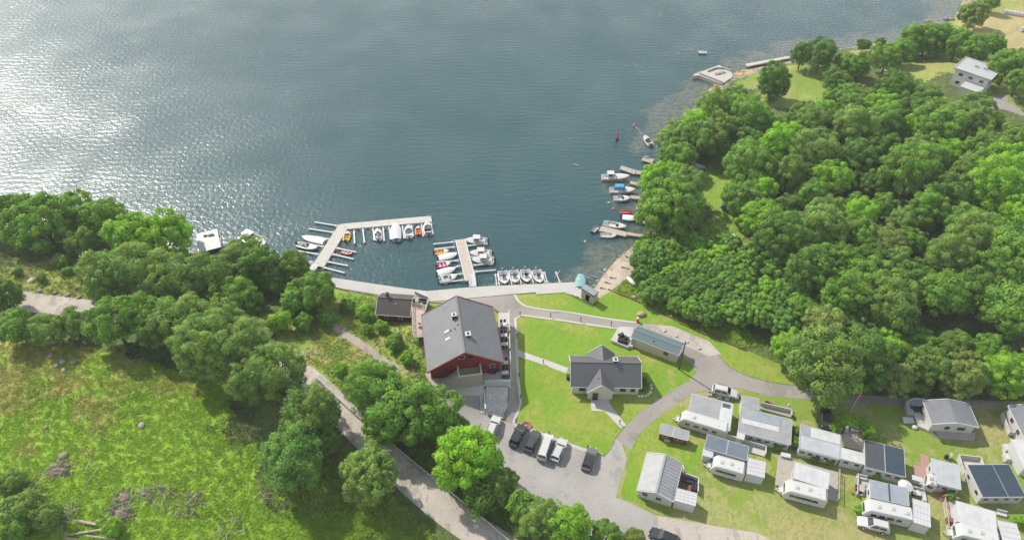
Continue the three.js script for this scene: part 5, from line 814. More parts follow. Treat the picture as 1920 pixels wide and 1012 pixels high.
// red lakeside house
{
  const t = gableHouse({x:-9.45,z:-89.2,w:13.79,d:13.93,a:0.162,y:5.06}, 'big dark red house with a slate grey gabled roof by the harbour', { name: 'red_house', ridge: 'z', eave: 3.0, rise: 4.2, over: 0.55, wall: R_.redWall, roof: R_.slate, trim: mat([0.2, 0.05, 0.05], 0.7), base: 0.1, deep: 3.2 }), { hb, hl, D, L } = t.size;
  const slope = x => 7.2 - 4.2 * Math.abs(x) / (D / 2);
  chimney(t, -0.95, slope(-0.95) - 0.3, -2.0, 0.7, 1.2, W.black, W.white);
  chimney(t, 1.1, slope(1.1) - 0.3, 2.6, 0.8, 0.8, W.black, W.white);
  for (const z of [0.2, 2.0]) part(t, 'roof_light', new THREE.BoxGeometry(1.0, 0.06, 0.5).rotateZ(Math.atan2(4.2, D / 2)).translate(-2.6, slope(2.6) + 0.05, z), W.pale);
  for (const [x, z] of [[-1.9, 0.5], [-1.1, 0.7], [-0.5, 0.1]]) part(t, 'vent', cyl(0.09, 0.09, 0.4, x, slope(x) - 0.1, z, 8), W.black);
  win(t, 1.1, 0.9, -0.6, 4.9, hl + 0.02); win(t, 1.3, 0.9, 0.9, 4.9, hl + 0.02, 0, W.dark); win(t, 1.0, 1.0, 4.9, 1.3, hl + 0.02); win(t, 0.9, 1.0, 3.2, 1.3, hl + 0.02, 0, W.dark);
  part(t, 'door', bx(1.0, 2.1, 0.08, 2.0, 0, hl + 0.03), W.dark);
  const b = part(t, 'balcony', [bx(4.2, 3.3, 0.16, 0.6, -0.3, hl + 2.4), bx(0.16, 3.3, 2.3, -1.42, -0.3, hl + 1.2), bx(0.16, 3.3, 2.3, 2.62, -0.3, hl + 1.2)], R_.stone);
  part(b, 'balcony_floor', bx(3.9, 0.16, 2.2, 0.6, 2.1, hl + 1.2), mat([0.2, 0.21, 0.1], 0.95));
  part(b, 'coping', [bx(4.4, 0.08, 0.26, 0.6, 3.0, hl + 2.4), bx(0.26, 0.08, 2.2, -1.42, 3.0, hl + 1.2), bx(0.26, 0.08, 2.2, 2.62, 3.0, hl + 1.2)], R_.trim);
  const st = part(t, 'stair', [prism([[-1.5, -0.3], [-1.5, 3.0], [-5.0, 0.5], [-5.4, -0.3]], 0.16).translate(0, 0, hl + 2.4), prism([[-1.5, -0.3], [-1.5, 3.0], [-5.0, 0.5], [-5.4, -0.3]], 0.16).translate(0, 0, hl + 1.0)], R_.stone);
  for (let k = 0; k < 12; k++) part(st, 'step', bx(0.32, 0.2, 1.24, -1.7 - k * 0.29, 2.0 - k * 0.19, hl + 1.7), M.concrete);
  for (const z of [-4, -1.2, 1.6, 4.2]) win(t, 1.2, 1.2, hb + 0.02, 1.0, z, Math.PI / 2);
}
{ // raised timber deck on its left side
  const P = [[-19.69,-98.63],[-17.16,-98.1],[-16.61,-90.72],[-18.68,-90.45]], [x, z] = P[0], gy = ground(...P[3]), t = thing('balcony_deck', 'small raised timber deck on posts left of the red house', 'deck', [x, gy, z]);
  part(t, 'floor', shiftBy(slabOf(P, 1.6, 0.14), x, z), W.tan);
  railing(t, [P[1], P[0], P[3], P[2]].map(([a, b]) => [a - x, b - z]), 0.95, W.tan, 'railing', false, 1.6);
  for (const [a, b] of P) part(t, 'post', bx(0.16, 2.4, 0.16, lerp(a, (P[0][0] + P[2][0]) / 2, 0.06) - x, -0.9, lerp(b, (P[0][1] + P[2][1]) / 2, 0.06) - z), W.tan);
  const [u, v] = [[-17.74,-93.2]][0]; part(t, 'chair', [bx(0.5, 0.08, 0.5, u - x, 2.05, v - z), bx(0.5, 0.5, 0.06, u - x, 2.1, v - z - 0.25), bx(0.05, 0.45, 0.4, u - x - 0.2, 1.6, v - z), bx(0.05, 0.45, 0.4, u - x + 0.2, 1.6, v - z)], W.pale);
}
const terrace = deck([[-2.74,-98.63],[-0.61,-98.65],[-0.23,-81.56],[-2.43,-81.52]], 'cafe terrace along the right side of the red house with a white rail', { h: 0.12, m: M.concrete, rails: [[1, 2]], railM: R_.trim, railH: 0.8, name: 'terrace', skirt: M.concrete, category: 'terrace', foot: 3 });
{ // low white wall, ramp and pebble bed in front of the terrace
  const g = (P, h, w) => P.map(([a, b, c, d]) => bx(Math.hypot(c - a, d - b), h, w, 0, -0.2, 0).rotateY(Math.atan2(-(d - b), c - a)).translate((a + c) / 2, ground((a + c) / 2, (b + d) / 2), (b + d) / 2));
  const mk = (label, P, h, w, m) => { const [x, , ] = P[0], z = P[0][1], y = ground(x, z), o = single('garden_wall', label, 'wall', g(P, h, w).map(q => q.translate(-x, -y, -z)), m, [x, y, z]); return o; };
  const seg2 = a => a;
  mk('white low wall at the lower end of the terrace', [[...[-5.03,-81.26], ...[-0.16,-81.37]]], 1.1, 0.5, R_.trim);
  mk('pale parapet beside the ramp above the car park', [[...[-5.02,-80.69], ...[-4.72,-76.01]]], 0.9, 0.25, R_.trim);
  mk('thin rusty edge round the pebble bed', [[...[-4.72,-75.83], ...[-1.55,-74.98]], [...[-1.55,-74.98], ...[-0.58,-77.94]], [...[-0.58,-77.94], ...[-0.67,-80.66]]], 0.4, 0.1, mat([0.2, 0.12, 0.09], 0.8));
  structure('ramp', 'pale concrete ramp beside the pebble bed', drape([[-5.9,-79.14],[-5.07,-80.68],[-4.82,-76.05],[-5.66,-75.94]], 0.09), M.concrete);
  structure('pebble_bed', 'bed of pale pebbles in front of the terrace', drape([[-4.73,-80.61],[-0.72,-80.61],[-0.63,-77.94],[-1.59,-75.07],[-4.65,-75.89]], 0.09), mat('#fff', 0.95, { map: tileTex(512, 4, (u, v) => { const k = ns(NC, u * 2, v * 2), q = ns(NB, u * 2, v * 2); return mix3([0.34, 0.32, 0.3], [0.6, 0.58, 0.55], smooth(0.35, 0.6, k * 0.7 + q * 0.3)); }), bumpMap: relief(0.9), bumpScale: 0.06 }));
}
// brown cabin by the quay
{
  const t = gableHouse({x:-23.5,z:-101.59,w:7.04,d:5.95,a:-0.093,y:1.86}, 'small dark brown cabin with a tiled roof beside the quay', { name: 'brown_cabin', eave: 2.3, rise: 1.9, over: 0.25, wall: R_.brownWall, roof: R_.brownTile, courses: 9 }), { hb, hl } = t.size;
  chimney(t, -1.6, 3.6, -0.4, 0.5, 1.3, R_.brownWall, W.dark);
  part(t, 'vent', [cyl(0.08, 0.08, 0.5, 0.4, 3.3, 1.2, 8), cyl(0.08, 0.08, 0.5, 1.9, 3.1, 1.0, 8)], W.pale);
  win(t, 0.9, 0.8, -1.5, 0.9, hb + 0.02); win(t, 0.8, 0.8, 1.4, 0.9, hb + 0.02);
  const d = deck([[-20.16,-106.15],[-17.13,-104.38],[-17.67,-100.33],[-20.5,-100.66]], 'fenced terrace at the right end of the brown cabin', { h: 0.6, m: W.old, rails: [[0, 1, 2, 3]], railM: R_.trim, railH: 0.9, skirt: R_.brownWall });
  const [a, b] = [-18.49,-103.8], [c, e] = [-19.03,-102.69];
  single('garden_bench', 'dark corner bench on the brown cabin terrace', 'bench', [bx(1.6, 0.4, 0.6), bx(1.6, 0.75, 0.12, 0, 0, -0.3)], W.dark, [a, d.floorY, b], -0.2);
  single('garden_table', 'grey table on the brown cabin terrace', 'table', [bx(1.3, 0.06, 0.8, 0, 0.66, 0), bx(0.1, 0.66, 0.5, -0.5, 0, 0), bx(0.1, 0.66, 0.5, 0.5, 0, 0)], W.grey, [c, d.floorY, e], -0.2);
}
// the cottage on the lawn
{
  const r = {x:17.13,z:-84.18,w:12.86,d:7.21,a:-0.021,y:2.02}, t = gableHouse(r, 'cream cottage with dark tiled roof and two cross gables on the lawn', { name: 'cottage', eave: 2.6, rise: 2.75, over: 0.35, wall: R_.cream, roof: R_.tile, courses: 13 }), { hb, hl, D } = t.size;
  wing(t, -1.0, 0.4, D / 2 + 1.2, 2.5, 2.5, 4.75, R_.cream, R_.tile);
  wing(t, -0.4, -0.4, -D / 2 - 0.6, 2.6, 2.6, 5.1, R_.cream, R_.tile);
  chimney(t, 1.7, 4.4, -0.2, 0.75, 1.5, W.dark, W.pale);
  part(t, 'door', bx(1.0, 2.05, 0.08, -1.9, 0, D / 2 + 1.05), W.dark);
  win(t, 1.3, 1.1, -4.2, 0.9, hb + 0.02); win(t, 1.3, 1.1, 3.2, 0.9, hb + 0.02); win(t, 1.0, 1.1, 5.0, 0.9, hb + 0.02);
  for (const z of [-1.6, 1.6]) { win(t, 1.1, 1.1, hl + 0.02, 0.9, z, Math.PI / 2); win(t, 1.1, 1.1, -hl - 0.02, 0.9, z, -Math.PI / 2); }
  part(t, 'roof_vent', cyl(0.08, 0.08, 0.4, -1.5, 4.2, D / 2 - 0.6, 8), W.dark);
  part(t, 'porch_step', bx(2.6, 0.16, 1.4, -1.0, -0.05, D / 2 + 1.7), M.concrete);
  { const [x, z] = [10.51,-84.51]; single('waste_bin', 'small dark bin at the left gable of the cottage', 'bin', [bx(0.6, 0.9, 0.6), bx(0.66, 0.08, 0.7, 0, 0.9, 0)], W.dark, [x, ground(x, z), z]); }
  const stones = rng(9); for (const [x, z] of [[25.86,-82.92],[25.85,-82.19],[25.54,-81.33],[25.08,-80.84],[24.55,-80.47],[23.86,-80.41],[23.28,-80.4]]) { const o = single('edging_stone', 'pale edging stone round the cottage flower bed', 'stone', new THREE.DodecahedronGeometry(0.26 + 0.12 * stones(), 0).scale(1, 0.7, 1), W.cream, [x, ground(x, z) + 0.1, z], stones() * 6, 'edging stones of the cottage flower bed'); }
}
// long turquoise-roofed cabin and its deck
{
  const t = gableHouse({x:28.06,z:-91.75,w:9.66,d:3.38,a:-0.495,y:1.93}, 'long beige cabin with a low turquoise metal roof', { name: 'long_cabin', eave: 2.6, rise: 0.45, over: 0.15, wall: R_.beige, roof: R_.turquoise, ribs: 26, trim: W.grey, base: 0.1 }), { hb, hl } = t.size;
  win(t, 0.9, 0.9, 2.3, 1.1, hb + 0.02, 0, W.dark); part(t, 'door', bx(0.9, 2.0, 0.06, -4.2, 0, hb + 0.03), mat([0.3, 0.27, 0.21], 0.8)); part(t, 'vent', [cyl(0.07, 0.07, 0.5, -0.6, 2.7, 1.0, 8), bx(0.35, 0.06, 0.12, -0.45, 3.1, 1.0)], W.dark);
  part(t, 'air_unit', bx(0.9, 0.6, 0.4, -4.6, -0.1, hb + 0.35), R_.trim);
  const d = deck([[21.42,-97.39],[24.35,-97.19],[23.34,-93.06],[22.6,-91.76],[19.35,-93.67]], 'pale concrete terrace at the left end of the long cabin', { h: 0.35, m: M.concrete, rails: [[2, 3, 4]], railM: R_.trim, railH: 0.35, skirt: R_.render });
  for (const [p, w, l, a, dd] of [[[21.56,-94.89], 0.8, 'black lounge chair on the long cabin terrace, nearest the lawn', 0.4, 0.8], [[22.51,-94.07], 0.8, 'black lounge chair on the long cabin terrace, nearest the wall', -0.6, 0.8], [[21.77,-93.45], 1.9, 'black lounge sofa on the long cabin terrace', -0.3, 0.9]]) single('lounge_seat', l, 'seat', [bx(w, 0.4, dd), bx(w, 0.8, 0.18, 0, 0, dd / 2), bx(0.16, 0.6, dd, -w / 2, 0, 0), bx(0.16, 0.6, dd, w / 2, 0, 0)], W.black, [p[0], d.floorY, p[1]], a);
  const [gx_, gz_] = [33.15,-88.58], tr = thing('trellis', 'timber trellis leaning at the right end of the long cabin', 'trellis', [gx_, ground(gx_, gz_), gz_], -0.3);
  for (const x of [-0.9, 0, 0.9]) part(tr, 'post', bx(0.09, 1.9, 0.09, x, -0.1, 0), W.tan); for (const y of [0.4, 0.9, 1.4, 1.75]) part(tr, 'rail', bx(2.1, 0.08, 0.05, 0, y, 0.07), W.tan);
}
// hut on the shore
{
  const r = {x:16.18,z:-106.18,w:3.37,d:1.7,a:-0.734,y:1.02}, t = thing('shore_hut', 'small grey hut with a flat roof and open doorway at the end of the quay', 'hut', [r.x, 0.9, r.z], r.a), w = r.w - 0.3, d = r.d - 0.3;
  part(t, 'wall', [bx(w, 2.6, 0.14, 0, 0, -d / 2), bx(0.14, 2.6, d, -w / 2, 0, 0), bx(0.14, 2.6, d, w / 2, 0, 0), bx(w * 0.36, 2.6, 0.14, -w * 0.32, 0, d / 2), bx(w * 0.3, 2.6, 0.14, w * 0.35, 0, d / 2), bx(w, 0.5, 0.14, 0, 2.1, d / 2)], R_.beige);
  part(t, 'floor', bx(w, 0.06, d, 0, 0.02, 0), W.dark); const rf = part(t, 'roof', slab([[-r.w / 2, 2.9, r.d / 2], [r.w / 2, 2.9, r.d / 2], [r.w / 2, 2.72, -r.d / 2], [-r.w / 2, 2.72, -r.d / 2]], 0.14), mat('#fff', 0.6, { map: ribTex([0.22, 0.24, 0.26]) })); part(rf, 'fascia', [bx(r.w + 0.06, 0.2, 0.06, 0, 2.7, r.d / 2 + 0.04), bx(0.06, 0.2, r.d, r.w / 2 + 0.04, 2.65, 0)], W.dark);
}
// white villa far right
{
  const r = {x:129.77,z:-185.23,w:9.86,d:8.55,a:-0.775,y:5.99}, t = thing('villa', 'white flat-roofed villa among the trees at upper right', 'house', [r.x, ground(r.x, r.z), r.z], r.a), w = r.w - 1, d = r.d - 1;
  part(t, 'wall', bx(w, 6.0, d, 0, -1.2, 0), R_.render); const rf = part(t, 'roof', bx(r.w, 0.3, r.d, 0, 4.8, 0), mat('#fff', 0.7, { map: ribTex([0.36, 0.37, 0.38]) })); part(rf, 'parapet', [bx(r.w + 0.1, 0.3, 0.14, 0, 5.0, r.d / 2), bx(r.w + 0.1, 0.3, 0.14, 0, 5.0, -r.d / 2), bx(0.14, 0.3, r.d, -r.w / 2, 5.0, 0), bx(0.14, 0.3, r.d, r.w / 2, 5.0, 0)], R_.trim);
  part(rf, 'vent', [bx(0.9, 0.5, 0.5, -0.6, 5.1, -0.6), bx(0.9, 0.5, 0.5, 1.6, 5.1, -0.8)], W.grey);
  for (const x of [-w * 0.3, 0, w * 0.32]) { win(t, 1.2, 0.9, x, 3.2, d / 2 + 0.02, 0, R_.trim); win(t, 1.2, 1.0, x, 0.8, d / 2 + 0.02, 0, R_.trim); } for (const z of [-d * 0.25, d * 0.25]) win(t, 1.2, 1.0, w / 2 + 0.02, 3.0, z, Math.PI / 2, W.dark);
  const an = part(t, 'annex', bx(w * 0.55, 3.6, 4.2, w * 0.2, -1.2, d / 2 + 2.1), R_.render); part(an, 'annex_roof', bx(w * 0.58, 0.2, 4.5, w * 0.2, 2.4, d / 2 + 2.1), mat([0.4, 0.41, 0.42], 0.7));
  structure('villa_drive', 'grey drive beside the villa', drape([[132.14,-178.03],[136.68,-178.8],[134.86,-174.65],[136.2,-168.45],[135.55,-167.15],[131.37,-170.5],[128.54,-171.38]], 0.06), laneM);
  const [fx, fz] = [88.3,-197.65], fp = thing('flagpole', 'thin white flagpole on the far park lawn', 'flagpole', [fx, ground(fx, fz), fz]); part(fp, 'pole', cyl(0.09, 0.05, 9.5, 0, -0.2, 0, 8), R_.trim); part(fp, 'knob', new THREE.SphereGeometry(0.14, 8, 6).translate(0, 9.35, 0), R_.trim);
  for (const [q, l] of [[[112.71,-216.68], 'white wrapped hay bale on the far strip of stubble'], [[165.81,-225.31], 'white wrapped hay bale on the big far hay field'], [[149.09,-188.87], 'pale stone ring on the villa lawn']]) { const gy = Math.max(0.3, ground(...q)); single('hay_bale', l, 'bale', new THREE.CylinderGeometry(0.8, 0.8, 1.3, 16).rotateZ(Math.PI / 2).translate(0, 0.75, 0), W.white, [q[0], gy, q[1]], 0.4); }
  const rk = rng(14); for (const [x, z] of [[141.59,-237.48],[142.66,-237.28],[143.25,-236.45],[144.11,-235.73],[144.61,-234.71],[145.32,-234.21],[144.06,-237.28],[148.67,-239.35],[150.09,-238.83]]) single('shore_rock', 'rough boulder of the rocky spit by the far shore', 'rock', new THREE.DodecahedronGeometry(0.7 + 0.6 * rk(), 1).scale(1.2, 0.7, 1), mat([0.2, 0.18, 0.15], 0.9), [x, 0.15, z], rk() * 6, 'boulders of the far rocky spit');
  for (let k = 0; k < 7; k++) { const [x, z] = [[168.47,-240.56], [173.33,-237.5]].reduce((a, b) => [lerp(a[0], b[0], k / 6), lerp(a[1], b[1], k / 6)]); single('hay_bale', `white wrapped bale in the far row by the meadow, ${['leftmost', 'second', 'third', 'fourth', 'fifth', 'sixth', 'rightmost'][k]}`, 'bale', new THREE.CylinderGeometry(0.62, 0.62, 1.2, 14).rotateZ(Math.PI / 2).translate(0, 0.6, 0), W.white, [x, ground(x, z), z], 0.5, 'far row of wrapped bales'); }
}
// floating boathouse on the left shore
{
  const r = {x:-67.99,z:-122.29,w:4.6,d:6.75,a:0.410,y:1.73}, t = thing('boathouse', 'pale boathouse with a broad low roof standing over the water', 'boathouse', [r.x, 0.4, r.z], r.a), w = r.w, d = r.d;
  const rf = part(t, 'roof', [slab([[-w / 2, 3.1, 0], [-w / 2, 2.7, d / 2], [w / 2, 2.7, d / 2], [w / 2, 3.1, 0]], 0.18), slab([[w / 2, 3.1, 0], [w / 2, 2.7, -d / 2], [-w / 2, 2.7, -d / 2], [-w / 2, 3.1, 0]], 0.18)], R_.white);
  part(rf, 'fascia', [bx(w + 0.1, 0.25, 0.1, 0, 2.48, d / 2 + 0.06), bx(0.1, 0.3, d, w / 2 + 0.06, 2.5, 0)], W.dark);
  part(rf, 'roof_unit', [bx(1.2, 0.5, 0.5, 0.8, 3.0, -1.2), bx(0.8, 0.4, 0.4, -0.4, 3.0, -1.5)], W.grey);
  part(t, 'wall', bx(w - 1.4, 2.5, d - 1.4, 0, 0, 0), R_.render); part(t, 'pontoon', bx(w, 0.7, d, 0, -0.72, 0), W.float);
  for (const x of [-w * 0.28, 0, w * 0.28]) win(t, 1.6, 1.3, x, 0.8, d / 2 - 0.68, 0, W.dark); for (const z of [-1.4, 1.4]) win(t, 1.6, 1.3, w / 2 - 0.68, 0.8, z, Math.PI / 2, W.dark);
}

// ---------------------------------------------------------------- the caravan site
function caravan(r, label, { h = 2.6, nose = -1, wins = 4, hatches = 2, trim = W.grey, door = 0.15 } = {}) {   // long side along local x, seen side +z
  const t = thing('caravan', label, 'caravan', [r.x, ground(r.x, r.z), r.z], r.a), L = r.w, D = Math.max(2.1, Math.min(r.d, 2.7)), n = nose, b = 0.42;
  const s = new THREE.Shape(), P = [[-L / 2 + 0.15, b], [L / 2 - 0.3, b], [L / 2, b + 0.5], [L / 2 - 0.1, h * 0.62], [L / 2 - 0.65, h - 0.05], [L / 2 - 1.2, h], [-L / 2 + 0.3, h], [-L / 2, h - 0.3], [-L / 2, b + 0.2]].map(([x, y]) => [x * n, y]);
  s.moveTo(...P[0]); for (const p of P.slice(1)) s.lineTo(...p); s.closePath();
  const body = part(t, 'body', new THREE.ExtrudeGeometry(s, { depth: D - 0.24, bevelEnabled: true, bevelSize: 0.12, bevelThickness: 0.12, bevelSegments: 3 }).translate(0, 0, -(D - 0.24) / 2), W.gel);
  for (let k = 0; k < wins; k++) { const x = -L / 2 + 0.9 + (L - 1.9) * (k + 0.35) / wins, w = 0.75 + 0.25 * ((k * 7) % 3) / 2; const f = part(t, 'window', bx(w, 0.55, 0.05, x, 1.35, D / 2 + 0.012), W.dark); part(f, 'pane', bx(w - 0.1, 0.45, 0.04, x, 1.4, D / 2 + 0.03), W.glass); }
  part(t, 'front_window', bx(0.06, 0.6, D * 0.7, n * (L / 2 + 0.05), 1.3, 0).rotateZ(0), W.glass);
  part(body, 'stripe', bx(L - 1.2, 0.08, 0.03, -n * 0.1, 1.05, D / 2 + 0.012), trim);
  part(body, 'roof_rail', [bx(L - 1.8, 0.05, 0.06, 0, h + 0.1, D / 2 - 0.15), bx(L - 1.8, 0.05, 0.06, 0, h + 0.1, -D / 2 + 0.15)], W.pale);
  for (let k = 0; k < hatches; k++) { const x = -L * 0.22 + k * L * 0.3; const hh = part(t, 'roof_hatch', bx(0.6, 0.1, 0.6, x, h + 0.1, 0.1 - 0.2 * (k % 2)), W.pale); part(hh, 'dome', bx(0.45, 0.05, 0.45, x, h + 0.2, 0.1 - 0.2 * (k % 2)), W.grey); }
  part(t, 'aerial', cyl(0.05, 0.03, 0.35, L * 0.3, h + 0.1, 0.4, 6), W.grey);
  for (const z of [-1, 1]) { const w = part(t, 'wheel', new THREE.CylinderGeometry(0.33, 0.33, 0.2, 16).rotateX(Math.PI / 2).translate(-n * 0.2, 0.33, z * (D / 2 - 0.12)), W.black); part(w, 'rim', new THREE.CylinderGeometry(0.19, 0.19, 0.22, 12).rotateX(Math.PI / 2).translate(-n * 0.2, 0.33, z * (D / 2 - 0.12)), W.pale); }
  const dr = part(t, 'drawbar', [bar([n * L / 2, 0.5, -0.7], [n * (L / 2 + 1.1), 0.5, 0], 0.06), bar([n * L / 2, 0.5, 0.7], [n * (L / 2 + 1.1), 0.5, 0], 0.06), bx(0.5, 0.4, 1.0, n * (L / 2 + 0.35), 0.5, 0)], W.pale); part(dr, 'jockey_wheel', new THREE.CylinderGeometry(0.15, 0.15, 0.1, 10).rotateX(Math.PI / 2).translate(n * (L / 2 + 0.95), 0.15, 0), W.black);
  part(t, 'taillight', [bx(0.05, 0.3, 0.12, -n * (L / 2 + 0.1), 0.9, D / 2 - 0.2), bx(0.05, 0.3, 0.12, -n * (L / 2 + 0.1), 0.9, -D / 2 + 0.2)], W.red);
  return t;
}
// a flat or gently sloping annex: y0 at the back (local -z), y1 at the front (local +z)
function annex(r, label, { y0 = 2.7, y1 = 2.45, roof = R_.pale, wall = R_.vinyl, ribs = 8, wins = 4, open = false, name = 'annex', patch = [], ribM, base = 0, sideWins = 0, category = 'annex' } = {}) {
  const t = thing(name, label, category, [r.x, ground(r.x, r.z) + base, r.z], r.a), w = r.w, d = r.d, a = Math.atan2(y0 - y1, d);
  const rf = part(t, 'roof', slab([[-w / 2, y1, d / 2], [w / 2, y1, d / 2], [w / 2, y0, -d / 2], [-w / 2, y0, -d / 2]], 0.1), roof);
  if (ribs) part(rf, 'seams', Array.from({ length: ribs + 1 }, (_, k) => new THREE.BoxGeometry(0.04, 0.03, Math.hypot(d, y0 - y1)).rotateX(a).translate(-w / 2 + 0.03 + (w - 0.06) * k / ribs, (y0 + y1) / 2 + 0.01, 0)), ribM || roof);
  part(rf, 'edge', [bx(w + 0.08, 0.14, 0.06, 0, y1 - 0.13, d / 2 + 0.04), bx(w + 0.08, 0.14, 0.06, 0, y0 - 0.13, -d / 2 - 0.04), ...[-1, 1].map(s => new THREE.BoxGeometry(0.06, 0.14, d).rotateX(a).translate(s * (w / 2 + 0.035), (y0 + y1) / 2 - 0.05, 0))], R_.trim);
  for (const [u0, u1, v0, v1, m] of patch) { const X = u => -w / 2 + w * u, Z = v => -d / 2 + d * v, Y = v => lerp(y0, y1, v) + 0.045; part(rf, 'roof_sheet', slab([[X(u0), Y(v1), Z(v1)], [X(u1), Y(v1), Z(v1)], [X(u1), Y(v0), Z(v0)], [X(u0), Y(v0), Z(v0)]], 0.03), m); }
  if (open) for (const [x, z] of [[-1, 1], [1, 1], [-1, -1], [1, -1], [0, 1]]) part(t, 'post', bx(0.1, lerp(y0, y1, z > 0 ? 1 : 0) + 0.1, 0.1, x * (w / 2 - 0.15), -0.3, z * (d / 2 - 0.15)), R_.trim);
  else {
    const zz = d / 2 - 0.16, xx = w / 2 - 0.16;
    part(t, 'wall', [bx(2 * xx, y1 + 0.2, 0.1, 0, -0.3, zz), bx(2 * xx, y0 + 0.2, 0.1, 0, -0.3, -zz), ...[-1, 1].map(s => prism([[-zz, -0.3], [zz, -0.3], [zz, y0 - 0.11], [-zz, y1 - 0.11]], 0.1, 'x').translate(s * xx, 0, 0))], wall);
    for (let k = 0; k < wins; k++) win(t, 0.9, 0.65, -w / 2 + w * (k + 0.6) / (wins + 0.2), 1.15, zz + 0.06, 0, W.pale);
    for (let k = 0; k < sideWins; k++) { win(t, 0.9, 0.8, xx + 0.06, 1.0, -d / 2 + d * (k + 0.5) / sideWins, Math.PI / 2); win(t, 0.9, 0.8, -xx - 0.06, 1.0, -d / 2 + d * (k + 0.5) / sideWins, -Math.PI / 2); }
  }
  return t;
}
function pergola(r, label, { h = 2.4, roof = R_.clear, cells = 6, walls = true } = {}) {
  const t = thing('pergola', label, 'pergola', [r.x, ground(r.x, r.z), r.z], r.a), w = r.w, d = r.d;
  const rf = part(t, 'roof', bx(w, 0.05, d, 0, h, 0), roof);
  part(rf, 'battens', [...Array.from({ length: cells + 1 }, (_, k) => bx(0.06, 0.06, d + 0.1, -w / 2 + w * k / cells, h + 0.05, 0)), ...Array.from({ length: 5 }, (_, k) => bx(w + 0.1, 0.05, 0.06, 0, h + 0.054, -d / 2 + d * k / 4))], R_.trim);
  for (const x of [-1, 1]) for (const z of [-1, 1]) part(t, 'post', bx(0.12, h + 0.3, 0.12, x * (w / 2 - 0.08), -0.3, z * (d / 2 - 0.08)), R_.trim);
  if (walls) part(t, 'wall', [bx(w - 0.3, h + 0.2, 0.06, 0, -0.3, d / 2 - 0.08), bx(0.06, h + 0.2, d - 0.3, w / 2 - 0.08, -0.3, 0)], R_.vinyl);
  return t;
}
// 1: grey-roofed annex at the corner
annex({x:34.87,z:-75.05,w:7.29,d:5.65,a:-0.313,y:2.32}, 'pale grey roofed annex beside the lane bend, with a white caravan in front', { roof: R_.pale, ribs: 10, patch: [[0.0, 0.72, 0.02, 0.78, R_.mid], [0.72, 1, 0.2, 0.9, R_.white], [0.76, 0.94, 0.06, 0.22, R_.dark]], wins: 5, sideWins: 2 });
caravan({x:33.44,z:-73.19,w:8.12,d:1.89,a:-0.362,y:2.4}, 'white caravan under the front edge of the pale grey annex roof', { hatches: 1 });
// 2: L-shaped grey roof
annex({x:43.69,z:-71.97,w:8.63,d:5.03,a:-0.302,y:2.64}, 'long grey annex roof with a white strip across it', { roof: R_.mid, ribs: 10, patch: [[0.2, 0.78, 0.02, 0.4, R_.cool], [0.04, 0.76, 0.42, 0.62, R_.white]], wins: 6, sideWins: 2 });
annex({x:42.26,z:-76.88,w:2.94,d:2.52,a:-0.239,y:2.36}, 'smaller grey roofed room behind the long grey annex', { roof: R_.mid, ribs: 5, wins: 0, y1: 2.65 });
part(annex({x:39.15,z:-70.29,w:1.2,d:1.53,a:-0.360,y:2.63}, 'little white porch at the left corner of the long grey annex', { roof: R_.white, ribs: 0, wins: 0, y0: 2.45, y1: 2.3, name: 'porch', category: 'porch' }), 'door', bx(0.7, 1.9, 0.06, 0, 0.1, 0.75), W.pale);
deck([[44.8,-77.87],[49.79,-76.39],[49.62,-75.34],[44.63,-77.17]], 'narrow fenced terrace behind the long grey annex', { h: 0.3, m: W.old, rails: [[0, 1, 2]], railM: W.pale });
// 3: white roof with hedge, and the lower white porch
annex({x:52.03,z:-68.59,w:6.55,d:4.79,a:-0.323,y:2.98}, 'white and pale blue annex roof between the hedges', { roof: R_.cool, ribs: 9, patch: [[0.25, 0.98, 0.02, 0.42, R_.white], [0.02, 0.98, 0.46, 0.98, R_.pale]], wins: 5, sideWins: 2 });
annex({x:56.61,z:-65.76,w:3.71,d:2.04,a:-0.320,y:3.2}, 'low white caravan roof right of the hedged annex', { roof: R_.white, ribs: 3, wins: 2, y0: 2.5, y1: 2.4 });
const brownTerrace = deck([[59.11,-74.85],[61.83,-73.82],[59.87,-67.97],[56.76,-69],[57.22,-71.17]], 'brown timber terrace enclosed by the hedge', { h: 0.3, m: W.tan, rails: [[0, 1]], railM: W.tan });
// 4: dark awning
annex({x:61.52,z:-65.22,w:6.13,d:5.17,a:-0.300,y:3.36}, 'dark charcoal roofed awning at the end of the upper row', { roof: R_.dark, ribs: 14, patch: [[0.49, 0.515, 0, 1, R_.cool], [0.52, 0.99, 0.01, 0.99, R_.navy]], wins: 4, wall: R_.vinyl });
// 5: two brown sheds
annex({x:26.71,z:-71.58,w:2.21,d:1.82,a:-0.311,y:2.3}, 'left of the two small brown sheds below the lane', { roof: R_.mid, wall: R_.umber, ribs: 0, wins: 1, y0: 2.4, y1: 2.1, name: 'shed', category: 'shed' });
annex({x:29.06,z:-70.75,w:2.55,d:1.71,a:-0.295,y:2.44}, 'right of the two small brown sheds below the lane', { roof: R_.mid, wall: R_.umber, ribs: 0, wins: 1, y0: 2.3, y1: 2.0, name: 'shed', category: 'shed' });
{ const [x, z] = [26.93,-70.79]; single('storage_box', 'white storage box leaning on the left brown shed', 'box', [bx(0.9, 0.55, 0.5), bx(0.96, 0.08, 0.56, 0, 0.55, 0)], W.white, [x, ground(x, z), z], -0.2); }
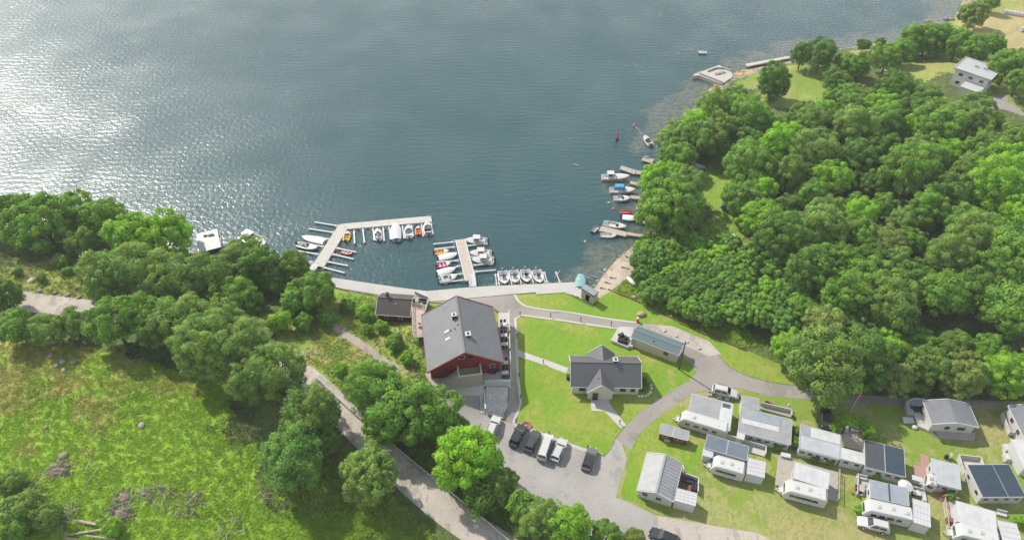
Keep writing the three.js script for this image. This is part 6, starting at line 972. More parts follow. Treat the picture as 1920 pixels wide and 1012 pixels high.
// 6: blue roof, caravan and clear porch
annex({x:36.11,z:-67.71,w:6.95,d:2.59,a:-0.350,y:2.71}, 'blue-grey solar-like awning roof with a pale seam', { roof: R_.blue, ribs: 16, patch: [[0.5, 0.53, 0, 1, R_.cool]], wins: 0, sideWins: 1 });
caravan({x:35.76,z:-64.39,w:5.2,d:2.32,a:-0.324,y:2.78}, 'white caravan in front of the blue-grey awning roof', { hatches: 2, wins: 4 });
pergola({x:40.07,z:-63.76,w:2.81,d:3.05,a:-0.299,y:2.94}, 'clear-roofed porch right of the caravan with the blue-grey awning');
deck([[34.03,-72.16],[43.32,-68.74],[42.88,-67.25],[40.46,-68.13],[40.88,-69.37],[34.24,-72.01]], 'long white-edged terrace behind the blue-grey awning', { h: 0.25, m: W.deck, rails: [[0, 1, 2]], railM: R_.trim, railH: 0.9 });
annex({x:32.86,z:-66.84,w:1.65,d:1.16,a:-0.278,y:2.74}, 'small beige lean-to at the left end of the blue-grey awning', { roof: R_.clear, ribs: 0, wins: 0, y0: 2.2, y1: 2.0, name: 'lean_to' });
// 7: grey gabled cabin with deck
{
  const t = gableHouse({x:24.16,z:-62.37,w:5.88,d:7.34,a:-0.354,y:2.71}, 'grey gabled cabin on the green verge beside the car park', { name: 'gabled_cabin', ridge: 'z', eave: 2.2, rise: 1.1, over: 0.2, wall: R_.vinyl, roof: R_.mid, ribs: 12, category: 'cabin' }), { hl, hb } = t.size;
  part(t, 'roof_sheets', slab([[-hb - 0.15, 2.32, hl + 0.1], [-0.15, 3.33, hl + 0.1], [-0.15, 3.33, -hl - 0.1], [-hb - 0.15, 2.32, -hl - 0.1]], 0.02), mat('#fff', 0.6, { map: ribTex([0.29, 0.295, 0.3]) }));
  win(t, 1.0, 0.8, 0.6, 1.0, hl + 0.02); win(t, 0.8, 0.8, -1.6, 1.0, hl + 0.02, 0, W.dark); win(t, 0.9, 0.9, hb + 0.02, 1.0, 1.4, Math.PI / 2);
  const d = deck([[28.51,-64.97],[28.68,-63.56],[30.69,-62.72],[30.24,-60.39],[27.13,-61.31],[28,-64.98]], 'fenced dark terrace on the right of the grey gabled cabin', { h: 0.3, m: W.brown, rails: [[0, 1, 2, 3]], railM: R_.trim, railH: 0.9 });
  pergola({x:27.7,z:-58.61,w:3.24,d:2.26,a:-0.301,y:2.78}, 'white lattice pergola at the corner of the grey gabled cabin', { cells: 5 });
  for (const [p, l, a] of [[[29.07,-62.54], 'dark corner sofa on the gabled cabin terrace', -0.25], [[29.87,-61.55], 'dark lounge seat at the fence of the gabled cabin terrace', 1.3]]) single('lounge_seat', l, 'seat', [bx(1.6, 0.4, 0.7), bx(1.6, 0.75, 0.16, 0, 0, -0.35), bx(0.14, 0.6, 0.7, -0.75, 0, 0)], W.dark, [p[0], d.floorY, p[1]], a);
}
// 8: white awning and caravan on a big deck
deck([[45.07,-67.19],[54.27,-64.07],[52.46,-58.78],[43.19,-61.76]], 'large weathered deck under the white awning', { h: 0.25, m: W.old, rails: [[1, 2]], railM: W.old, railH: 1.0, solid: false });
annex({x:48.57,z:-62.12,w:5.4,d:2.87,a:-0.371,y:3.17}, 'plain white awning roof on the weathered deck', { roof: R_.white, ribs: 6, wins: 0, sideWins: 1 });
caravan({x:46.99,z:-59.55,w:6.37,d:2.29,a:-0.301,y:3.19}, 'white caravan in front of the plain white awning', { hatches: 2, wins: 5 });
{ const [x, z] = [46.24,-67.05], t = thing('cool_box', 'white garden chest at the corner of the weathered deck', 'chest', [x, ground(x, z) + 0.25, z], -0.25); part(t, 'box', bx(1.5, 0.6, 0.7), W.pale); part(t, 'lid', bx(1.56, 0.1, 0.76, 0, 0.6, 0), W.white); }
// 9: blue panelled awning, long caravan and porch
const matTerrace = deck([[57.14,-63.34],[59.22,-62.65],[58.08,-59.7],[55.8,-59.83]], 'small paved terrace with a blue mat left of the panelled awning', { h: 0.15, m: M.concrete, rails: [[0, 3]], railM: W.pale, railH: 0.7 });
annex({x:59.97,z:-58.98,w:5.67,d:2.98,a:-0.269,y:3.35}, 'blue-grey panelled awning roof with a dark seam', { roof: R_.cool, ribs: 14, patch: [[0.48, 0.52, 0, 1, R_.navy]], wins: 0, sideWins: 1 });
caravan({x:58.95,z:-56.18,w:6.98,d:2.19,a:-0.259,y:3.31}, 'long white caravan above the parked white car', { hatches: 3, wins: 4 });
pergola({x:63.76,z:-55.6,w:2.44,d:4.22,a:-0.352,y:3.39}, 'clear-roofed porch at the end of the long caravan', { cells: 5 });
{ const [x, z] = [58.01,-60.68]; single('mat', 'blue outdoor mat on the small paved terrace', 'mat', bx(1.1, 0.03, 1.8), mat([0.1, 0.11, 0.3], 0.9), [x, matTerrace.floorY, z], -0.1); }
// 10: bottom right
deck([[69.54,-59.37],[71.52,-58.79],[70.52,-55.51],[69.34,-53.69],[67.84,-53.76]], 'timber terrace with a plant box left of the last white awning', { h: 0.25, m: W.tan, rails: [[4, 0, 1]], railM: W.tan, railH: 0.8, solid: false });
annex({x:71.73,z:-54.8,w:5.54,d:3.37,a:-0.336,y:3.69}, 'large plain white awning roof in the bottom right', { roof: R_.white, ribs: 5, wins: 0 });
caravan({x:70.8,z:-52.06,w:5.97,d:2.23,a:-0.295,y:3.68}, 'white caravan cut by the bottom edge below the large awning', { hatches: 2 });
pergola({x:75.61,z:-52.2,w:2.73,d:3.4,a:-0.216,y:3.79}, 'pale lattice pergola in the bottom right', { cells: 6 });
{ const [x, z] = [69.9,-56.9], t = thing('grass_mat', 'green artificial grass mat on the timber terrace at lower right', 'mat', [x, ground(x, z) + 0.26, z], -0.2); part(t, 'mat', bx(1.3, 0.03, 1.6), M.lawn); }
{ const [x, z] = [68.99,-55]; single('planter', 'dark raised planter beside the last caravan', 'planter', [bx(1.7, 0.7, 0.9), bx(1.5, 0.15, 0.75, 0, 0.7, 0)], W.brown, [x, ground(x, z) + 0.25, z], -0.2); }
{ const [x, z] = [68.65,-52.8]; single('paddling_pool', 'bright blue paddling pool at the bottom edge', 'pool', [new THREE.TorusGeometry(0.7, 0.18, 8, 20).rotateX(Math.PI / 2).translate(0, 0.2, 0), cyl(0.7, 0.7, 0.1, 0, 0.02, 0, 20)], mat([0.03, 0.35, 0.7], 0.4), [x, ground(x, z), z]); }
// 11: pale awning with red paving
annex({x:70.38,z:-62.29,w:4.08,d:4.4,a:-0.310,y:3.41}, 'pale grey awning roof beside the red paved terrace', { roof: R_.pale, ribs: 5, wins: 3, sideWins: 2 });
structure('red_paving', 'red brick paved terrace left of the pale awning', drape([[69.32,-67.58],[70.52,-67.18],[69.49,-63.91],[68,-61.89],[67.05,-62.16],[66.33,-63.26],[67.3,-65.51],[68.45,-65.22]], 0.08), mat('#fff', 0.9, { map: tileTex(512, 3, (u, v) => { const a = (u * 24) % 1 < 0.06 || (v * 12 + (Math.floor(u * 24) % 2) * 0.5) % 1 < 0.06 ? 0.8 : 1, k = 0.9 + 0.3 * ns(NC, u, v); return [0.33 * k * a, 0.2 * k * a, 0.18 * k * a]; }) }));
caravan({x:67.86,z:-61.38,w:1.4,d:1.31,a:-0.480,y:3.4}, 'short white caravan nose poking out of the pale awning', { hatches: 1, wins: 1 });
{ const [x, z] = [66.38,-62.34]; single('storage_shed', 'low white storage box at the lower corner of the red paving', 'box', [bx(1.5, 0.9, 0.8), bx(1.6, 0.1, 0.9, 0, 0.9, 0)], W.white, [x, ground(x, z), z], -0.35); }
// 12: navy roof with white terrace
annex({x:77.73,z:-60.92,w:6.81,d:5.55,a:0.009,y:3.67}, 'wide navy blue roof at the right edge', { roof: R_.navy, ribs: 12, wins: 4, sideWins: 2, wall: R_.trim, patch: [[0.58, 0.61, 0, 1, R_.blue]] });
deck([[74.91,-66.57],[78.34,-66.1],[78.16,-64.66],[75.72,-64.56],[75.47,-60.68],[74.63,-60.24],[74.33,-63.11]], 'white fenced terrace in front of the navy roof', { h: 0.3, m: W.deck, rails: [[0, 1, 2], [0, 6, 5, 4]], railM: R_.trim, railH: 0.9 });
// 13: white house by the lane
{
  const r = {x:75.97,z:-73.72,w:7.72,d:4.91,a:-0.087,y:3.32}, t = gableHouse(r, 'white bungalow with grey gabled roof beside the lane under the wood', { name: 'bungalow', ridge: 'z', eave: 2.7, rise: 0.9, over: 0.35, wall: R_.trim, roof: R_.slatePale, ribs: 0, category: 'house', base: 0.2 }), { hl, hb, D } = t.size;
  win(t, 1.0, 1.0, -0.8, 1.0, hl + 0.02); win(t, 1.5, 1.0, 1.5, 1.0, hl + 0.02); win(t, 1.0, 1.0, hb + 0.02, 1.0, -1, Math.PI / 2); part(t, 'roof_light', bx(0.5, 0.1, 0.5, 1.8, 3.0, 1.8), W.white);
  const d = deck([[71.89,-78.15],[73.82,-77.96],[73.89,-73.27],[73.06,-71.5],[73.66,-70.62],[72.18,-72.11],[71.08,-72.83],[71.25,-75.48],[70.26,-75.71],[70.45,-77.47]], 'pale terrace wrapping the left side of the white bungalow', { h: 0.45, m: M.concrete, rails: [[1, 0, 9, 8]], railM: R_.trim, railH: 0.95 });
  deck([[73.29,-71.85],[76.42,-71.73],[80.28,-71.46],[79.38,-70.01],[73.64,-70.56]], 'grey front deck of the white bungalow', { h: 0.4, m: W.old, skirt: W.grey });
  const [x, z] = [69.86,-74.28]; single('sandbox', 'white topped box standing on the grass left of the bungalow', 'box', [bx(1.7, 0.5, 1.0), bx(1.8, 0.08, 1.1, 0, 0.5, 0)], W.white, [x, ground(x, z), z], -0.05);
  const [u, v] = [70.48,-72.85]; single('boulder', 'round white boulder left of the bungalow', 'rock', new THREE.DodecahedronGeometry(0.45, 1).scale(1.2, 0.8, 1), W.white, [u, ground(u, v) + 0.25, v]);
  for (const [p, l, q] of [[[72.35,-76.16], 'dark garden sofa on the bungalow terrace', 1.8], [[72.88,-75.63], 'dark garden chair on the bungalow terrace', 0.7], [[73.12,-73.39], 'dark barbecue at the corner of the bungalow', 0.7]]) single('garden_sofa', l, 'seat', [bx(q, 0.4, 0.7), bx(q, 0.75, 0.14, 0, 0, -0.32)], W.dark, [p[0], d.floorY, p[1]], 0.1);
  { const [p, q] = [71.4,-76.77]; single('garden_sofa', 'blue sun lounger on the bungalow terrace', 'lounger', [bx(1.5, 0.3, 0.6), bx(0.5, 0.6, 0.6, -0.6, 0, 0)], mat([0.05, 0.12, 0.35], 0.8), [p, d.floorY, q]); }
}
// 14, 15: at the right edge
{
  const r = {x:89.09,z:-71.69,w:5.42,d:6.84,a:-0.070,y:3.52}, t = gableHouse(r, 'grey roofed white cabin cut by the right edge', { name: 'edge_cabin', ridge: 'z', eave: 2.7, rise: 0.7, over: 0.3, wall: R_.trim, roof: R_.slatePale, category: 'cabin', base: 0.2 });
  win(t, 1.0, 1.0, -t.size.hb - 0.02, 1.0, -1.2, -Math.PI / 2); win(t, 1.0, 1.0, -t.size.hb - 0.02, 1.0, 1.2, -Math.PI / 2);
  deck([[88.26,-75.87],[89.13,-76.28],[87.72,-70.76],[85.73,-71.05],[86.3,-74.96]], 'brown terrace with a white fence left of the edge cabin', { h: 0.4, m: W.tan, rails: [[0, 4, 3, 2]], railM: R_.trim, railH: 0.9 });
  annex({x:86.04,z:-65.74,w:4.72,d:5.46,a:-0.057,y:3.56}, 'white awning roof at the right edge', { roof: R_.white, ribs: 3, wins: 0 });
  const d = deck([[83.96,-69.25],[86.64,-69.43],[84.23,-64.47],[83.58,-65.37],[82.42,-65.92]], 'stone terrace with white planters at the right edge', { h: 0.15, m: M.concrete, rails: [] });
  for (const [p, l] of [[[83.99,-68.31], 'white planter box on the right edge terrace, upper'], [[83.09,-66.47], 'white planter box on the right edge terrace, lower']]) single('planter', l, 'planter', [bx(0.8, 0.6, 1.3), bx(0.66, 0.12, 1.1, 0, 0.6, 0)], W.white, [p[0], d.floorY, p[1]]);
}

// ---------------------------------------------------------------- cars: local +x is the front
const coat = (c, r = 0.3) => new THREE.MeshPhysicalMaterial({ color: col(c), roughness: r, clearcoat: 1, clearcoatRoughness: 0.06, side: THREE.DoubleSide });
function car(s, label, { body = coat([0.47, 0.47, 0.46]), L = 4.5, Wd = 1.84, H = 1.5, type = 'wagon', roof } = {}) {
  const t = thing('car', label, 'car', [s.x, ground(s.x, s.z) + 0.06, s.z], s.a), h = L / 2, belt = H * 0.62;
  const prof = type === 'van' ? [[-h, 0.35], [-h, belt], [h - 1.0, belt], [h - 0.15, belt - 0.22], [h, 0.6], [h, 0.35]] : [[-h, 0.42], [-h + 0.05, belt - 0.02], [-h + 0.3, belt], [h - 1.35, belt], [h - 0.25, belt - 0.2], [h, belt - 0.42], [h, 0.38]];
  const sh = new THREE.Shape(prof.map(p => new THREE.Vector2(...p)));
  const b = part(t, 'body', new THREE.ExtrudeGeometry(sh, { depth: Wd - 0.28, bevelEnabled: true, bevelSize: 0.12, bevelThickness: 0.14, bevelSegments: 4 }).translate(0, 0, -(Wd - 0.28) / 2), body);
  { const p = b.geometry.attributes.position; for (let i = 0; i < p.count; i++) { const k = Math.abs(p.getX(i)) / h; p.setZ(i, p.getZ(i) * (1 - 0.13 * Math.pow(k, 5))); } b.geometry.computeVertexNormals(); }
  const x0 = -h + (type === 'van' ? 0.02 : 0.12), x1 = type === 'van' ? h - 0.85 : h - 1.3, y0 = belt + 0.04, q = type === 'sedan' ? 0.75 : type === 'van' ? 0.1 : 0.32, f = type === 'van' ? 0.5 : 0.78, w0 = Wd / 2 - 0.06, w1 = Wd / 2 - 0.22;
  const lo = [[x0, y0, -w0], [x1, y0, -w0], [x1, y0, w0], [x0, y0, w0]], hi = [[x0 + q, H, -w1], [x1 - f, H, -w1], [x1 - f, H, w1], [x0 + q, H, w1]];
  const side = (a, c) => [lo[a], lo[c], hi[c], hi[a]];
  const cab = part(t, 'cabin', faces([side(0, 1), side(1, 2), side(2, 3), side(3, 0), hi]), body);
  const rp = part(cab, 'roof', new THREE.BoxGeometry(x1 - f - x0 - q + 0.1, 0.06, w1 * 2 + 0.02).translate((x1 - f + x0 + q) / 2, H + 0.015, 0), roof || body);
  const glass = (nm, Q, u0, u1, v0, v1) => { const L3 = (a, c, k) => a.map((v, i) => v + (c[i] - v) * k), at = (u, v) => L3(L3(Q[0], Q[1], u), L3(Q[3], Q[2], u), v), n = new THREE.Vector3(...Q[1]).sub(new THREE.Vector3(...Q[0])).cross(new THREE.Vector3(...Q[3]).sub(new THREE.Vector3(...Q[0]))).normalize(), c = new THREE.Vector3((x0 + x1) / 2, (y0 + H) / 2, 0), m = new THREE.Vector3(...at(0.5, 0.5)); if (n.dot(m.sub(c)) < 0) n.negate(); part(t, nm, faces([[at(u0, v0), at(u1, v0), at(u1, v1), at(u0, v1)].map(p => [p[0] + n.x * 0.012, p[1] + n.y * 0.012, p[2] + n.z * 0.012])]), W.glass); };
  glass('windscreen', side(1, 2), 0.05, 0.95, 0.08, 0.95); glass('rear_window', side(3, 0), 0.08, 0.92, 0.15, 0.92); for (const k of [[0, 1], [2, 3]]) { glass('side_window', side(...k), 0.1, 0.48, 0.15, 0.88); glass('side_window', side(...k), 0.52, 0.9, 0.15, 0.88); }
  for (const x of [-h + 0.85, h - 0.9]) for (const z of [-1, 1]) { const w = part(t, 'wheel', new THREE.CylinderGeometry(0.34, 0.34, 0.24, 18).rotateX(Math.PI / 2).translate(x, 0.34, z * (Wd / 2 - 0.1)), W.black); part(w, 'rim', new THREE.CylinderGeometry(0.22, 0.22, 0.26, 12).rotateX(Math.PI / 2).translate(x, 0.34, z * (Wd / 2 - 0.1)), W.pale); }
  for (const z of [-1, 1]) { part(t, 'headlight', bx(0.12, 0.12, 0.3, h + 0.06, belt - 0.38, z * (Wd / 2 - 0.42)), W.pale); part(t, 'taillight', bx(0.1, 0.2, 0.14, -h - 0.08, belt - 0.32, z * (Wd / 2 - 0.36)), mat([0.2, 0.01, 0.012], 0.4)); part(t, 'mirror', bx(0.14, 0.14, 0.22, x1 - 0.25, y0, z * (Wd / 2 + 0.08)), body); if (type !== 'sedan') part(rp, 'roof_rail', bx(x1 - f - x0 - q - 0.2, 0.05, 0.05, (x1 - f + x0 + q) / 2, H + 0.06, z * (w1 - 0.06)), W.dark); }
  part(b, 'bumper', [bx(0.12, 0.22, Wd - 0.5, h + 0.06, 0.36, 0), bx(0.12, 0.22, Wd - 0.5, -h - 0.06, 0.36, 0)], W.dark);
  return t;
}
const blackC = coat([0.012, 0.013, 0.015]), greyC = coat([0.1, 0.105, 0.11]), graphite = coat([0.035, 0.037, 0.042]), silver = coat([0.42, 0.43, 0.44]), whiteC = coat([0.47, 0.47, 0.46]);
car({x:-3.3,z:-72.88,L:3.23,a:1.252}, 'white car parked alone at the left of the car park', { body: whiteC, type: 'hatch', roof: whiteC });
car({x:1.04,z:-71.24,L:3.37,a:1.164}, 'black off-roader next to the round brick planter', { body: blackC, H: 1.7, L: 4.6 });
car({x:3.55,z:-70.13,L:3.01,a:1.175}, 'dark grey car between the off-roader and the white van', { body: graphite, L: 4.4 });
car({x:5.73,z:-68.86,L:3.98,a:1.255}, 'white van in the middle of the car park row', { body: whiteC, type: 'van', H: 1.95, L: 5.0, Wd: 1.95 });
car({x:8.04,z:-68.41,L:3.4,a:1.151}, 'silver estate car right of the white van', { body: silver, L: 4.7 });
car({x:13.1,z:-66.73,L:3.42,a:1.211}, 'dark grey car parked alone at the right of the car park', { body: greyC, L: 4.5, H: 1.6, roof: blackC });
car({x:39,z:-80.74,L:3.68,a:-0.304}, 'white off-roader parked behind the grey annex by the lane', { body: whiteC, H: 1.7, L: 4.7 });
car({x:55.43,z:-74.71,L:3.71,a:1.275}, 'black sedan on the dry grass behind the hedged annex', { body: blackC, type: 'sedan', L: 4.6, roof: graphite });
car({x:56.51,z:-54.55,L:4.17,a:2.842}, 'white off-roader with a dark sunroof below the long caravan', { body: whiteC, H: 1.65, L: 4.6 });
car({x:23.62,z:-52.7,L:3.4,a:2.695}, 'black car at the bottom edge beside the gravel drive', { body: blackC, L: 4.6 });
car({x:51.35,z:-133.47,L:2.15,a:-0.772}, 'small blue car half hidden at the end of the glade', { body: coat([0.04, 0.09, 0.16]), L: 4.2 });

// ---------------------------------------------------------------- road furniture, gardens and small things
const onG = ([x, z], dy = 0) => [x, ground(x, z) + dy, z];
{ // guard rail along the gravel road
  const L = curve([[-35.41,-81.49],[-28.69,-75.34],[-22.89,-70.13],[-18.51,-66.81],[-12.1,-61.28],[-5.03,-55.62],[0,-51.07]], 8), [x, z] = L[0], y = ground(x, z), t = thing('guard_rail', 'long steel guard rail along the hillside road', 'guard rail', [x, y, z]);
  for (let i = 0; i + 1 < L.length; i++) { const [a, b] = L[i], [c, d] = L[i + 1], ya = ground(a, b) - y, yb = ground(c, d) - y, l = Math.hypot(c - a, d - b), an = Math.atan2(-(d - b), c - a); const g = bx(l + 0.06, 0.3, 0.07, 0, 0.5, 0).rotateZ(Math.atan2(yb - ya, l)).rotateY(an).translate((a + c) / 2 - x, (ya + yb) / 2, (b + d) / 2 - z); const r = part(t, 'rail', g, W.pale); part(r, 'post', bx(0.12, 0.9, 0.12, a - x, ya - 0.1, b - z), W.grey); }
}
{ // pipe rail by the upper road
  const s = {x:-81.21,z:-102.38,L:3.86,a:-0.669}, t = thing('pipe_barrier', 'grey pipe barrier in the grass at the end of the upper meadow', 'barrier', onG([s.x, s.z]), s.a); part(t, 'pipe', bar([-s.L / 2, 0.8, 0], [s.L / 2, 0.8, 0], 0.1), W.pale); for (const u of [-0.45, 0, 0.45]) part(t, 'post', bx(0.12, 1.0, 0.12, u * s.L, -0.15, 0), W.grey);
}
// lamp bollards on the lawn edges
for (const [p, l] of [[[1.66,-101.19], 'where the lane meets the path along the terrace'], [[7.86,-100.64], 'on the lane edge, second along the lane'], [[13.94,-99.46], 'on the lane edge, third along the lane'], [[20,-98.33], 'on the lane edge near the long cabin'], [[5.96,-88.18], 'beside the footpath to the cottage'], [[0.98,-94.84], 'on the lawn edge opposite the terrace tables'], [[1.34,-84.92], 'on the lawn edge opposite the white low wall'], [[1.61,-79.99], 'on the lawn edge opposite the pebble bed'], [[0.69,-74.4], 'at the corner between path and car park'], [[6.46,-71.85], 'behind the white van'], [[13,-69.12], 'behind the lone dark car'], [[19.08,-74.36], 'at the end of the cottage door path']]) {
  const t = thing('lamp_bollard', `low dark lamp bollard ${l}`, 'bollard', onG(p), 0, 'lamp bollards round the cottage lawn'); part(t, 'post', cyl(0.07, 0.07, 1.0, 0, -0.1, 0, 8), W.dark); part(t, 'lamp_head', cyl(0.13, 0.13, 0.2, 0, 0.9, 0, 10), W.black);
}
{ const [x, z] = [2.47,-73.65], t = thing('tree_planter', 'round red brick planter at the lawn edge beside the off-roader', 'planter', onG([x, z])); for (let k = 0; k < 16; k++) { const a = k / 16 * 6.283; part(t, 'brick', bx(0.3, 0.35, 0.34, Math.cos(a) * 0.85, -0.05, Math.sin(a) * 0.85, -a), mat([0.26 + 0.06 * (k % 3), 0.11, 0.08], 0.9)); } part(t, 'soil', cyl(0.75, 0.75, 0.15, 0, 0, 0, 16), mat([0.2, 0.14, 0.1], 0.95)); part(t, 'stem', cyl(0.12, 0.05, 0.7, 0, 0.1, 0, 7), bark); }
{ const [x, z] = [25.41,-99.17], t = thing('pump_post', 'orange and white service post at the lane edge', 'post', onG([x, z])); part(t, 'body', bx(0.5, 1.0, 0.45), mat([0.65, 0.1, 0.02], 0.6)); part(t, 'cap', new THREE.SphereGeometry(0.34, 12, 8).scale(1, 0.7, 1).translate(0, 1.15, 0), W.white); }
{ const [x, z] = [26.42,-101.11]; single('boulder', 'tan boulder on the lawn beside the service post', 'rock', new THREE.IcosahedronGeometry(0.75, 1).scale(1.35, 0.75, 0.9), mat([0.36, 0.27, 0.16], 0.9), onG([x, z], 0.35), 0.2); }
const rockR = rng(31), rockM = [mat([0.4, 0.36, 0.3], 0.95), mat([0.3, 0.28, 0.25], 0.95), mat([0.24, 0.19, 0.15], 0.95)];
for (const [p, l, s, m] of [[[30.48,-96.46], 'pale stone beside the gravel strip, nearest the cabin roof', 0.35, 0], [[32.62,-95.12], 'pale stone in the middle of the gravel strip', 0.35, 0], [[34.62,-93.61], 'pale stone at the end of the gravel strip', 0.3, 0], [[36.51,-91.86], 'pale stone beside the lane bend', 0.4, 0], [[25.59,-106.51], 'pale stone at the foot of the thicket', 0.5, 0], [[-62.64,-70.63], 'lone grey boulder in the middle of the rough field', 0.6, 1], [[-81.14,-83.23], 'pale boulder in the upper rough field', 0.5, 1], [[-81.76,-82.38], 'grey boulder beside the pale one in the upper field', 0.5, 1], [[-80.14,-81.49], 'low grey stone in the upper rough field', 0.45, 1], [[-79.2,-83.46], 'mossy stone right of the pale boulder', 0.55, 2], [[-83.65,-84.5], 'reddish stone at the top of the rough field', 0.6, 2], [[-72.28,-63.88], 'round brown boulder above the branch heap', 0.75, 2], [[-78.16,-69.79], 'small dark stone on the left of the rough field', 0.4, 2], [[-95.92,-103.72], 'dark boulder at the road edge, leftmost', 0.6, 2], [[-92.7,-103.48], 'dark boulder at the road edge, second', 0.5, 2], [[-89.81,-102.78], 'dark boulder at the road edge, third', 0.6, 2], [[-87.23,-102.02], 'dark boulder at the road edge, rightmost', 0.5, 2], [[-99.4,-107.02], 'white stone heap above the road', 0.8, 0]])
  single('boulder', l, 'rock', new THREE.DodecahedronGeometry(s, 1).scale(1.1, 0.65, 0.9), rockM[m], onG(p, s * 0.25), rockR() * 6);
// cut branches, logs and earth heaps in the rough field
function heap([x, z], label, n, spread, seed, earth) {
  const r = rng(seed), t = thing(earth ? 'earth_heap' : 'branch_heap', label, 'heap', onG([x, z])); 
  if (earth) { const g = new THREE.IcosahedronGeometry(1, 3), p = g.attributes.position; for (let i = 0; i < p.count; i++) { const k = 1 + 0.35 * (ns(NB, p.getX(i) * 0.2 + seed * 0.1, p.getZ(i) * 0.2 + p.getY(i) * 0.1) - 0.5) * 2; p.setXYZ(i, p.getX(i) * k * spread * 0.62, p.getY(i) * k * spread * 0.3, p.getZ(i) * k * spread * 0.5); } g.computeVertexNormals(); part(t, 'soil', g, mat([0.19, 0.155, 0.11], 0.98)); }
  for (let k = 0; k < n; k++) { const a = r() * 6.283, q = Math.sqrt(r()) * spread, b = r() * 6.283, l = 0.8 + r() * spread * 0.9, cx = Math.cos(a) * q, cz = Math.sin(a) * q, y = 0.1 + r() * 0.6 * (1 - q / spread); part(t, 'branch', taper([cx - Math.cos(b) * l / 2, y, cz - Math.sin(b) * l / 2], [cx + Math.cos(b) * l / 2, y + (r() - 0.4) * 0.5, cz + Math.sin(b) * l / 2], 0.045 + 0.03 * r(), 0.015, 5), r() < 0.5 ? W.old : bark); }
}
heap([-71.41,-60.73], 'big grey heap of branches on the left of the rough field', 90, 2.0, 1, true);
heap([-59.93,-56.72], 'reddish earth heap in the lower rough field', 45, 1.8, 2, true);
heap([-59.29,-53.82], 'branch-covered heap below the reddish earth heap', 85, 2.2, 3, true);
heap([-54.26,-56.98], 'loose branch heap right of the reddish earth heap', 40, 2.2, 4);
heap([-57.19,-57.59], 'small earth heap between the branch piles', 26, 1.2, 5, true);
heap([-49.62,-55.44], 'spiky heap of pale branches in the lower field', 60, 2.3, 6);
heap([-38.56,-58.44], 'small heap of cut twigs below the big cool green tree', 34, 1.6, 7);
heap([-74.01,-57.16], 'brushwood heap at the left edge of the field', 34, 2.2, 8);
heap([-67.62,-53.03], 'brushwood among the logs at lower left', 36, 2.2, 9);
heap([-43.62,-52.5], 'scattered twigs at the bottom of the field', 30, 3.0, 10);
for (const [s, l, r0] of [[{x:-64.5,z:-50.85,L:6.94,a:0.190}, 'long felled log at the lower left', 0.2], [{x:-64.07,z:-52.58,L:3.83,a:-0.168}, 'thick pale log end in the lower field', 0.26], [{x:-61.02,z:-50.37,L:4.78,a:-0.088}, 'pale log along the bottom left', 0.17], [{x:-67.62,z:-61.36,L:4.26,a:1.684}, 'bare curved pole lying in the rough field', 0.07], [{x:-66.52,z:-59.12,L:5.4,a:1.279}, 'long thin pole lying across the rough field', 0.07], [{x:-65.15,z:-50.05,L:2.1,a:-0.002}, 'short log at the bottom left edge', 0.15]]) { const t = thing('log', l, 'log', onG([s.x, s.z], r0 * 0.6), s.a); part(t, 'trunk', taper([-s.L / 2, 0, 0], [s.L / 2, 0.05, 0.1], r0, r0 * 0.7, 9), W.tan); part(t, 'branch_stub', taper([0, 0, 0], [0.2, 0.3, 0.4], r0 * 0.4, r0 * 0.2, 5), W.tan); }
// poles and flags
{ const [x, z] = [31.67,-86.73], t = thing('utility_pole', 'tall dark utility pole at the right end of the long cabin', 'pole', onG([x, z])); part(t, 'pole', cyl(0.16, 0.11, 8.6, 0, -0.5, 0, 10), mat([0.06, 0.045, 0.035], 0.9)); part(t, 'crossarm', bx(1.2, 0.1, 0.1, 0, 7.5, 0), W.dark); for (const q of [-0.5, 0.5]) part(t, 'insulator', cyl(0.05, 0.04, 0.18, q, 7.6, 0, 8), W.pale); }
{ const [x, z] = [60.4,-76.28], t = thing('flagpole', 'white flagpole with a red tip behind the hedge', 'flagpole', onG([x, z])); part(t, 'pole', cyl(0.08, 0.045, 6.4, 0, -0.2, 0, 8), R_.trim); part(t, 'pennant', slab([[0.04, 6.1, 0], [0.1, 4.9, 0.02], [0.34, 5.0, 0.12], [0.3, 6.0, 0.1]], 0.02), mat([0.55, 0.03, 0.05], 0.8)); }
{ const [x, z] = [63.47,-70.41], t = thing('garden_windmill', 'small white garden figure behind the dark awning', 'ornament', onG([x, z])); part(t, 'post', cyl(0.05, 0.05, 1.6, 0, 0, 0, 6), R_.trim); part(t, 'vane', [bx(0.9, 0.06, 0.04, 0, 1.5, 0), bx(0.06, 0.9, 0.04, 0, 1.1, 0.02)], R_.trim); }
// timber edge of the lake lawn
{ const L = [[20.46,-109.12],[22.29,-107.7],[24.37,-106.49],[26.98,-104.53],[29.48,-102.31],[31.96,-100.3],[34.42,-98.35],[38.16,-95.67]], M2 = [[39.59,-94.89],[42.79,-92.77],[45.51,-91.08]], Q = [...L, ...M2], [x, z] = Q[0], y = ground(x, z), t = thing('timber_edging', 'dark timber edging between lake lawn and thicket', 'edging', [x, y, z]);
  for (let i = 0; i + 1 < Q.length; i++) { const [a, b] = Q[i], [c, d] = Q[i + 1], l = Math.hypot(c - a, d - b), ya = ground(a, b) - y, yb = ground(c, d) - y; part(t, 'beam', bx(l, 0.36, 0.22, 0, -0.06, 0).rotateZ(Math.atan2(yb - ya, l)).rotateY(Math.atan2(-(d - b), c - a)).translate((a + c) / 2 - x, (ya + yb) / 2, (b + d) / 2 - z), W.brown); } }
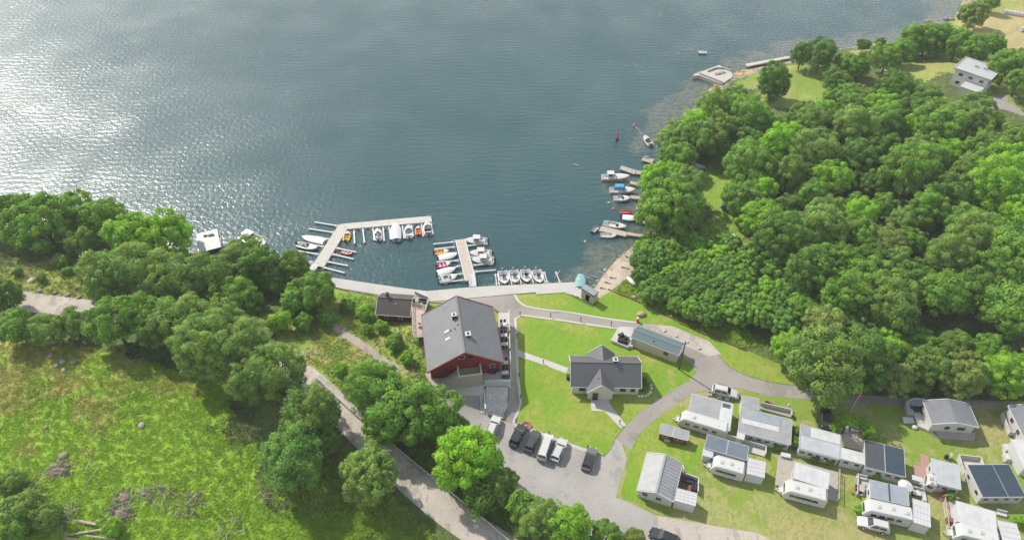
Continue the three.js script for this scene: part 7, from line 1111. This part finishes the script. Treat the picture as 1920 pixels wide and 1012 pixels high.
// boat slip timbers and logs on the beach
for (const [s, l] of [[{x:19.53,z:-109.63,L:1.46,a:-0.408}, 'nearest the hut'], [{x:20.78,z:-111.25,L:1.64,a:-0.561}, 'second from the hut'], [{x:21.95,z:-112.79,L:1.43,a:-0.408}, 'third from the hut'], [{x:24.88,z:-115.77,L:1.79,a:-0.427}, 'fourth from the hut'], [{x:26.25,z:-119.11,L:2.5,a:-0.673}, 'fifth from the hut'], [{x:28.33,z:-122.51,L:2.66,a:-0.749}, 'farthest from the hut']]) single('slip_timber', `old slipway timber across the beach, ${l}`, 'timber', [bx(s.L, 0.14, 0.16), bx(0.14, 0.2, 0.3, s.L * 0.4, -0.05, 0), bx(0.14, 0.2, 0.3, -s.L * 0.4, -0.05, 0)], mat([0.1, 0.085, 0.07], 0.9), onG([s.x, s.z], 0.03), s.a, 'slipway timbers on the beach');
const shal = rng(88);
for (const [s, l] of [[{x:19.92,z:-114.91,L:1.92,a:-0.544}, 'sunken log in the shallows, farther from the hut'], [{x:17.92,z:-113.84,L:1.55,a:-0.559}, 'sunken log in the shallows, middle one'], [{x:16.63,z:-113.43,L:1.28,a:-0.537}, 'sunken log in the shallows beside the turquoise boat'], [{x:9.92,z:-114.48,L:2.81,a:-2.042}, 'leaning branch in the shallows left of the turquoise boat']]) single('sunken_log', l, 'log', [taper([-s.L / 2, 0.02, 0], [s.L / 2, 0.08, 0], 0.13, 0.07, 8), taper([0, 0.05, 0], [s.L * 0.2, 0.25, 0.3], 0.04, 0.02, 5)], W.old, [s.x, 0, s.z], s.a);
for (let k = 0; k < 46; k++) { const u = shal(), L = [[16.99,-110.69],[21.17,-115.98],[24.63,-120.82],[28.02,-124.05],[31.49,-128.11],[39.14,-158.23],[43.7,-167.64],[49.2,-177.74],[53.96,-185.66],[59.3,-194.04]], i = Math.min(8, Math.floor(u * 9)), f = u * 9 - i, x = lerp(L[i][0], L[i + 1][0], f) + (shal() - 0.5) * 3, z = lerp(L[i][1], L[i + 1][1], f) + (shal() - 0.5) * 3; if (i === 4) continue; const s = 0.18 + 0.3 * shal() * shal(); single('shore_stone', 'small stone at the edge of the wooded shore', 'stone', new THREE.DodecahedronGeometry(s, 0).scale(1.2, 0.7, 1), rockM[k % 3], [x, Math.max(-0.05, ground(x, z)) + s * 0.15, z], shal() * 6, 'stones along the wooded shore'); }
// cafe tables and chairs on the terrace
const chairG = () => [bx(0.46, 0.06, 0.46, 0, 0.42, 0), bx(0.46, 0.5, 0.06, 0, 0.45, -0.22), ...[-1, 1].flatMap(a => [-1, 1].map(b => bx(0.05, 0.44, 0.05, a * 0.19, 0, b * 0.19)))];
const chairGeo = fuse(chairG());
let chairNo = 0;
function seating([x, z], y, turn, word, n = 4, top = W.pale, chairM = W.dark, tableCat = 'table') {
  const t = thing('cafe_table', `table ${word}`, tableCat, [x, y, z], turn); part(t, 'tabletop', bx(1.25, 0.05, 0.8, 0, 0.7, 0), top); part(t, 'leg', [bx(0.08, 0.7, 0.08, -0.45, 0, 0), bx(0.6, 0.04, 0.5, -0.3, 0, 0)], W.dark); part(t, 'leg', bx(0.08, 0.7, 0.08, 0.45, 0, 0), W.dark);
  [[-0.35, -0.75, 0], [0.35, -0.75, 0], [-0.35, 0.75, Math.PI], [0.35, 0.75, Math.PI]].slice(0, n).forEach(([a, b, r], k) => { const c = Math.cos(turn), s = Math.sin(turn), o = new THREE.Mesh(chairGeo, chairM); o.name = numbered('cafe_chair'); o.castShadow = o.receiveShadow = true; o.position.set(x + a * c + b * s, y, z - a * s + b * c); o.rotation.y = turn + r; scene.add(o); tag(o, `chair at the table ${word}, ${['far left', 'far right', 'near left', 'near right'][k]}`, 'chair', 'garden and cafe chairs'); });
}
const TY = terrace.floorY;
for (const [p, w] of [[[-1.69,-95.01], 'at the far end of the cafe terrace'], [[-1.56,-92.17], 'second from the far end of the cafe terrace'], [[-1.44,-89.97], 'in the middle of the cafe terrace'], [[-1.31,-85.49], 'second from the near end of the cafe terrace'], [[-1.25,-83.14], 'at the near end of the cafe terrace']]) seating(p, TY, 0.1, w, 4, W.pale, W.dark);
for (const [p, l] of [[[-0.65,-92.98], 'near the far tables'], [[-0.57,-88.58], 'in the middle'], [[-0.56,-84.37], 'near the close tables'], [[-0.61,-82.3], 'at the near corner']]) { const t = thing('flower_pot', `flower pot along the white terrace rail, ${l}`, 'plant pot', [p[0], TY, p[1]], 0, 'flower pots on the cafe terrace'); part(t, 'pot', cyl(0.2, 0.28, 0.45, 0, 0, 0, 10), W.white); const c = new THREE.Mesh(CROWNS.bush[0], LEAF.olive); c.name = 'plant'; c.scale.setScalar(0.38); c.position.y = 0.25; t.add(c); }
{ const [x, z] = [-9.54,-81.11], t = thing('parasol_table', 'white table with two dark stools in front of the red house', 'table', onG([x, z], 0.06)); part(t, 'tabletop', bx(1.5, 0.06, 0.9, 0, 0.75, 0), W.white); for (const a of [-0.6, 0.6]) part(t, 'leg', bx(0.08, 0.75, 0.6, a, 0, 0), W.pale); }
for (const [p, l] of [[[-9.76,-80.51], 'left dark stool at the white table by the red house'], [[-9.13,-80.52], 'right dark stool at the white table by the red house']]) single('stool', l, 'stool', [bx(0.4, 0.06, 0.4, 0, 0.45, 0), ...[-1, 1].flatMap(a => [-1, 1].map(b => bx(0.05, 0.45, 0.05, a * 0.15, 0, b * 0.15)))], W.brown, onG(p, 0.06));
{ const [x, z] = [-7.06,-81.19], t = thing('potted_conifer', 'dark potted conifer in front of the balcony', 'plant pot', onG([x, z], 0.06)); part(t, 'pot', cyl(0.22, 0.3, 0.45, 0, 0, 0, 10), W.dark); const c = new THREE.Mesh(CROWNS.tall[0], LEAF.deep); c.name = 'plant'; c.scale.set(0.35, 0.6, 0.35); c.position.y = -0.1; t.add(c); }
for (const [p, l] of [[[-3.91,-83.44], 'left'], [[-3.33,-83.3], 'middle'], [[-2.76,-83.99], 'right']]) single('chair_stack', `stack of dark garden chairs at the red house corner, ${l}`, 'chairs', [0, 1, 2, 3].flatMap(k => [bx(0.55, 0.06, 0.55, 0, 0.42 + k * 0.12, 0.02 * k), bx(0.55, 0.5, 0.05, 0, 0.46 + k * 0.12, -0.26 + 0.02 * k)]).concat([-1, 1].flatMap(a => [-1, 1].map(b => bx(0.05, 0.44, 0.05, a * 0.22, 0, b * 0.22)))), W.dark, onG(p, 0.06), 0.3);
seating([59.63,-72.59], brownTerrace.floorY, -0.25, 'on the brown terrace inside the hedge', 4, W.grey, W.pale);
{ const [x, z] = [58.05,-72], t = thing('grill', 'silver barbecue at the left edge of the brown terrace', 'grill', [x, brownTerrace.floorY, z], 1.1); part(t, 'cabinet', bx(1.1, 0.8, 0.55), W.grey); part(t, 'lid', new THREE.CylinderGeometry(0.28, 0.28, 0.8, 12, 1, false, 0, Math.PI).rotateZ(Math.PI / 2).translate(0, 0.8, 0), W.steel); part(t, 'side_shelf', bx(0.5, 0.05, 0.5, 0.8, 0.75, 0), W.steel); }
{ const [x, z] = [60.85,-71.91]; single('white_bench', 'white bench at the right edge of the brown terrace', 'bench', [bx(1.6, 0.42, 0.5), bx(1.6, 0.8, 0.1, 0, 0, -0.25)], W.white, [x, brownTerrace.floorY, z], -1.3); }
{ const [x, z] = [46.51,-78.25], t = thing('motorbike', 'red motorbike parked behind the long grey annex', 'motorbike', onG([x, z]), -0.4); for (const a of [-0.7, 0.7]) part(t, 'wheel', new THREE.TorusGeometry(0.27, 0.07, 8, 18).translate(a, 0.33, 0), W.black); part(t, 'frame', [bar([-0.7, 0.33, 0], [0.1, 0.55, 0], 0.06), bar([0.1, 0.4, 0], [0.55, 0.9, 0], 0.05), bar([0.55, 0.95, 0], [0.7, 0.33, 0], 0.05), bx(0.5, 0.35, 0.3, 0, 0.3, 0)], W.dark); part(t, 'tank', new THREE.SphereGeometry(0.26, 12, 8).scale(1.3, 0.7, 0.8).translate(0.2, 0.85, 0), W.red); part(t, 'saddle', bx(0.7, 0.14, 0.28, -0.4, 0.75, 0), W.black); part(t, 'handlebar', bar([0.5, 1.05, -0.4], [0.5, 1.05, 0.4], 0.03), W.steel); }
for (const [p, l, s] of [[[36.34,-80.66], 'pale garden seat behind the grey annex, left one', 0.8], [[37.96,-80.01], 'pale garden seat behind the grey annex, middle one', 0.9], [[39.24,-79.56], 'pale garden seat behind the grey annex, right one', 0.8]]) single('garden_chair', l, 'chair', [bx(s, 0.4, 0.6), bx(s, 0.8, 0.12, 0, 0, -0.3)], W.grey, onG(p), -0.2);
{ const [x, z] = [49.55,-77.25]; single('statue', 'white garden statue at the corner of the narrow terrace', 'statue', [cyl(0.25, 0.2, 0.4), cyl(0.16, 0.2, 0.9, 0, 0.4, 0, 10), new THREE.SphereGeometry(0.17, 10, 8).translate(0, 1.45, 0)], W.white, onG([x, z])); }
{ const [x, z] = [63.28,-60.42], t = thing('parasol', 'round white parasol beside the panelled awning', 'parasol', onG([x, z])); part(t, 'pole', cyl(0.04, 0.04, 2.3), W.pale); part(t, 'canopy', new THREE.ConeGeometry(1.15, 0.45, 16, 1, true).translate(0, 2.3, 0), W.white); part(t, 'base', cyl(0.35, 0.3, 0.12), W.grey); }
seating([65.42,-59.92], ground(...[65.42,-59.92]) + 0.02, -0.2, 'behind the clear porch of the long caravan', 2, W.white, W.white);
{ const [x, z] = [66.2,-60.45]; single('garden_sofa', 'white corner sofa behind the clear porch', 'sofa', [bx(1.8, 0.4, 0.7), bx(1.8, 0.8, 0.16, 0, 0, -0.35), bx(0.7, 0.4, 1.6, 0.55, 0, 0.8)], W.white, onG([x, z]), -0.25); }
{ const [x, z] = [57.63,-62.86]; single('garden_bench', 'pale bench at the back of the small paved terrace', 'bench', [bx(1.6, 0.4, 0.5), bx(1.6, 0.8, 0.12, 0, 0, -0.25)], W.pale, [x, matTerrace.floorY, z], -0.25); }
seating([56.81,-60.7], matTerrace.floorY, 1.2, 'on the small paved terrace with the blue mat', 2, W.tan, W.brown);
{ const [x, z] = [55.38,-60.28]; single('ball', 'red ball on the dry grass left of the paved terrace', 'ball', new THREE.SphereGeometry(0.2, 12, 8), W.red, onG([x, z], 0.2)); }
{ const [x, z] = [69.25,-59.16], t = thing('lighthouse_ornament', 'little red and white garden lighthouse at the last terrace', 'ornament', onG([x, z])); part(t, 'base', cyl(0.35, 0.28, 0.6, 0, 0, 0, 12), W.white); part(t, 'band', cyl(0.28, 0.22, 0.5, 0, 0.6, 0, 12), W.red); part(t, 'top', cyl(0.18, 0.05, 0.4, 0, 1.1, 0, 12), W.red); }
{ const [x, z] = [77.38,-56.34]; single('garden_sofa', 'white sofa behind the last white awning', 'sofa', [bx(1.5, 0.4, 0.7), bx(1.5, 0.8, 0.14, 0, 0, -0.35)], W.white, onG([x, z]), -0.3); }
{ const [x, z] = [73.45,-66.74], t = thing('spade_holder', 'dark stand with a white board behind the pale awning', 'stand', onG([x, z])); part(t, 'board', bx(0.1, 1.2, 0.6, 0.4, 0.1, 0), W.white); part(t, 'stand', bx(0.5, 0.9, 0.4, -0.2, 0, 0), W.dark); }
console.log('done');
renderer.render(scene, camera);
